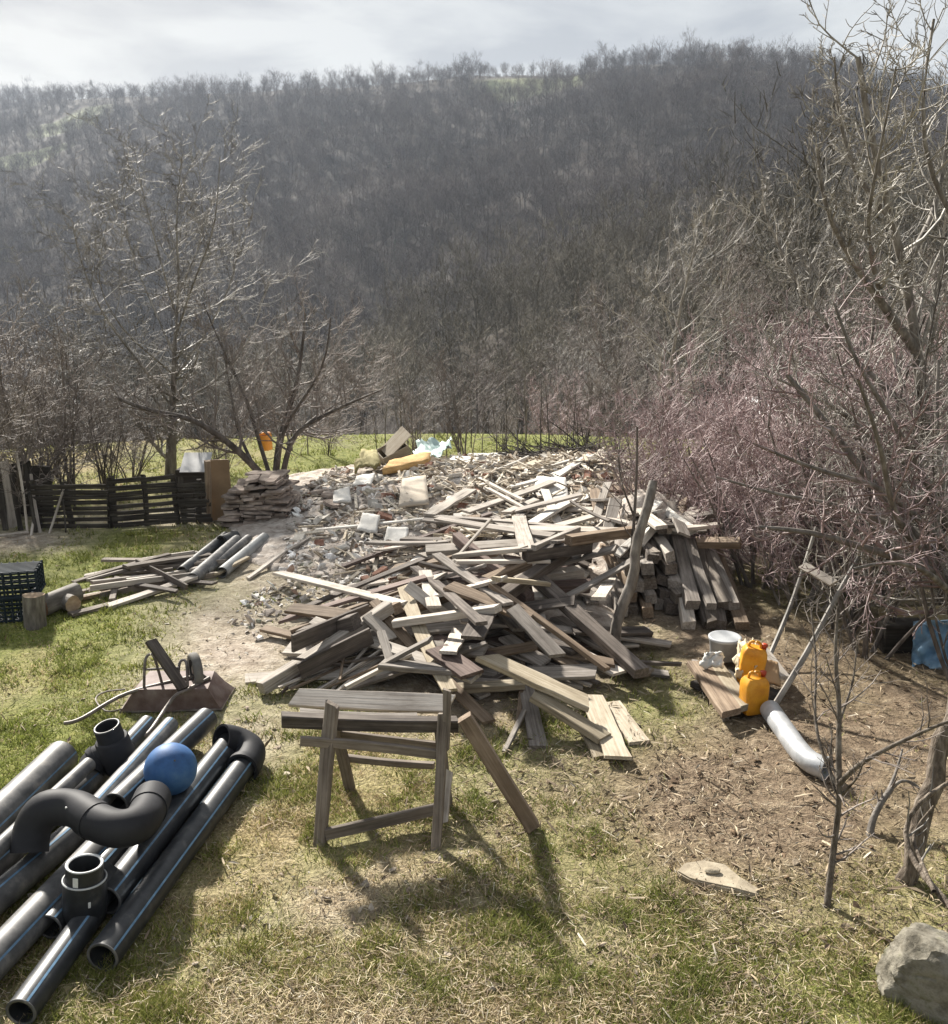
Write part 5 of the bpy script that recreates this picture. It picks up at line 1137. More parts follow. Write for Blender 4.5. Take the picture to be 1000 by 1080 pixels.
# S-shaped double bend on top
zS = .40
cs = [q(31, 899, .20), q(35, 872, .31), q(50, 853, zS), q(80, 853, zS), q(103, 867, zS), q(127, 874, zS - .01), q(149, 866, .37), q(161, 842, .31)]
c0 = cs[3]; t = thing('pipe_bend', 'large dark grey S-shaped double bend lying over the pipe bundle', 'pipe fitting', c0)
P = smooth_path(cs, 40) - np.array(c0); tube_obj('bend_body', P, .096, M_fit, t, 26, wall=.014)
tube_obj('joint_collar', P[20:23], .101, M_fit, t, 26, wall=.008)
tube_obj('end_cuff', P[-4:], .103, M_fit, t, 26, wall=.01)
bm = box_bm(.05, .012, .012, .002); bobj('white_label', bm, M_label, t, loc=Vector(P[17]) + Vector((0, -.075, .055)))
# collar with bright rim (tee)
c = q(92, 978, .0)
t = thing('pipe_coupling', 'black upright pipe collar with bright worn rim beside the nearest pipe', 'pipe fitting', (c.x, c.y, .10), (R(-3), R(4), 0))
V, F = lathe([(.085, -.02), (.1, -.02), (.104, .0), (.104, .17), (.097, .175), (.09, .18), (.088, .25), (.088, .255), (.074, .255), (.073, .1), (.0, .09)], 32)
o = mobj('collar_body', fixn(npmesh('collar_body', V, F, M_pe)), t); o.data.set_sharp_from_angle(angle=R(35))
V, F = lathe([(.0885, .253), (.089, .258), (.084, .2595), (.078, .258), (.0735, .254)], 32); mobj('bright_rim', fixn(npmesh('bright_rim', V, F, M_rim)), t)
V, F = lathe([(.104, .1735), (.1055, .175), (.1055, .179), (.099, .181)], 32); mobj('worn_band', fixn(npmesh('worn_band', V, F, M_rim)), t)
d = (q(242, 784, .12) - q(112, 950, .12)).normalized()
tube_obj('side_branch', [np.array((0, 0, .04)), np.array(d) * .2 + np.array((0, 0, .045))], .1, M_pe, t, 26, wall=.012)
for (lx, lz, w_, h_) in ((-.01, .205, .026, .05), (.065, .09, .012, .03)):
    bm = box_bm(w_, .004, h_, .001); o = bobj('white_label', bm, M_label, t); a = math.atan2(lx, .1); rr_ = .0895 if lz > .18 else .105
    o.location = (math.sin(a) * rr_, -math.cos(a) * rr_, lz); o.rotation_euler = (0, 0, a)
# coupling with upright neck and elbow
c = q(128, 806, .16)
t = thing('pipe_coupling', 'black pipe coupling with upright open neck leaning between wheelbarrow and S-bend', 'pipe fitting', c, (R(8), R(-10), 0))
V, F = lathe([(.09, -.03), (.1, -.02), (.103, .0), (.103, .19), (.096, .2), (.082, .205), (.08, .29), (.066, .29), (.064, .1), (0, .1)], 30)
o = mobj('coupling_body', fixn(npmesh('coupling_body', V, F, M_fit)), t); o.data.set_sharp_from_angle(angle=R(35))
V, F = lathe([(.0808, .285), (.0815, .293), (.0735, .295), (.0655, .292), (.0652, .285)], 30); mobj('neck_rim', fixn(npmesh('neck_rim', V, F, M_pe)), t)
P = smooth_path([(-.02, .0, .06), (-.10, .02, .07), (-.155, -.01, .05), (-.17, -.08, .02)], 14); tube_obj('elbow_body', P, .085, M_fit, t, 24, wall=.014)
tube_obj('joint_collar', P[6:9], .093, M_fit, t, 24, wall=.01)
# ball
M_ball = noise_mat('ball_blue', [(.3, (.032, .085, .21)), (.5, (.045, .125, .30)), (.66, (.07, .16, .32)), (.8, (.22, .27, .36))], 9, .58, .3, .08, vary=0)
bm = bmesh.new(); bmesh.ops.create_uvsphere(bm, u_segments=40, v_segments=24, radius=.152); c = q(180, 811, .33)
o = bobj('rubber_ball', bm, M_ball, None, True, c); tag(o, 'scuffed blue rubber ball resting on the black pipes', 'ball')
bm = bmesh.new(); bmesh.ops.create_cone(bm, cap_ends=True, segments=16, radius1=.007, radius2=.006, depth=.004)
o2 = bobj('valve', bm, M_pe, o, True); o2.location = (.06, -.09, .105); o2.rotation_euler = Vector((.06, -.09, .105)).to_track_quat('Z', 'Y').to_euler()
# ---------------------------------------------------------------- wheelbarrow, upside down
M_rust = noise_mat('rusty_tray', [(.3, (.075, .045, .038)), (.45, (.135, .09, .078)), (.6, (.20, .15, .135)), (.75, (.27, .23, .21))], 6, .7, .35, .25, vary=0)
M_tubem = noise_mat('worn_tube', [(.3, (.075, .06, .05)), (.5, (.16, .135, .115)), (.7, (.30, .27, .24))], 10, .5, .5, .1, vary=0, metal=.2)
M_tyre = noise_mat('grey_tyre', [(.3, (.11, .105, .095)), (.7, (.21, .20, .185))], 12, .85, .2, .2, vary=0)
P0, P1 = q(127, 753), q(229, 758); ax = (P1 - P0); ax.z = 0; Lw = ax.length; ang = math.atan2(ax.y, ax.x) + R(7)
t = thing('wheelbarrow', 'rusty wheelbarrow lying upside down behind the pipe bundle', 'wheelbarrow', P0, (0, 0, ang))
def inv_tray():
    bm = bmesh.new(); W_ = .44
    rim = [(0, 0), (Lw, .03), (Lw + .02, W_ - .05), (-.02, W_)]; top = [(.11, .025), (Lw - .09, .03), (Lw - .12, W_ - .09), (.12, W_ - .08)]
    def ring(pts, z, dz=0): return [bm.verts.new((x, y, z)) for x, y in pts]
    def sub(p, n=5): return [tuple(np.array(p[i]) * (1 - k / n) + np.array(p[(i + 1) % 4]) * (k / n)) for i in range(4) for k in range(n)]
    a = ring(sub(rim), .012); b = ring(sub([tuple(np.array(r_) * .55 + np.array(t_) * .45) for r_, t_ in zip(rim, top)]), .085); c = ring(sub(top), .182)
    n = len(a)
    for lo, hi in ((a, b), (b, c)):
        for i in range(n): bm.faces.new((lo[i], lo[(i + 1) % n], hi[(i + 1) % n], hi[i]))
    bm.faces.new(c)
    rr2 = random.Random(3)
    for v in list(b) + list(a): v.co += Vector((rr2.gauss(0, .006), rr2.gauss(0, .006), abs(rr2.gauss(0, .004))))
    bmesh.ops.recalc_face_normals(bm, faces=bm.faces)
    bmesh.ops.solidify(bm, geom=bm.faces[:], thickness=.004); return bm, rim
bm, rim = inv_tray(); tr_ = bobj('tray', bm, M_rust, t, 30)
tube_obj('tray_rim', [(x, y, .014) for x, y in rim + rim[:1]], .009, M_tubem, tr_, 8)
Mi = (Matrix.Translation(P0) @ Matrix.Rotation(ang, 4, 'Z')).inverted()
lw = lambda px, py, z: tuple(Mi @ q(px, py, z))
tube_obj('handle', smooth_path([lw(68, 763, .10), lw(86, 758, .12), lw(130, 733, .165), lw(180, 719, .185), lw(208, 713, .195)], 20), .0145, M_tubem, t, 10)
tube_obj('handle', smooth_path([lw(151, 777, .13), lw(160, 769, .14), lw(183, 736, .18), lw(197, 728, .185), lw(221, 715, .195)], 20), .0145, M_tubem, t, 10)
tube_obj('tray_lip', smooth_path([lw(128, 748, .03), lw(112, 750, .05), lw(101, 738, .06), lw(110, 730, .07), lw(132, 727, .08)], 16), .007, M_tubem, t, 8)
tube_obj('front_bar', [lw(208, 713, .195), lw(221, 715, .195)], .013, M_tubem, t, 8)
lg = tube_obj('leg', smooth_path([lw(152, 727, .17), lw(153, 698, .37), lw(158, 690, .42), lw(163, 694, .39), lw(171, 721, .18)], 18), .011, M_tubem, t, 8)
tube_obj('leg', smooth_path([lw(188, 727, .18), lw(189, 702, .33), lw(193, 696, .36), lw(197, 701, .33), lw(198, 725, .18)], 18), .011, M_tubem, t, 8)
tube_obj('cross_stay', [lw(154, 706, .32), lw(189, 704, .32)], .009, M_tubem, t, 8)
wc = Vector(lw(206, 706, .27)); wh = bpy.data.objects.new('wheel', None); link(wh, t); wh.location = wc; wh.rotation_euler = (R(90), 0, R(-62))
V, F = lathe([(.08, -.027), (.112, -.034), (.126, -.022), (.131, 0), (.126, .022), (.112, .034), (.08, .027)], 28); mobj('tyre', fixn(npmesh('tyre', V, F, M_tyre)), wh)
V, F = lathe([(0, -.02), (.03, -.022), (.035, -.008), (.082, -.006), (.084, .006), (.035, .008), (.03, .022), (0, .02)], 24); o = mobj('rim', fixn(npmesh('rim', V, F, M_tubem)), wh)
tube_obj('fork_stay', [lw(208, 713, .195), wc], .010, M_tubem, t, 8); tube_obj('fork_stay', [lw(218, 715, .195), wc], .010, M_tubem, t, 8)
o = beam_between('plank', q(194, 727, .19), Dp(160, 677, q(194, 727, .19).y + .14), .085, .035, WOOD['d']); tag(o, 'dark offcut of board standing aslant on the upturned wheelbarrow', 'plank')
# ---------------------------------------------------------------- sawhorse
srng = np.random.default_rng(4)
t = thing('sawhorse', 'grey weathered wooden sawhorse on the trodden grass in front of the heap', 'sawhorse', (-.5, 5.05, 0))
def sw(name, A, B, W, T, look='s', roll=0, **k):
    return beam_between(name, Vector(A) - Vector((-.5, 5.05, 0)), Vector(B) - Vector((-.5, 5.05, 0)), W, T, WOOD[look], t, roll, srng, **k)
sw('leg', q(337, 893, -.02), Dp(350, 742, 4.97), .075, .045, 's'); sw('leg', q(370, 834, -.02), Dp(352, 760, 5.22), .065, .045, 's')
sw('leg', q(460, 899, -.02), Dp(468, 752, 4.955), .055, .05, 's'); sw('leg', q(472, 852, -.02), Dp(463, 762, 5.22), .06, .045, 's')
sw('top_rail', Dp(301, 760, 5.0), Dp(485, 765, 5.03), .075, .075, 'd')
sw('side_rail', Dp(316, 780, 4.90), Dp(466, 795, 4.91), .03, .055, 's'); sw('side_rail', Dp(339, 772, 5.24), Dp(464, 787, 5.25), .03, .05, 's')
sw('stretcher', q(366, 800, .22), q(458, 808, .22), .04, .04, 's'); sw('brace', q(343, 880, .06), q(466, 852, .1), .03, .07, 's'); sw('brace', q(474, 812, .27), q(468, 868, .02), .045, .025, 'p')
sw('post', Dp(470, 790, 4.905), Dp(472, 728, 4.96), .045, .03, 's')
o = beam_between('plank', Dp(309, 736, 5.24), Dp(476, 743, 5.26), .125, .03, WOOD['p'], None, R(32), bow=.004); tag(o, 'broad pale grey board lying along the back of the sawhorse top', 'plank')
o = beam_between('plank', Dp(318, 752, 5.12), Dp(440, 757, 5.13), .05, .025, WOOD['g'], None, R(10)); tag(o, 'splintered narrow grey slat between the sawhorse rail and its broad board', 'plank')
o = beam_between('squared_timber', q(562, 872, .03), Dp(490, 757, 5.0), .105, .085, WOOD['w'], None, R(20), bow=.002, rag=.004); tag(o, 'short thick brown squared timber leaning against the right end of the sawhorse', 'timber')
# ---------------------------------------------------------------- stones
M_stone = noise_mat('limestone', [(.30, (.05, .045, .034)), (.42, (.135, .122, .095)), (.56, (.235, .217, .177)), (.68, (.135, .132, .08)), (.8, (.27, .255, .21))], 11, .92, .2, .8, (1, 1, 1), 9, .08, 'Object', .03)
def boulder(name, c, sx, sy, sz, seed, mat, sub=5):
    rr2 = np.random.default_rng(seed); bm = bmesh.new(); bmesh.ops.create_icosphere(bm, subdivisions=sub, radius=1)
    n = unit(rr2.normal(0, 1, (22, 3))); dd = rr2.uniform(.60, .92, 22); P = np.array([v.co[:] for v in bm.verts])
    d = P @ n.T; k = np.where(d > .05, dd / np.maximum(d, .05), 9).min(1); P = P * np.minimum(1, k)[:, None]
    f = fbm(P[:, 0] * 2.5 + P[:, 2] * 2 + 7, P[:, 1] * 2.5 - P[:, 2] * 1.5 + 7, seed, 3) - .5; cr = np.abs(fbm(P[:, 0] * 3 + P[:, 1] * 2 + 20, P[:, 2] * 5 + P[:, 1] + 20, seed + 3, 3) - .5)
    fi = fbm(P[:, 0] * 14 + P[:, 2] * 9 + 40, P[:, 1] * 14 - P[:, 2] * 6 + 40, seed + 9, 3) - .5
    P = P * (1 + .14 * f - .05 * np.clip(1 - cr * 14, 0, 1) + .045 * fi)[:, None] * np.array([sx, sy, sz])
    for v, p_ in zip(bm.verts, P): v.co = p_
    return bobj(name, bm, mat, None, 35, c)
o = boulder('boulder', (2.09, 3.60, .10), .285, .25, .25, 6, M_stone); tag(o, 'large grey angular boulder in the bottom right of the grass', 'boulder')
def slab(name, pts, th, mat, seed=0, zs=0.0):
    rr2 = random.Random(seed); bm = bmesh.new()
    top = [bm.verts.new((p[0], p[1], p[2] + th + rr2.uniform(-.006, .006))) for p in pts]
    bot = [bm.verts.new((p[0] * 1.0, p[1], p[2] - .02)) for p in pts]; n = len(pts)
    bm.faces.new(top); bm.faces.new(bot[::-1])
    for i in range(n): bm.faces.new((bot[i], bot[(i + 1) % n], top[(i + 1) % n], top[i]))
    bmesh.ops.recalc_face_normals(bm, faces=bm.faces); bmesh.ops.bevel(bm, geom=bm.edges[:], offset=.008, segments=2, affect='EDGES')
    bmesh.ops.triangulate(bm, faces=bm.faces); return bobj(name, bm, mat)
M_flat = noise_mat('flat_stone_face', [(.3, (.22, .18, .13)), (.55, (.36, .31, .23)), (.75, (.47, .42, .33))], 7, .92, .2, .6, vary=0)
o = slab('flat_stone', [q(713, 924), q(722, 915), q(742, 912), q(765, 917), q(781, 931), q(801, 942), q(799, 949), q(775, 944), q(748, 937), q(727, 932)], .035, M_flat, 3); tag(o, 'flat pale arrow-shaped stone lying on the littered soil', 'stone')
o = boulder('pebble', q(751, 918, .045), .05, .03, .018, 9, M_flat, 2); tag(o, 'small stone lying on the flat pale arrow-shaped stone', 'stone')
# stacked flat stones left of the rubble
M_slabs = noise_mat('stacked_slab', [(.3, (.13, .10, .085)), (.5, (.27, .22, .185)), (.7, (.42, .36, .31))], 6, .92, .2, .6, vary=.35)
base_c = q(272, 556); zl = 0; rr3 = random.Random(8); k = 0
for lay in range(19):
    zl = .018 + lay * .0325; wrow = .95 - lay * .018; n_s = rr3.choice((3, 4, 4)); x0 = -wrow / 2
    for i in range(n_s):
        wd = wrow / n_s * rr3.uniform(.85, 1.12)
        if lay > 13 and rr3.random() < .35: x0 += wd; continue
        for row in (0, 1):
            bm = bmesh.new(); u_ = lambda: rr3.uniform(.72, 1.12)
            pts = [(-wd * .56 * u_(), -.17 * u_()), (wd * .1 * rr3.uniform(-1, 1), -.19 * u_()), (wd * .56 * u_(), -.17 * u_()), (wd * .58 * u_(), .17 * u_()), (-wd * .55 * u_(), .17 * u_())]; n = 5
            tp = [bm.verts.new((x * .95, y * .95, .0155 + rr3.uniform(-.005, .005))) for x, y in pts]; bt = [bm.verts.new((x, y, -.0155)) for x, y in pts]
            bm.faces.new(tp); bm.faces.new(bt[::-1])
            for j in range(n): bm.faces.new((bt[j], bt[(j + 1) % n], tp[(j + 1) % n], tp[j]))
            bmesh.ops.recalc_face_normals(bm, faces=bm.faces); bmesh.ops.bevel(bm, geom=bm.edges[:], offset=.003, segments=1, affect='EDGES')
            o = bobj('flat_stone', bm, M_slabs); o.location = (base_c.x + x0 + wd / 2 + rr3.gauss(0, .015), base_c.y + row * .3 + rr3.gauss(0, .03) + .12, zl); o.rotation_euler = (rr3.gauss(0, .05), rr3.gauss(0, .05), rr3.gauss(0, .15))
            side = 'left' if x0 + wd / 2 < -.15 else 'right' if x0 + wd / 2 > .15 else 'middle'
            lev = ['lowest courses', 'lower courses', 'middle courses', 'upper courses', 'topmost courses'][min(4, lay // 4)]
            tag(o, 'thin stone slab, %s row, %s %s of the stone stack by the brown panel' % (('front', 'back')[row], side, lev), 'stone', 'flat stones of the dry stack'); k += 1
        x0 += wd
for i in range(26):
    p = q(rr3.uniform(300, 362), rr3.uniform(530, 552)); a = rr3.uniform(.08, .2)
    bm = bmesh.new(); n = 7; pts = [(math.cos(j * 6.283 / n) * a * rr3.uniform(.8, 1.1), math.sin(j * 6.283 / n) * a * .6 * rr3.uniform(.8, 1.1)) for j in range(n)]
    tp = [bm.verts.new((x * .95, y * .95, .018)) for x, y in pts]; bt = [bm.verts.new((x, y, -.018)) for x, y in pts]; bm.faces.new(tp); bm.faces.new(bt[::-1])
    for j in range(n): bm.faces.new((bt[j], bt[(j + 1) % n], tp[(j + 1) % n], tp[j]))
    bmesh.ops.recalc_face_normals(bm, faces=bm.faces)
    o = bobj('flat_stone', bm, M_slabs); o.location = (p.x, p.y, .05 + .035 * (i % 7)); o.rotation_euler = (rr3.gauss(0, .15), rr3.gauss(0, .15), rr3.uniform(0, 3))
    tag(o, 'thin stone slab tumbled on the ground between the stone stack and the rubble', 'stone', 'flat stones tumbled beside the stack')
# ---------------------------------------------------------------- fence of dark slats and panels
M_dk = wood_mat('wood_blackened', (.016, .014, .012), (.042, .036, .03), (.095, .085, .07), .85, .15)
def slat_fence(xa, ya, xb, yb, top, label, rows=8, tilt=0, posts=()):
    A, B = q(xa, ya), q(xb, yb); c = (A + B) / 2; d = (B - A); Ln = d.length; an_ = math.atan2(d.y, d.x)
    t = thing('slat_fence', label, 'fence', c, (0, 0, an_), 'dark slatted fence sections'); fr = np.random.default_rng(int(xa) + 3); bm = bmesh.new()
    for i in range(rows):
        z = .05 + (top - .08) * i / (rows - 1); h = (top / rows) * fr.uniform(.55, .9); x0 = -Ln / 2
        nseg = 1 if fr.random() < .5 else 2
        for s in range(nseg):
            w_ = Ln / nseg; M = Matrix.Translation((x0 + w_ / 2 + fr.normal(0, .01), fr.normal(0, .012) - .03, z + fr.normal(0, .008) + tilt * (x0 + w_ / 2))) @ Matrix.Rotation(fr.normal(0, .012) - tilt, 4, 'Y') @ Matrix.Rotation(fr.normal(0, .1), 4, 'X')
            box_bm(w_ * fr.uniform(.97, 1.03), .02, h, .003, 1, M, bm); x0 += w_
    bobj('slat_panel', bm, M_dk, t)
    for px_ in posts:
        x = -Ln / 2 + Ln * px_; o = beam_between('post', (x, .03, -.05), (x + fr.normal(0, .02), .03, top + fr.uniform(0, .06)), .07, .06, M_dk, t)
    return t
slat_fence(40, 557, 118, 556, .56, 'left dark slatted fence section with bright gaps between its slats', 8, 0, (.02, .46, .97))
slat_fence(119, 556, 190, 553, .63, 'middle dark slatted fence section, taller and nearly closed', 8, .05, (.03, .5, .97))
slat_fence(191, 553, 224, 552, .55, 'short right dark slatted fence section with pale gaps beside the brown panel', 8, 0, (.1, .55))
o = beam_between('fence_post', q(221, 554, -.03), Dp(219, 487, q(221, 554).y), .07, .06, WOOD['w']); tag(o, 'pale wooden post directly left of the upright brown panel', 'post')
M_brown = noise_mat('brown_panel_face', [(.3, (.19, .125, .07)), (.7, (.30, .205, .12))], 3, .7, .3, .1, vary=0)
yb = q(232, 549).y; a, b_ = Dp(224, 549, yb), Dp(242, 484, yb)
bm = box_bm(b_.x - a.x, .03, b_.z - .02, .004); o = bobj('wooden_board', bm, M_brown, None, False, ((a.x + b_.x) / 2, yb - .02, b_.z / 2)); o.rotation_euler = (R(-4), R(-2), 0); tag(o, 'plain brown wooden panel standing upright at the end of the slatted fence', 'board')
M_tin = noise_mat('pale_sheet', [(.3, (.36, .36, .36)), (.7, (.58, .58, .57))], 3, .6, .4, .1, vary=0)
yb = 12.6; a, b_ = Dp(194, 510, yb), Dp(222, 492, yb)
bm = box_bm(b_.x - a.x, .42, .012, .003); o = bobj('metal_sheet', bm, M_tin, None, False, ((a.x + b_.x) / 2, yb, .62)); o.rotation_euler = (R(28), 0, R(4)); tag(o, 'pale grey metal sheet showing above the right fence section', 'sheet')
bm = box_bm(.5, .34, .55, .01); o = bobj('wooden_crate', bm, M_dk, None, False, ((a.x + b_.x) / 2, yb + .02, .27)); tag(o, 'dark wooden box behind the fence carrying the pale metal sheet', 'crate')
# scrap leaning at the far left
SCR = [(14, 557, 4, 483, .10, .02, 'p', 'white painted board with pointed end leaning at the far left'), (30, 563, 18, 477, .03, .03, 'p', 'long pale pole leaning against the left thicket'),
       (33, 565, 36, 545, .03, .025, 'p', 'short pale stake standing by the left end of the slatted fence'), (52, 563, 69, 510, .025, .02, 'p', 'thin pale stick leaning against the left fence section'),
       (38, 562, 26, 490, .04, .03, 'd', 'dark grey pole leaning beside the long pale pole'), (42, 562, 32, 500, .035, .03, 'g', 'grey stick leaning next to the left fence post'),
       (6, 560, 0, 512, .07, .02, 'd', 'dark narrow board leaning behind the white pointed board'), (22, 560, 12, 500, .06, .02, 'd', 'blackish slat leaning between the white board and the long pale pole'),
       (70, 562, 64, 505, .02, .02, 'd', 'dark thin stake in front of the left fence section')]
for (x1, y1, x2, y2, W, T, lk, lab) in SCR:
    A = q(x1, y1, -.01); o = beam_between('plank' if W > .05 else 'pole', A, Dp(x2, y2, A.y + .25), W, T, WOOD[lk] if lk != 'd' else M_dk); tag(o, lab, 'plank' if W > .05 else 'pole')
o = tube_obj('pole', smooth_path([q(-25, 566, .03), q(0, 565, .03), q(30, 561, .03)], 6), .018, WOOD['p'], None, 8); tag(o, 'pale straight pole lying on the grass at the left edge', 'pole')
M_shed = wood_mat('wood_blackish', (.02, .018, .016), (.05, .044, .038), (.09, .08, .07), .9, .1)  # very dark wood of the upright boards
A, B = q(-40, 552), q(40, 553); bm = bmesh.new()
for i in range(9): box_bm(.14, .03, .72 + .1 * math.sin(i * 2.3), .004, 1, Matrix.Translation((A.x + .08 + (B.x - A.x - .1) * i / 8, A.y + .35 + .02 * (i % 2), .34)) @ Matrix.Rotation(.04 * math.sin(i * 5), 4, 'Y'), bm)
o = bobj('board_fence', bm, M_shed); tag(o, 'dark upright boards behind the leaning poles at the far left', 'fence')
# ---------------------------------------------------------------- crate and logs on the left
M_crate = noise_mat('crate_plastic', [(.3, (.012, .018, .024)), (.6, (.022, .032, .042)), (.8, (.05, .06, .07))], 6, .75, .15, .05, vary=.1)
def crate(label, c, rz, rx=0):
    t = thing('plastic_crate', label, 'crate', c, (rx, 0, rz), 'dark plastic crates by the logs'); a, b_, h = .42, .32, .24; bm = bmesh.new()
    for sx in (-1, 1):
        for i in range(6): box_bm(.012, b_, .018, .002, 1, Matrix.Translation((sx * a / 2, 0, .02 + i * (h - .03) / 5)), bm)
        for i in range(5): box_bm(.016, .016, h, .002, 1, Matrix.Translation((sx * (a / 2 + .003), -b_ / 2 + b_ * i / 4, h / 2)), bm)
    for sy in (-1, 1):
        for i in range(6): box_bm(a, .012, .018, .002, 1, Matrix.Translation((0, sy * b_ / 2, .02 + i * (h - .03) / 5)), bm)
        for i in range(7): box_bm(.016, .016, h, .002, 1, Matrix.Translation((-a / 2 + a * i / 6, sy * (b_ / 2 + .003), h / 2)), bm)
    bobj('crate_sides', bm, M_crate, t); bm = bmesh.new()
    for i in range(8): box_bm(a - .02, .02, .008, .001, 1, Matrix.Translation((0, -b_ / 2 + .02 + (b_ - .04) * i / 7, .008)), bm)
    for i in range(9): box_bm(.018, b_ - .02, .007, .001, 1, Matrix.Translation((-a / 2 + .02 + (a - .04) * i / 8, 0, .015)), bm)
    bobj('crate_bottom', bm, M_crate, t)
    bm = bmesh.new()
    for sx in (-1, 1): box_bm(.03, b_ + .03, .02, .004, 1, Matrix.Translation((sx * a / 2, 0, h)), bm)
    for sy in (-1, 1): box_bm(a + .03, .03, .02, .004, 1, Matrix.Translation((0, sy * b_ / 2, h + .003)), bm)
    bobj('crate_rim', bm, M_crate, t); return t
crate('dark blue-black slatted plastic crate standing on the grass by the log stump', q(5, 657) + Vector((0, .15, 0)), R(8))
crate('second dark plastic crate, upside down on top of the standing one', q(10, 657) + Vector((.02, .17, .49)), R(14), R(180))
M_cut = noise_mat('log_cut', [(.3, (.28, .19, .12)), (.6, (.46, .35, .24)), (.8, (.56, .45, .33))], 14, .85, .2, .1, vary=.1)
def log(label, A, B, r, cut=M_cut, seed=0):
    A, B = Vector(A), Vector(B); t = thing('log', label, 'log', A, (B - A).to_track_quat('Z', 'Y').to_euler(), 'short logs by the dark crates'); ln = (B - A).length
    rr2 = np.random.default_rng(seed); s = 20; th = np.arange(s) * 2 * np.pi / s; w_ = 1 + .07 * np.sin(th * 3 + seed) + rr2.normal(0, .03, s)
    V = np.concatenate([np.stack([np.cos(th) * r * w_, np.sin(th) * r * w_, np.full(s, z)], 1) for z in np.linspace(0, ln, 5)]); i = np.arange(5 * s).reshape(5, s); j = np.roll(i, -1, 1)
    mobj('bark', npmesh('bark', V, np.stack([i[:-1], j[:-1], j[1:], i[1:]], -1).reshape(-1, 4), M_bark), t)
    bm = bmesh.new()
    for z, fl in ((-.001, True), (ln + .001, False)):
        vs_ = [bm.verts.new((math.cos(a) * r * k, math.sin(a) * r * k, z)) for a, k in zip(th, w_)]; bm.faces.new(vs_[::-1] if fl else vs_)
    bobj('cut_faces', bm, cut, t); return t
c = q(37, 661); log('upright log stump with pale cut top in front of the dark crates', (c.x, c.y, -.01), (c.x + .01, c.y + .02, .30), .095, seed=1)
c = q(52, 648); log('thick log lying beside the stump, its reddish cut end facing the viewer', (c.x - .04, c.y - .06, .10), (c.x + .14, c.y + .32, .11), .095, noise_mat('log_cut_red', [(.3, (.25, .12, .08)), (.7, (.42, .25, .17))], 14, .85, .2, .1), 2)
c = q(74, 646); log('dark log lying furthest right of the dark crates', (c.x - .18, c.y + .16, .085), (c.x + .03, c.y + .02, .08), .08, seed=3)
# ---------------------------------------------------------------- grey pipes by the stick pile
PG = 'grey pipes beside the low stick pile'
for (x1, y1, x2, y2, r, m_, lab) in ((192, 603, 238, 566, .062, M_pe, 'blackest of the far pipes, first from the stick pile'), (203, 611, 250, 570, .068, M_pe_dust, 'grey pipe with open end, second from the stick pile'),
                                     (216, 604, 262, 568, .05, M_pe_dust, 'slimmest far pipe lying between two thicker grey ones'), (234, 604, 279, 567, .062, noise_mat('pipe_grey', [(.3, (.16, .165, .165)), (.7, (.30, .31, .31))], 5, .5, .4, .05, vary=0), 'lightest grey of the far pipes, furthest from the stick pile')):
    pipe(q(x1, y1, r), q(x2, y2, r), r, lab, m_, (), PG, .01)
t = thing('pipe_socket', 'black socket fitting at the back end of the far pipes', 'pipe fitting', q(240, 568, .09)); tube_obj('socket_body', [(-.02, -.12, 0), (.02, .0, .0), (.06, .12, .0)], .07, M_pe, t, 20, wall=.012); tube_obj('collar', [(-.03, -.14, 0), (-.015, -.10, 0)], .078, M_pe, t, 20, wall=.02)
# ---------------------------------------------------------------- marked pieces in the rubble
def sheet(name, pts, mat, th=.012, label='', cat='', crump=.0, n=14, seed=0):
    "crumpled sheet spanned by four corners"
    A, B, C, D_ = [np.array(tuple(p)) for p in pts]; u, v = np.meshgrid(np.linspace(0, 1, n), np.linspace(0, 1, n), indexing='ij'); u = u[..., None]; v = v[..., None]
    S = A * (1 - u) * (1 - v) + B * u * (1 - v) + C * u * v + D_ * (1 - u) * v; nrm = np.cross(B - A, D_ - A); nrm = nrm / np.linalg.norm(nrm); nrm = nrm if nrm[2] > 0 else -nrm
    S = S + nrm * (crump * (fbm(u[..., 0] * 5 + seed, v[..., 0] * 5, 7 + seed, 4) - .3) * 2)[..., None]
    i = np.arange(n * n).reshape(n, n); F = np.stack([i[:-1, :-1], i[1:, :-1], i[1:, 1:], i[:-1, 1:]], -1).reshape(-1, 4)
    me = npmesh(name, S.reshape(-1, 3), F, mat); bm = bmesh.new(); bm.from_mesh(me); bmesh.ops.recalc_face_normals(bm, faces=bm.faces); bmesh.ops.solidify(bm, geom=bm.faces[:], thickness=th); bm.to_mesh(me); bm.free()
    o = mobj(name, me); return tag(o, label, cat)
def solid(c0, c1, nm, rough=.7, sc_=5, bump=.1): return noise_mat(nm, [(.3, c0), (.7, c1)], sc_, rough, .3, bump, vary=0)
mz = lambda p, dz=0: (p[0], p[1], float(mound_z(p[0], p[1])) + dz)
sheet('plastic_sheet', [mz(q(438, 500), .05), mz(q(472, 508), .1), mz(q(480, 494), .28), mz(q(443, 488), .32)], solid((.36, .50, .48), (.58, .70, .67), 'mint_film', .35), .006, 'crumpled mint green plastic sheet on top of the rubble', 'sheet', .12, 20, 1)
sheet('foam_board', [mz(q(404, 523), .1), mz(q(452, 519), .12), mz(q(455, 509), .18), mz(q(412, 513), .14)], solid((.42, .25, .09), (.58, .38, .17), 'orange_foam', .9, 12, .4), .09, 'long ochre orange foam slab lying on the rubble', 'board', .03, 8, 2)
sheet('sack', [mz(q(376, 519), .1), mz(q(402, 521), .1), mz(q(400, 506), .22), mz(q(382, 505), .2)], solid((.20, .175, .075), (.34, .30, .15), 'olive_sack', .9, 8, .3), .03, 'crumpled olive sack left of the orange foam slab', 'sack', .1, 12, 3)
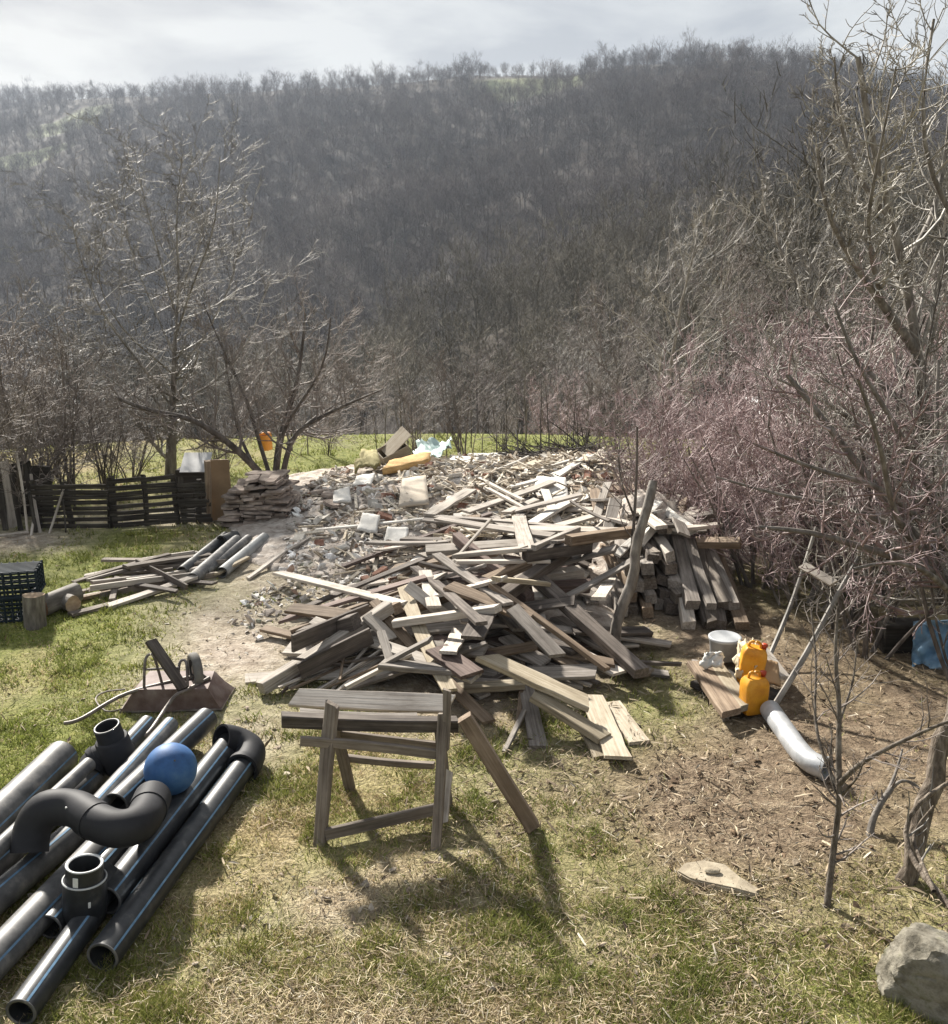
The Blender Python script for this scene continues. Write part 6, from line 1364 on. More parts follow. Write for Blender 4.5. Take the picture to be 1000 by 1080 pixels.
sheet('plaster_board', [mz(q(421, 564), .08), mz(q(453, 561), .08), mz(q(450, 541), .15), mz(q(425, 542), .15)], solid((.40, .34, .27), (.52, .46, .38), 'cream_panel', .9, 4, .2), .03, 'square cream coloured panel propped on the rubble behind the heap', 'panel', .003, 8, 4)
for k, (pp, lab) in enumerate((([(372, 536), (392, 538), (396, 530), (378, 528)], 'white plaster slab near the left edge of the rubble'), ([(470, 522), (500, 524), (505, 512), (478, 510)], 'white board below the mint plastic sheet'),
        ([(488, 498), (530, 492), (534, 485), (495, 487)], 'greyish white door panel at the back of the rubble'), ([(522, 515), (536, 518), (540, 503), (528, 501)], 'crumpled white cloth at the rubble crest'), ([(560, 560), (600, 566), (596, 548), (566, 545)], 'white broken board in the laths behind the heap'),
        ([(352, 552), (372, 553), (370, 545), (354, 545)], 'pale green-white lump of plaster left in the rubble'), ([(378, 577), (398, 580), (402, 572), (384, 569)], 'pale flat plaster piece at the front of the rubble'), ([(405, 590), (430, 592), (432, 584), (410, 582)], 'small cream slab at the rubble front near the timber'))):
    sheet('plaster_slab', [mz(q(*p), .04 + (.07 if i > 1 else 0)) for i, p in enumerate(pp)], solid((.50, .48, .44), (.70, .68, .64), 'plaster_white', .9, 6, .3), .03, lab, 'debris', .018, 9, 10 + k)
rb = random.Random(77)
M_brick = noise_mat('old_brick', [(.3, (.17, .085, .06)), (.55, (.30, .17, .125)), (.75, (.46, .40, .35))], 14, .95, .15, .5, vary=.25); M_block = noise_mat('plaster_block', [(.3, (.36, .33, .29)), (.6, (.56, .53, .48)), (.8, (.66, .64, .59))], 10, .95, .15, .5, vary=.2)
RP = region_pts(95, [(300, 600), (352, 515), (430, 497), (560, 492), (690, 540), (640, 560), (520, 590), (400, 640)])
for k, p_ in enumerate(RP):
    br = rb.random() < .38; bm = box_bm(.21 * rb.uniform(.4, 1), .105 * rb.uniform(.7, 1.1), .062) if br else box_bm(rb.uniform(.08, .26), rb.uniform(.07, .18), rb.uniform(.03, .08))
    for v in bm.verts: v.co += Vector((rb.gauss(0, .008), rb.gauss(0, .008), rb.gauss(0, .005)))
    o = bobj('brick' if br else 'plaster_block', bm, M_brick if br else M_block); o.location = mz(p_, .035); o.rotation_euler = (rb.gauss(0, .4), rb.gauss(0, .4), rb.uniform(0, 3))
    sx_ = 'left' if p_[0] < -.7 else 'middle' if p_[0] < .6 else 'right'; sy_ = 'front' if p_[1] < 11 else 'rear'
    tag(o, '%s in the %s of the %s part of the rubble' % ('reddish broken brick' if br else 'pale broken plaster block', sy_, sx_), 'brick' if br else 'debris', 'bricks in the rubble' if br else 'plaster blocks in the rubble')
# tilted wooden box at the back
c = Vector(mz(q(416, 500), .17)); t = thing('wooden_box', 'open yellowish wooden box tilted on the back of the rubble', 'box', c, (R(18), R(-24), R(22)))
bm = bmesh.new()
for (sx, sy, sz, p) in ((.46, .02, .26, (0, -.15, 0)), (.46, .02, .26, (0, .15, 0)), (.02, .28, .26, (-.22, 0, 0)), (.02, .28, .26, (.22, 0, 0)), (.42, .28, .015, (0, 0, -.12))): box_bm(sx, sy, sz, .003, 1, Matrix.Translation(p), bm)
bobj('box_sides', bm, WOOD['y'], t); bm = box_bm(.5, .34, .018, .003); o = bobj('lid', bm, WOOD['b'], t); o.location = (.1, .02, .17); o.rotation_euler = (0, R(-22), 0)
# ---------------------------------------------------------------- right-hand heap of odds and ends
o = beam_between('plank', q(736, 700, .10), q(772, 753, .10), .17, .05, WOOD['w'], bow=.003); tag(o, 'broad brown board on the ground, outer one beside the yellow canisters', 'plank')
o = beam_between('plank', q(752, 699, .10), q(786, 745, .10), .12, .05, WOOD['y'], bow=.003); tag(o, 'narrower brown board lying against the yellow canisters', 'plank')
o = beam_between('plank', q(733, 699, .03), q(766, 757, .03), .05, .06, WOOD['g']); tag(o, 'weathered grey batten on the grass under the outer brown board', 'plank')
bm = box_bm(.52, .46, .05, .004); o = bobj('pallet_deck', bm, M_dk, None, False, q(776, 728, .03)); o.rotation_euler = (0, 0, R(-58)); o.location.z = .035; tag(o, 'dark flat pallet under the boards and canisters', 'pallet')
M_yel = noise_mat('canister_plastic', [(.3, (.52, .20, .015)), (.5, (.70, .31, .02)), (.75, (.76, .40, .06))], 9, .42, .4, .06, vary=.06)
M_red = solid((.35, .04, .02), (.5, .08, .03), 'red_cap', .4)
def canister(label, c, rz, sx=.17, sy=.12, h=.25, ry=0):
    t = thing('canister', label, 'canister', c, (0, ry, rz), 'yellow plastic canisters on the pallet')
    bm = bmesh.new(); rings = []
    for z, s in ((0, .93), (.012, 1), (h * .35, 1.0), (h * .42, .97), (h * .5, 1.0), (h * .8, 1.0), (h * .9, .94), (h, .72)):
        ring = []
        for k in range(24):
            a = k / 24 * 2 * math.pi; ca, sa = math.cos(a), math.sin(a); e = .32
            ring.append(bm.verts.new((math.copysign(abs(ca) ** e, ca) * sx / 2 * s, math.copysign(abs(sa) ** e, sa) * sy / 2 * s, z)))
        rings.append(ring)
    for r0_, r1_ in zip(rings, rings[1:]):
        for k in range(24): bm.faces.new((r0_[k], r0_[(k + 1) % 24], r1_[(k + 1) % 24], r1_[k]))
    bm.faces.new(rings[0][::-1]); bm.faces.new(rings[-1]); bobj('canister_body', bm, M_yel, t, 40)
    tube_obj('handle', smooth_path([(-.055, 0, h - .01), (-.045, 0, h + .035), (0, 0, h + .042), (.03, 0, h + .03), (.035, 0, h - .01)], 14), .011, M_yel, t, 10)
    V, F = lathe([(.018, h - .01), (.018, h + .015), (.023, h + .016), (.023, h + .038), (0, h + .039)], 16, (.062, 0, 0)); mobj('cap', fixn(npmesh('cap', V, F, M_red)), t); return t
c = q(797, 757); canister('nearest orange-yellow canister standing at the pallet edge', (c.x - .01, c.y + .05, .03), R(14), .185, .14, .27)
c = q(796, 733); canister('second yellow canister lying behind the nearest one', (c.x - .03, c.y + .1, .07), R(-10), .19, .15, .29, R(8))
M_pail = noise_mat('pail_plastic', [(.3, (.33, .345, .36)), (.7, (.46, .475, .485))], 6, .45, .4, .04, vary=.05)
c = q(766, 706); t = thing('paint_pail', 'pale grey plastic pail with closed lid behind the brown boards', 'pail', (c.x, c.y + .1, .06))
V, F = lathe([(0, 0), (.105, 0), (.11, .01), (.125, .17), (.13, .175)], 28); o = mobj('pail_body', fixn(npmesh('pail_body', V, F, noise_mat('pail_side', [(.3, (.22, .23, .24)), (.7, (.38, .39, .40))], 6, .5, .4, .04, vary=0))), t)
V, F = lathe([(.133, .168), (.136, .185), (.128, .192), (.118, .188), (0, .186)], 28); mobj('lid', fixn(npmesh('lid', V, F, M_pail)), t)
sheet('plastic_bag', [q(738, 704, .13), q(764, 706, .15), q(762, 690, .22), q(744, 692, .2)], solid((.50, .50, .47), (.66, .66, .63), 'off_white_bag', .7), .02, 'off-white crumpled bag lying left of the grey pail', 'bag', .05, 12, 30)
sheet('sack', [q(776, 712, .16), q(800, 706, .18), q(797, 680, .26), q(778, 680, .24)], solid((.55, .46, .30), (.70, .62, .46), 'cream_sack', .85, 8, .3), .05, 'cream paper sack slumped behind the yellow canisters', 'sack', .12, 14, 31)
sheet('cardboard', [q(808, 720, .10), q(822, 726, .08), q(820, 700, .2), q(803, 696, .22)], solid((.34, .22, .12), (.46, .32, .19), 'cardboard_brown', .9), .02, 'piece of tan cardboard between the sack and the white plank', 'cardboard', .03, 8, 32)
o = beam_between('plank', q(829, 716, .12), q(802, 682, .22), .11, .03, WOOD['p'], None, R(18)); tag(o, 'short whitish plank lying right of the yellow canisters', 'plank')
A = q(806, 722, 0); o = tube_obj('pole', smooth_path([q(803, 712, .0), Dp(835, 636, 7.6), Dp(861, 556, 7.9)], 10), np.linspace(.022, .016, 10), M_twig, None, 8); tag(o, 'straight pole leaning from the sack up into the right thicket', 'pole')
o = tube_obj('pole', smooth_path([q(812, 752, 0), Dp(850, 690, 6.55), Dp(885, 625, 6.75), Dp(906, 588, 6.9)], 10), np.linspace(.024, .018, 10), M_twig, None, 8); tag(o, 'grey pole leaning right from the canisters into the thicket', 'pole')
o = beam_between('plank', Dp(846, 596, 7.0), Dp(881, 616, 6.75), .07, .02, WOOD['p'], None, R(35)); tag(o, 'small white board caught between the two leaning poles', 'plank')
o = beam_between('batten', q(772, 668, .02), Dp(782, 684, 7.3), .05, .02, WOOD['p']); tag(o, 'short pale stake by the cream sack', 'batten')
M_galv = noise_mat('galvanised', [(.3, (.30, .31, .32)), (.5, (.45, .46, .47)), (.75, (.58, .59, .60))], 7, .38, .5, .05, vary=0, metal=.3)
P = smooth_path([q(812, 748, .09), q(826, 768, .085), q(843, 792, .08), q(856, 804, .08), q(872, 811, .08)], 22); t = thing('duct_pipe', 'bent light grey pipe lying on the soil right of the canisters', 'pipe', P[10])
tube_obj('pipe_body', P - P[10], .072, M_galv, t, 24, wall=.006); tube_obj('end_collar', (P - P[10])[-2:], .08, M_galv, t, 24, wall=.01)
# blue tarp and boards seen through the thicket
sheet('blue_tarp', [Dp(962, 706, 7.35), Dp(1016, 706, 7.2), Dp(1014, 654, 7.4), Dp(964, 656, 7.5)], solid((.16, .32, .50), (.34, .50, .64), 'tarp_blue', .5), .01, 'pale blue tarp hanging behind the right thicket', 'tarp', .16, 24, 40)
sheet('straw_mat', [Dp(925, 680, 7.95), Dp(1010, 680, 7.85), Dp(1010, 638, 7.9), Dp(927, 641, 8.0)], solid((.28, .22, .12), (.42, .35, .21), 'straw_mat', .95, 40, .4), .03, 'tan straw mat standing behind the blue tarp', 'mat', .03, 10, 41)
bm = box_bm(.36, .2, .26, .008); c = Dp(948, 690, 7.6); o = bobj('wooden_crate', bm, M_dk, None, False, (c.x, c.y, .13)); tag(o, 'dark box in the thicket left of the blue tarp', 'crate')
# white-roofed hut far behind the right thicket
c = Dp(842, 437, 24); t = thing('hut', 'low hut with white roof glimpsed far behind the right thicket', 'hut', c)
bm = bmesh.new(); box_bm(1.5, 1.6, 2.2, .02, 1, Matrix.Translation((0, .9, -1.25)), bm); bobj('wall', bm, WOOD['g'], t)
bm = bmesh.new(); box_bm(1.7, 1.9, .06, .01, 1, Matrix.Rotation(R(9), 4, 'X') @ Matrix.Translation((0, .9, -.12)), bm); bobj('roof', bm, solid((.6, .6, .6), (.75, .75, .74), 'white_roof'), t)
# orange container hanging in the fruit tree
c = Dp(281, 466, 14.2); t = thing('plastic_bucket', 'orange bucket hanging in the fruit tree behind the stone stack', 'bucket', c, (R(8), R(-6), 0)); M_or = solid((.62, .25, .03), (.75, .36, .06), 'bucket_orange', .5)
V, F = lathe([(0, -.12), (.075, -.12), (.10, .12), (.105, .125), (.095, .12), (.07, -.1), (0, -.1)], 20); mobj('bucket_body', fixn(npmesh('bucket_body', V, F, M_or)), t)
tube_obj('bail', smooth_path([(-.1, 0, .11), (-.06, 0, .22), (0, 0, .26), (.06, 0, .22), (.1, 0, .11)], 12), .005, M_tubem, t, 6)
# ================================================================ trees and shrubs near the yard
def tree_thing(name, label, cat, base, limbs, twigs, mats, group=None, sides=(9, 4), tsides=(3, 3, 3)):
    "limbs / twigs: lists of (pts, rad) batches in world space"
    t = thing(name, label, cat, base, (0, 0, 0), group); b = np.array(tuple(base))
    V, F = tubes([((p - b, r), sides[min(i, len(sides) - 1)]) for i, (p, r) in enumerate(limbs)]); mobj('trunk', npmesh('trunk', V, F[:, ::-1], mats[0]), t)
    if twigs:
        V, F = tubes([((p - b, r), tsides[min(i, len(tsides) - 1)]) for i, (p, r) in enumerate(twigs)]); mobj('crown', npmesh('crown', V, F[:, ::-1], mats[1]), t)
    return t
def limbs_px(spec, K=12):
    "each limb: (radius, tip ratio, [(px, py, forward distance), ...])"
    out = []
    for r, tip, pp in spec:
        P = [tuple(p) if len(p) == 4 else tuple(Dp(*p)) if p[2] is not None else tuple(q(p[0], p[1])) for p in pp]
        out.append(path_tube([x[:3] for x in P], r, tip, K))
    return cat_b(*out)
# ---- fruit tree behind the stone stack
R_ = np.random.default_rng(31); Y0 = 13.6; b0 = q(290, 511)
fl = limbs_px([(0.060, .35, [(284, 512, 13.6), (273, 495, 13.5), (235, 461, 13.1), (197, 437, 12.8), (160, 436, 12.6), (122, 419, 12.4)]), (0.056, .25, [(290, 513, 13.6), (294, 457, 13.7), (311, 419, 13.9), (319, 369, 14.0), (322, 330, 14.1)]),
               (0.048, .25, [(296, 513, 13.6), (307, 457, 13.5), (357, 430, 13.2), (403, 411, 13.0)]), (0.036, .25, [(288, 512, 13.7), (277, 478, 13.9), (260, 419, 14.3), (235, 369, 14.6), (214, 318, 14.9)]),
               (0.036, .25, [(292, 500, 13.6), (297, 453, 13.3), (344, 386, 12.9), (349, 335, 12.8)]), (0.028, .25, [(268, 492, 13.5), (250, 455, 13.9), (243, 410, 14.2), (232, 350, 14.4)]), (0.024, .25, [(303, 468, 13.5), (330, 440, 14.2), (372, 418, 14.6), (392, 370, 14.7)])])
l2 = fork(R_, fl, 16, .22, 1, 55, 14, .42, .45, 5, .14, .22, .5, .3, .006); l3 = fork(R_, l2, 8, .15, 1, 50, 14, .55, .4, 4, .15, .22, .6, .4, .004); l4 = fork(R_, l3, 5, .15, 1, 45, 15, .6, .4, 4, .15, .18, .7, .5, .0032)
tree_thing('fruit_tree', 'spreading leafless fruit tree with low curved limbs behind the stone stack', 'tree', b0, [fl], [l2, l3, l4], (M_bark_dark, M_twig_brown), None, (9,))
# ---- tall tree left with its thick straight trunk behind the fence
R_ = np.random.default_rng(32); b0 = Dp(180, 505, 14.6); b0.z = float(land_z(b0.x, b0.y)) - .05
fl = limbs_px([(.095, .22, [(b0.x, b0.y, b0.z, 0), (181, 450, 14.6), (183, 400, 14.6), (185, 350, 14.6)]), (0.0211, .3, [(185, 360, 14.6), (189, 290, 14.5), (185, 230, 14.4), (192, 165, 14.4)]), (0.0223, .25, [(182, 430, 14.6), (150, 385, 14.3), (112, 340, 14.0), (85, 280, 13.8), (75, 230, 13.7)]),
               (0.0223, .25, [(183, 400, 14.6), (215, 355, 14.9), (245, 300, 15.2), (255, 240, 15.4)]), (0.0186, .25, [(184, 375, 14.6), (160, 320, 15.2), (135, 260, 15.7), (128, 185, 16)]), (0.0186, .25, [(185, 355, 14.6), (205, 295, 14.0), (228, 240, 13.5), (232, 165, 13.3)]), (0.0186, .25, [(181, 445, 14.6), (140, 415, 14.9), (90, 385, 15.2), (45, 320, 15.4)]), (0.0161, .25, [(186, 335, 14.5), (165, 260, 14.3), (150, 200, 14.2), (140, 150, 14.2)]), (0.0174, .25, [(182, 425, 14.6), (228, 405, 14.2), (265, 360, 14.0), (282, 300, 13.9)]), (0.0149, .25, [(188, 310, 14.5), (215, 250, 14.9), (212, 190, 15.1), (205, 150, 15.2)]), (0.0149, .25, [(183, 395, 14.6), (130, 350, 13.6), (100, 300, 13.2), (112, 240, 13.0)])])
l2 = fork(R_, fl, 15, .12, 1, 58, 16, .46, .4, 6, .16, .14, .5, .35, .006); l3 = fork(R_, l2, 7, .12, 1, 52, 16, .5, .4, 5, .18, .14, .6, .45, .0042); l4 = fork(R_, l3, 5, .15, 1, 48, 15, .55, .4, 4, .2, .1, .75, .6, .0034)
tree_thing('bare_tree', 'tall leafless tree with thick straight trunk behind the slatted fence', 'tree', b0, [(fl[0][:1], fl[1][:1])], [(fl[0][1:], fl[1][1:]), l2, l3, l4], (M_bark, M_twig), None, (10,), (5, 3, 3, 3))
# ---- multi-stemmed shrub forms, shared by their copies
def shrub_form(seed, stems, h, spread, mats, r=.02, dens=(10, 6, 4), up=.12, ang=45):
    rr = np.random.default_rng(seed); a = rr.uniform(0, 6.283, stems); rad = rr.uniform(.05, .3, stems) * spread
    P = np.stack([np.cos(a) * rad, np.sin(a) * rad, np.full(stems, -.06)], 1); D = np.stack([np.cos(a) * rr.uniform(.1, .9, stems) * spread, np.sin(a) * rr.uniform(.1, .9, stems) * spread, np.ones(stems)], 1)
    l1 = grow(rr, P, D, h * rr.uniform(.65, 1.05, stems), r * rr.uniform(.6, 1.2, stems), 8, .10, .04, .25)
    l2 = fork(rr, l1, dens[0], .15, 1, ang, 14, .42, .45, 5, .14, up, .6, .35, .0062); l3 = fork(rr, l2, dens[1], .15, 1, ang, 14, .55, .4, 4, .16, up, .65, .45, .0046)
    tw = [l2, l3]
    if len(dens) > 2: tw.append(fork(rr, l3, dens[2], .15, 1, ang, 15, .6, .4, 4, .18, up, .7, .5, .003))
    V, F = tubes([(l1, 6)]); m1 = npmesh('trunk', V, F[:, ::-1], mats[0]); V, F = tubes([(l, 3) for l in tw]); m2 = npmesh('crown', V, F[:, ::-1], mats[1])
    return m1, m2
def plant(form, name, label, cat, base, rz, s, group, sz=None):
    t = thing(name, label, cat, base, (0, 0, rz), group); t.scale = (s, s, sz or s)
    mobj('trunk', form[0], t); mobj('crown', form[1], t); return t
def gz_(p): return Vector((p[0], p[1], float(land_z(p[0], p[1]))))
S_left = [shrub_form(200 + k, 11, 2.3, .75, (M_bark_dark, M_twig_brown), .018, (9, 6, 3)) for k in range(2)]
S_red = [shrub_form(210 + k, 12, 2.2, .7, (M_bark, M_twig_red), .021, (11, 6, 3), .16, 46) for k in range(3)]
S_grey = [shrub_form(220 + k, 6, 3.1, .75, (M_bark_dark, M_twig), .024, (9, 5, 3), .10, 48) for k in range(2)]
S_small = [shrub_form(230 + k, 7, 1.9, .4, (M_bark_dark, M_twig_brown), .014, (8, 5, 3), .15, 40) for k in range(2)]
r7 = random.Random(17)
for k, (px, py, s, lab) in enumerate(((18, 545, .95, 'tangled leafless shrub behind the leaning poles at the far left'), (75, 533, .9, 'leafless shrub spreading over the left fence section'), (-45, 560, 1.05, 'large tangled shrub cut off by the left edge of the picture'), (112, 520, .8, 'leafless shrub behind the middle fence section'), (40, 515, 1.15, 'taller leafless shrub behind the far left shrub'), (-20, 510, 1.3, 'tall grey brown thicket shrub far back at the left edge'), (140, 505, .62, 'low twiggy shrub behind the fence left of the thick trunk'), (235, 500, .5, 'low twiggy shrub behind the brown panel'))):
    plant(S_left[k % 2], 'bare_shrub', lab, 'shrub', gz_(q(px, py)), r7.uniform(0, 6), s, 'leafless shrubs along the left fence')
RED = [(690, 575, .74), (722, 560, .86), (760, 590, .80), (800, 575, .95), (745, 535, .95), (800, 620, .85), (850, 600, 1.0), (845, 640, .85), (895, 625, 1.1), (905, 560, 1.2), (855, 545, 1.15), (955, 600, 1.2), (1000, 590, 1.3), (1045, 620, 1.0), (700, 530, .7), (790, 530, 1.1)]
for k, (px, py, s) in enumerate(RED):
    f = S_red[k % 3]; side = 'left end of' if px < 730 else 'left half of' if px < 800 else 'middle of' if px < 870 else 'right half of' if px < 960 else 'right end of'; dep = 'back' if py < 548 else 'front' if py > 605 else 'inner'
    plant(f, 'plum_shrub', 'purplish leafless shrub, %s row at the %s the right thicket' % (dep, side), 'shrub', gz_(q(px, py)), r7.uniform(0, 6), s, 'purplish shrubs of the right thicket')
for k, (px, py, s) in enumerate(((880, 660, .95), (915, 690, .85), (1035, 730, .9), (925, 625, 1.2), (1040, 660, 1.1))):
    plant(S_grey[k % 2], 'bare_shrub', ('grey leafless shrub with dark stems, %s among those at the front of the right thicket' % ('leftmost', 'lowest', 'nearest', 'furthest', 'rightmost')[k]), 'shrub', gz_(q(px, py)), r7.uniform(0, 6), s, 'grey shrubs at the front of the right thicket')
# ---- tall grey tree at the right
R_ = np.random.default_rng(41); b0 = gz_(Dp(1000, 645, 8.6)); b0.z -= .05
fl = limbs_px([(0.072, .3, [(b0.x, b0.y, b0.z, 0), (985, 520, 8.6), (975, 440, 8.6), (966, 370, 8.6), (957, 275, 8.6), (937, 220, 8.5), (915, 150, 8.4), (905, 60, 8.4)]), (0.047, .25, [(966, 370, 8.6), (930, 320, 8.3), (895, 270, 8.1), (868, 220, 8.0), (862, 160, 8.0)]), (0.043, .25, [(1075, 420, 8.8), (1040, 300, 8.7), (1000, 217, 8.6), (974, 183, 8.5), (968, 120, 8.5), (985, 20, 8.5)]),
               (0.034, .25, [(957, 275, 8.6), (985, 230, 9.0), (1000, 150, 9.3), (1005, 60, 9.4)]), (0.030, .25, [(940, 230, 8.5), (905, 190, 8.6), (885, 130, 8.7), (880, 60, 8.7)]), (0.030, .25, [(975, 440, 8.6), (920, 400, 8.9), (860, 330, 9.2), (825, 270, 9.3), (803, 215, 9.4)]), (0.025, .25, [(930, 320, 8.3), (912, 240, 7.8), (930, 150, 7.6), (945, 70, 7.5)]), (0.034, .25, [(985, 520, 8.6), (930, 470, 8.0), (870, 420, 7.7), (820, 400, 7.6)])])
l2 = fork(R_, fl, 17, .25, 1, 52, 14, .34, .5, 6, .16, .2, .5, .35, .007); l3 = fork(R_, l2, 8, .2, 1, 48, 15, .5, .4, 5, .18, .18, .65, .45, .005); l4 = fork(R_, l3, 4, .25, 1, 45, 15, .5, .4, 4, .2, .1, .75, .6, .004)
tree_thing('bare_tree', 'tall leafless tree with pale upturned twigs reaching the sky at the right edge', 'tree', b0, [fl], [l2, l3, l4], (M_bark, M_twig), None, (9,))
# ---- large purple-grey limbs leaning in from the right
R_ = np.random.default_rng(43); b0 = gz_(q(1035, 700))
fl = limbs_px([(.06, .3, [(b0.x, b0.y, -.05, 0), (1010, 620, 6.9), (960, 560, 6.9), (900, 485, 7.0), (860, 430, 7.1), (830, 395, 7.2)]), (.045, .3, [(1010, 620, 6.9), (960, 590, 6.6), (915, 580, 6.4), (860, 560, 6.3), (800, 556, 6.3)]), (.04, .3, [(b0.x + .1, b0.y, -.05, 0), (1005, 560, 7.0), (985, 470, 7.2), (990, 380, 7.4)]), (.035, .3, [(985, 600, 6.9), (940, 540, 6.4), (930, 470, 6.2), (905, 400, 6.1)]), (.032, .3, [(1012, 590, 6.9), (930, 510, 6.6), (870, 500, 6.5), (795, 468, 6.5)]), (.03, .3, [(1005, 560, 7.0), (940, 440, 6.8), (900, 380, 6.8), (880, 320, 6.9)]), (.028, .3, [(965, 566, 6.9), (900, 535, 7.2), (820, 522, 7.4), (755, 503, 7.5)]), (.03, .3, [(1020, 640, 6.8), (975, 600, 6.2), (940, 590, 5.9), (900, 600, 5.7)])])
l2 = fork(R_, fl, 12, .2, 1, 55, 14, .36, .45, 5, .14, .12, .5, .35, .006); l3 = fork(R_, l2, 6, .15, 1, 50, 15, .5, .4, 4, .17, .12, .6, .45, .0042); l4 = fork(R_, l3, 4, .2, 1, 45, 15, .55, .4, 4, .18, .1, .75, .6, .0034)
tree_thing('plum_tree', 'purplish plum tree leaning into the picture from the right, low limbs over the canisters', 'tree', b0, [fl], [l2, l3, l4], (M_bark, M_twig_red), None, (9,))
# ---- leaning cut post and sapling beside the timber
P = smooth_path([q(648, 697, -.02), Dp(651, 655, 7.45), Dp(668, 610, 7.5), Dp(671, 575, 7.55), Dp(683, 535, 7.6), Dp(689, 508, 7.7)], 12)
o = tube_obj('wood_pole', P, np.linspace(.05, .038, 12) * (1 + .06 * np.sin(np.arange(12) * 2.1)), M_bark, None, 10); tag(o, 'dark crooked cut pole standing aslant between the timber heap and the beam pile', 'pole')
R_ = np.random.default_rng(44); b0 = gz_(q(662, 640)); fl = limbs_px([(.022, .4, [(b0.x, b0.y, -.03, 0), (668, 560, 8.7), (672, 500, 8.7), (672, 450, 8.7)]), (.012, .4, [(669, 545, 8.7), (655, 510, 8.6), (652, 480, 8.6), (655, 455, 8.6)])]); l2 = fork(R_, fl, 9, .3, 1, 50, 12, .3, .4, 4, .14, .15, .5, .4, .004); l3 = fork(R_, l2, 4, .2, 1, 50, 12, .5, .4, 4, .14, .15, .6, .4, .003)
tree_thing('sapling', 'thin upright sapling just behind the dark crooked cut pole', 'sapling', b0, [fl], [l2, l3], (M_bark_dark, M_twig_brown), None, (7,))
# ---- foreground sapling and thick trunk
R_ = np.random.default_rng(45); b0 = gz_(q(872, 958)); fl = limbs_px([(0.0187, .75, [(b0.x, b0.y, -.02, 0), (878, 905, 4.3), (885, 850, 4.32), (885, 822, 4.33)]), (0.0170, .4, [(885, 830, 4.33), (884, 790, 4.4), (886, 745, 4.5), (880, 690, 4.6), (884, 640, 4.7)]), (0.0145, .4, [(884, 828, 4.33), (905, 805, 4.25), (950, 782, 4.15), (1000, 760, 4.05), (1040, 748, 4.0)]), (0.0102, .4, [(884, 832, 4.33), (868, 800, 4.45), (858, 760, 4.6), (862, 700, 4.8), (855, 640, 5.0)]), (0.0085, .4, [(888, 838, 4.33), (905, 820, 4.2), (912, 800, 4.2)]), (0.0076, .4, [(886, 760, 4.5), (900, 720, 4.6), (905, 670, 4.7)]), (0.0068, .4, [(881, 835, 4.33), (874, 812, 4.4), (878, 770, 4.5)])])
l2 = fork(R_, fl, 10, .3, 1, 48, 12, .4, .4, 5, .14, .12, .5, .4, .003); l3 = fork(R_, l2, 4, .2, 1, 48, 12, .5, .4, 4, .14, .12, .6, .4, .002)
tree_thing('sapling', 'young leafless tree with forked crown nearest the viewer at the right', 'sapling', b0, [fl], [l2, l3], (bark_mat('bark_sapling', (.04, .032, .026), (.11, .092, .075), (.22, .195, .165), 30, .8, .2), M_twig_brown), None, (9,))
R_ = np.random.default_rng(46); b0 = gz_(q(956, 930)); fl = limbs_px([(.05, .85, [(b0.x, b0.y, -.03, 0), (963, 895, 4.45), (975, 850, 4.5), (990, 800, 4.55), (1005, 750, 4.6), (1025, 690, 4.65)])]); fl = (fl[0] + R_.normal(0, .012, fl[0].shape) * [1, 1, 0], fl[1] * (1 + R_.normal(0, .09, fl[1].shape))); v = limbs_px([(.018, .6, [(1008, 962, 3.9), (978, 930, 4.1), (952, 890, 4.33), (955, 860, 4.38), (975, 840, 4.38), (1010, 820, 4.4)]), (.012, .5, [(985, 940, 4.0), (968, 900, 4.25), (960, 880, 4.36), (985, 850, 4.4)])])
l2 = fork(R_, v, 5, .3, 1, 55, 12, .3, .4, 4, .14, .12, .5, .4, .003)
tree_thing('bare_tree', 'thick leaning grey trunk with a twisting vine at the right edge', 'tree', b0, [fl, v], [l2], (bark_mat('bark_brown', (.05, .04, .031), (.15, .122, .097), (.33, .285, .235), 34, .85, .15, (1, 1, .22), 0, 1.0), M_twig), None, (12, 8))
R_ = np.random.default_rng(47); b0 = gz_(q(917, 882)); fl = limbs_px([(.022, .8, [(b0.x, b0.y, -.02, 0), (920, 865, 4.9), (930, 845, 4.95), (940, 832, 5.0)]), (.012, .5, [(938, 834, 5.0), (950, 822, 5.0), (965, 826, 5.0), (975, 838, 5.0)]), (.012, .5, [(935, 838, 4.97), (945, 815, 5.1), (952, 790, 5.2)])]); l2 = fork(R_, fl, 5, .4, 1, 50, 12, .5, .4, 4, .14, .1, .5, .4, .003)
tree_thing('shrub_stub', 'low broken shrub stub between the young forked tree and the thick leaning trunk', 'shrub', b0, [fl], [l2], (M_bark, M_twig_brown), None, (8,))
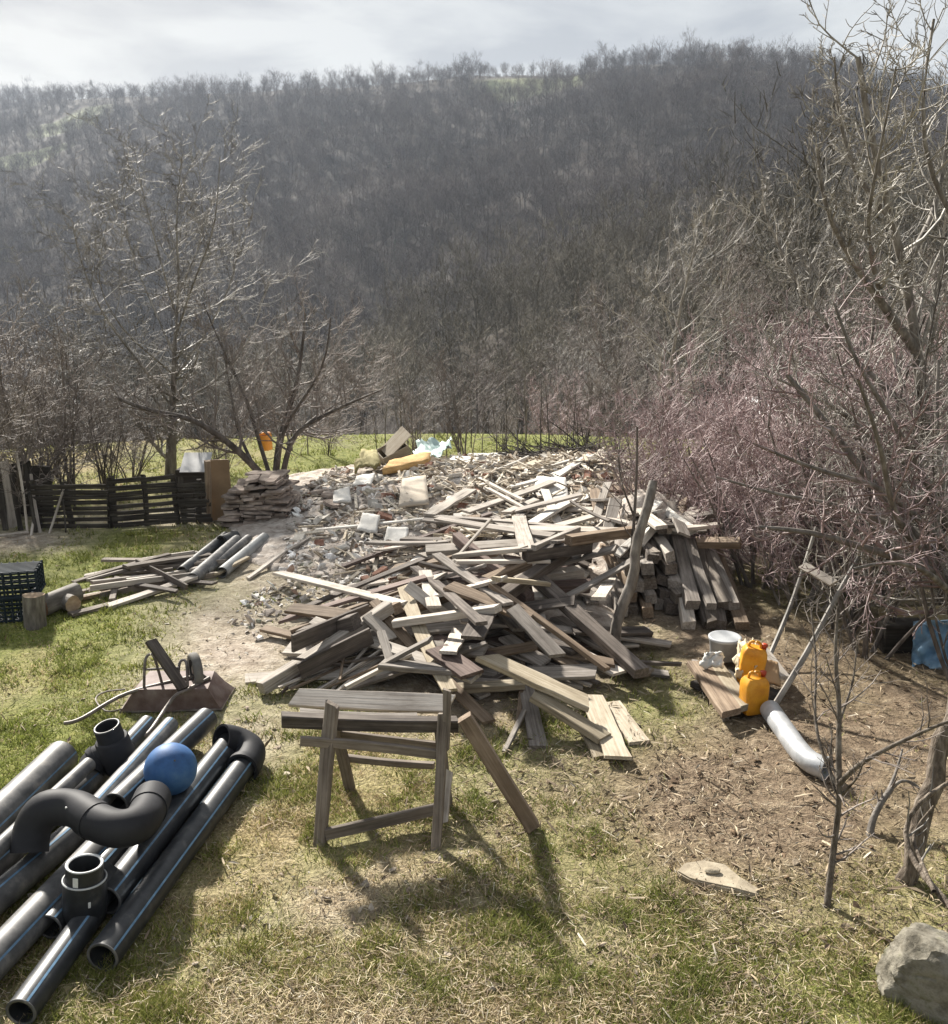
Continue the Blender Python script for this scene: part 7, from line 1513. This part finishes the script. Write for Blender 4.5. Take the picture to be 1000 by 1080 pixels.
# ---- saplings and bushes along the far edge of the yard
for k, (px, py, s, lab) in enumerate(((437, 486, .80, 'round leafless bush behind the wooden box on the rubble'), (490, 484, 1.0, 'taller dark leafless bush at the back of the rubble, right of the round one'), (345, 480, .55, 'low leafless bush on the green grass right of the fruit tree'), (612, 478, .8, 'leafless bush at the far edge of the grass near the right thicket'), (528, 476, .5, 'small leafless bush behind the brushwood'), (650, 476, .75, 'leafless bush where the grass meets the right thicket'))):
    plant(S_small[k % 2], 'bare_bush', lab, 'bush', gz_(q(px, py)), r7.uniform(0, 6), s, 'leafless bushes along the far edge of the yard')
def sapling_form(seed):
    rr = np.random.default_rng(seed); l1 = grow(rr, [[0, 0, -.05]], [[0, 0, 1]], 1.5, .018, 7, .05, .05, .4); l2 = fork(rr, l1, 9, .3, 1, 42, 10, .32, .4, 4, .12, .15, .5, .4, .004); l3 = fork(rr, l2, 4, .2, 1, 45, 12, .5, .4, 3, .14, .1, .6, .5, .003)
    V, F = tubes([(l1, 6)]); m1 = npmesh('trunk', V, F[:, ::-1], M_bark_dark); V, F = tubes([(l2, 3), (l3, 3)]); return m1, npmesh('crown', V, F[:, ::-1], M_twig_brown)
S_sap = [sapling_form(250 + k) for k in range(3)]
for k in range(22):
    px = 395 + k * 12.5 + r7.uniform(-4, 4) if k < 20 else (308, 325)[k - 20]
    plant(S_sap[k % 3], 'sapling', 'thin leafless sapling in the row along the far edge of the grass', 'sapling', gz_(q(px, r7.uniform(466, 484))), r7.uniform(0, 6), r7.uniform(.5, 1.0), 'thin saplings along the far edge of the grass')
# ---- brushwood heap at the back of the rubble
R_ = np.random.default_rng(48); n = 170; bp_ = region_pts(n, [(530, 505), (548, 484), (630, 486), (660, 508), (600, 514)]); D = np.stack([R_.normal(0, 1, n), R_.normal(0, 1, n), R_.normal(.12, .18, n)], 1)
l1 = grow(R_, np.stack([bp_[:, 0], bp_[:, 1], mound_z(bp_[:, 0], bp_[:, 1]) + R_.uniform(.03, .16, n)], 1) - unit(D) * .4, D, R_.uniform(.5, 1.3, n), R_.uniform(.006, .02, n), 5, .1, 0, .4); l2 = fork(R_, l1, 5, .2, 1, 45, 14, .45, .4, 4, .15, 0, .6, .5, .003)
V, F = tubes([(l1, 4), (l2, 3)]); o = mobj('brushwood', npmesh('brushwood', V, F[:, ::-1], bark_mat('charred_twigs', (.025, .022, .02), (.06, .052, .046), (.13, .115, .10), 6, .8, .2, (1, 1, 1), 0, 0))); tag(o, 'low heap of dark cut brushwood at the back right of the rubble', 'brushwood')
# ---- individual trees of the slope just beyond the yard
def wood_form(seed, h, sp=.55, mats=(M_bark, M_twig_brown)):
    rr = np.random.default_rng(seed); l1 = grow(rr, [[0, 0, -.3]], [[0, 0, 1]], h * .9, h * .013, 9, .06, .06, .2); l2 = fork(rr, l1, 20, .22, 1, 48, 12, sp, .45, 6, .12, .12, .5, .3, .02); l3 = fork(rr, l2, 9, .2, 1, 45, 14, .5, .4, 4, .16, .12, .6, .4, .012); l4 = fork(rr, l3, 6, .15, 1, 45, 14, .58, .4, 3, .18, .1, .7, .5, .009); l5 = fork(rr, l4, 3, .2, 1, 45, 14, .6, .4, 3, .18, .1, .8, .6, .008)
    V, F = tubes([(l1, 8)]); m1 = npmesh('trunk', V, F[:, ::-1], mats[0]); V, F = tubes([(l2, 4), (l3, 3), (l4, 2), (l5, 2)]); return m1, npmesh('crown', V, F[:, ::-1], mats[1])
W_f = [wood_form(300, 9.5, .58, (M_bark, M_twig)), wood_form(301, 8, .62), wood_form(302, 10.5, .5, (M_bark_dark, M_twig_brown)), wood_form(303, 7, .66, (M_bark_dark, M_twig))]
BT = [(700, 33, 0, .95, 'leafless tree rising alone above the right thicket, nearest of the trees on the slope'), (648, 38, 1, .85, 'leafless tree on the slope left of the lone tree above the right thicket'), (765, 42, 2, 1.0, 'tall leafless tree on the slope in front of the dark evergreens'), (800, 36, 1, .95, 'broad leafless tree on the slope right of the dark evergreens'), (850, 40, 0, 1.0, 'leafless slope tree behind the white roofed hut'),
      (610, 46, 3, .9, 'low broad leafless tree at the foot of the slope right of centre'), (570, 52, 1, .8, 'leafless tree on the slope right of the darker central bush'), (505, 50, 2, .62, 'dark leafless tree below the middle of the wooded hillside'), (440, 58, 3, .8, 'low leafless tree left of the middle below the hillside'), (385, 55, 1, .7, 'leafless tree on the slope right of the fruit tree'),
      (330, 60, 3, .85, 'leafless tree behind the fruit tree crown'), (260, 52, 1, .75, 'leafless tree between the tall left tree and the fruit tree'), (60, 45, 0, .8, 'leafless tree on the slope behind the far left thicket'), (10, 40, 1, .85, 'leafless slope tree at the left edge of the picture'), (120, 55, 3, .85, 'low leafless tree behind the tall left tree'), (905, 32, 3, .9, 'leafless tree behind the middle of the right thicket'), (960, 38, 2, .9, 'tall leafless slope tree behind the tall tree at the right edge'), (1010, 30, 1, .9, 'leafless slope tree cut by the right edge'), (680, 58, 2, .8, 'tall thin leafless tree far down the slope at the right')]
for px, y, k, s, lab in BT:
    p = Dp(px, 440, y); plant(W_f[k], 'bare_tree', lab, 'tree', gz_(p), r7.uniform(0, 6), s * r7.uniform(.92, 1.05), 'leafless trees on the slope beyond the yard')
# a reddish shrub in the hollow
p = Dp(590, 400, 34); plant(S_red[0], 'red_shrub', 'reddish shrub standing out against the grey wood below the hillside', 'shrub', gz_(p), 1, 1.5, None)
# ================================================================ look-alikes that can still be told apart by place
bpy.context.view_layer.update()
same = {}
for o in sc.objects:
    if o.parent is None and 'label' in o: same.setdefault(o['label'], []).append(o)
for lab, os_ in same.items():
    n = len(os_)
    if n < 2 or n > 5 or len(lab.split()) > 13: continue
    zs = [o.matrix_world.translation.z for o in os_]; xs_ = [o.matrix_world.translation.x for o in os_]
    if n <= 3 and max(zs) - min(zs) > .1 and (n == 2 or sorted(zs)[1] - min(zs) > .04 < max(zs) - sorted(zs)[1]): key, names = zs, {2: ('lower', 'upper'), 3: ('lowest', 'middle', 'topmost')}[n]
    else: key, names = xs_, {2: ('left', 'right'), 3: ('leftmost', 'middle', 'rightmost'), 4: ('leftmost', 'second from left', 'third from left', 'rightmost'), 5: ('leftmost', 'second from left', 'middle', 'second from right', 'rightmost')}[n]
    for k, i in enumerate(np.argsort(key)):
        s_ = lab + ', ' + names[k]
        if len(s_.split()) <= 16: os_[i]['label'] = s_
# ================================================================ haze
bm = bmesh.new(); bmesh.ops.create_cube(bm, size=1)
hm = bpy.data.materials.new('valley_haze'); hm.use_nodes = True
hm.node_tree.nodes.remove(hm.node_tree.nodes['Principled BSDF'])
pv = hm.node_tree.nodes.new('ShaderNodeVolumePrincipled'); pv.inputs['Color'].default_value = (.74, .84, 1, 1)
pv.inputs['Density'].default_value = 0.0002; pv.inputs['Anisotropy'].default_value = 0.2
hm.node_tree.links.new(pv.outputs[0], hm.node_tree.nodes['Material Output'].inputs['Volume'])
ho = bobj('haze', bm, hm); ho.scale = (5400, 5400, 320); ho.location = (0, 0, 160 - 120)
tag(ho, kind='stuff')
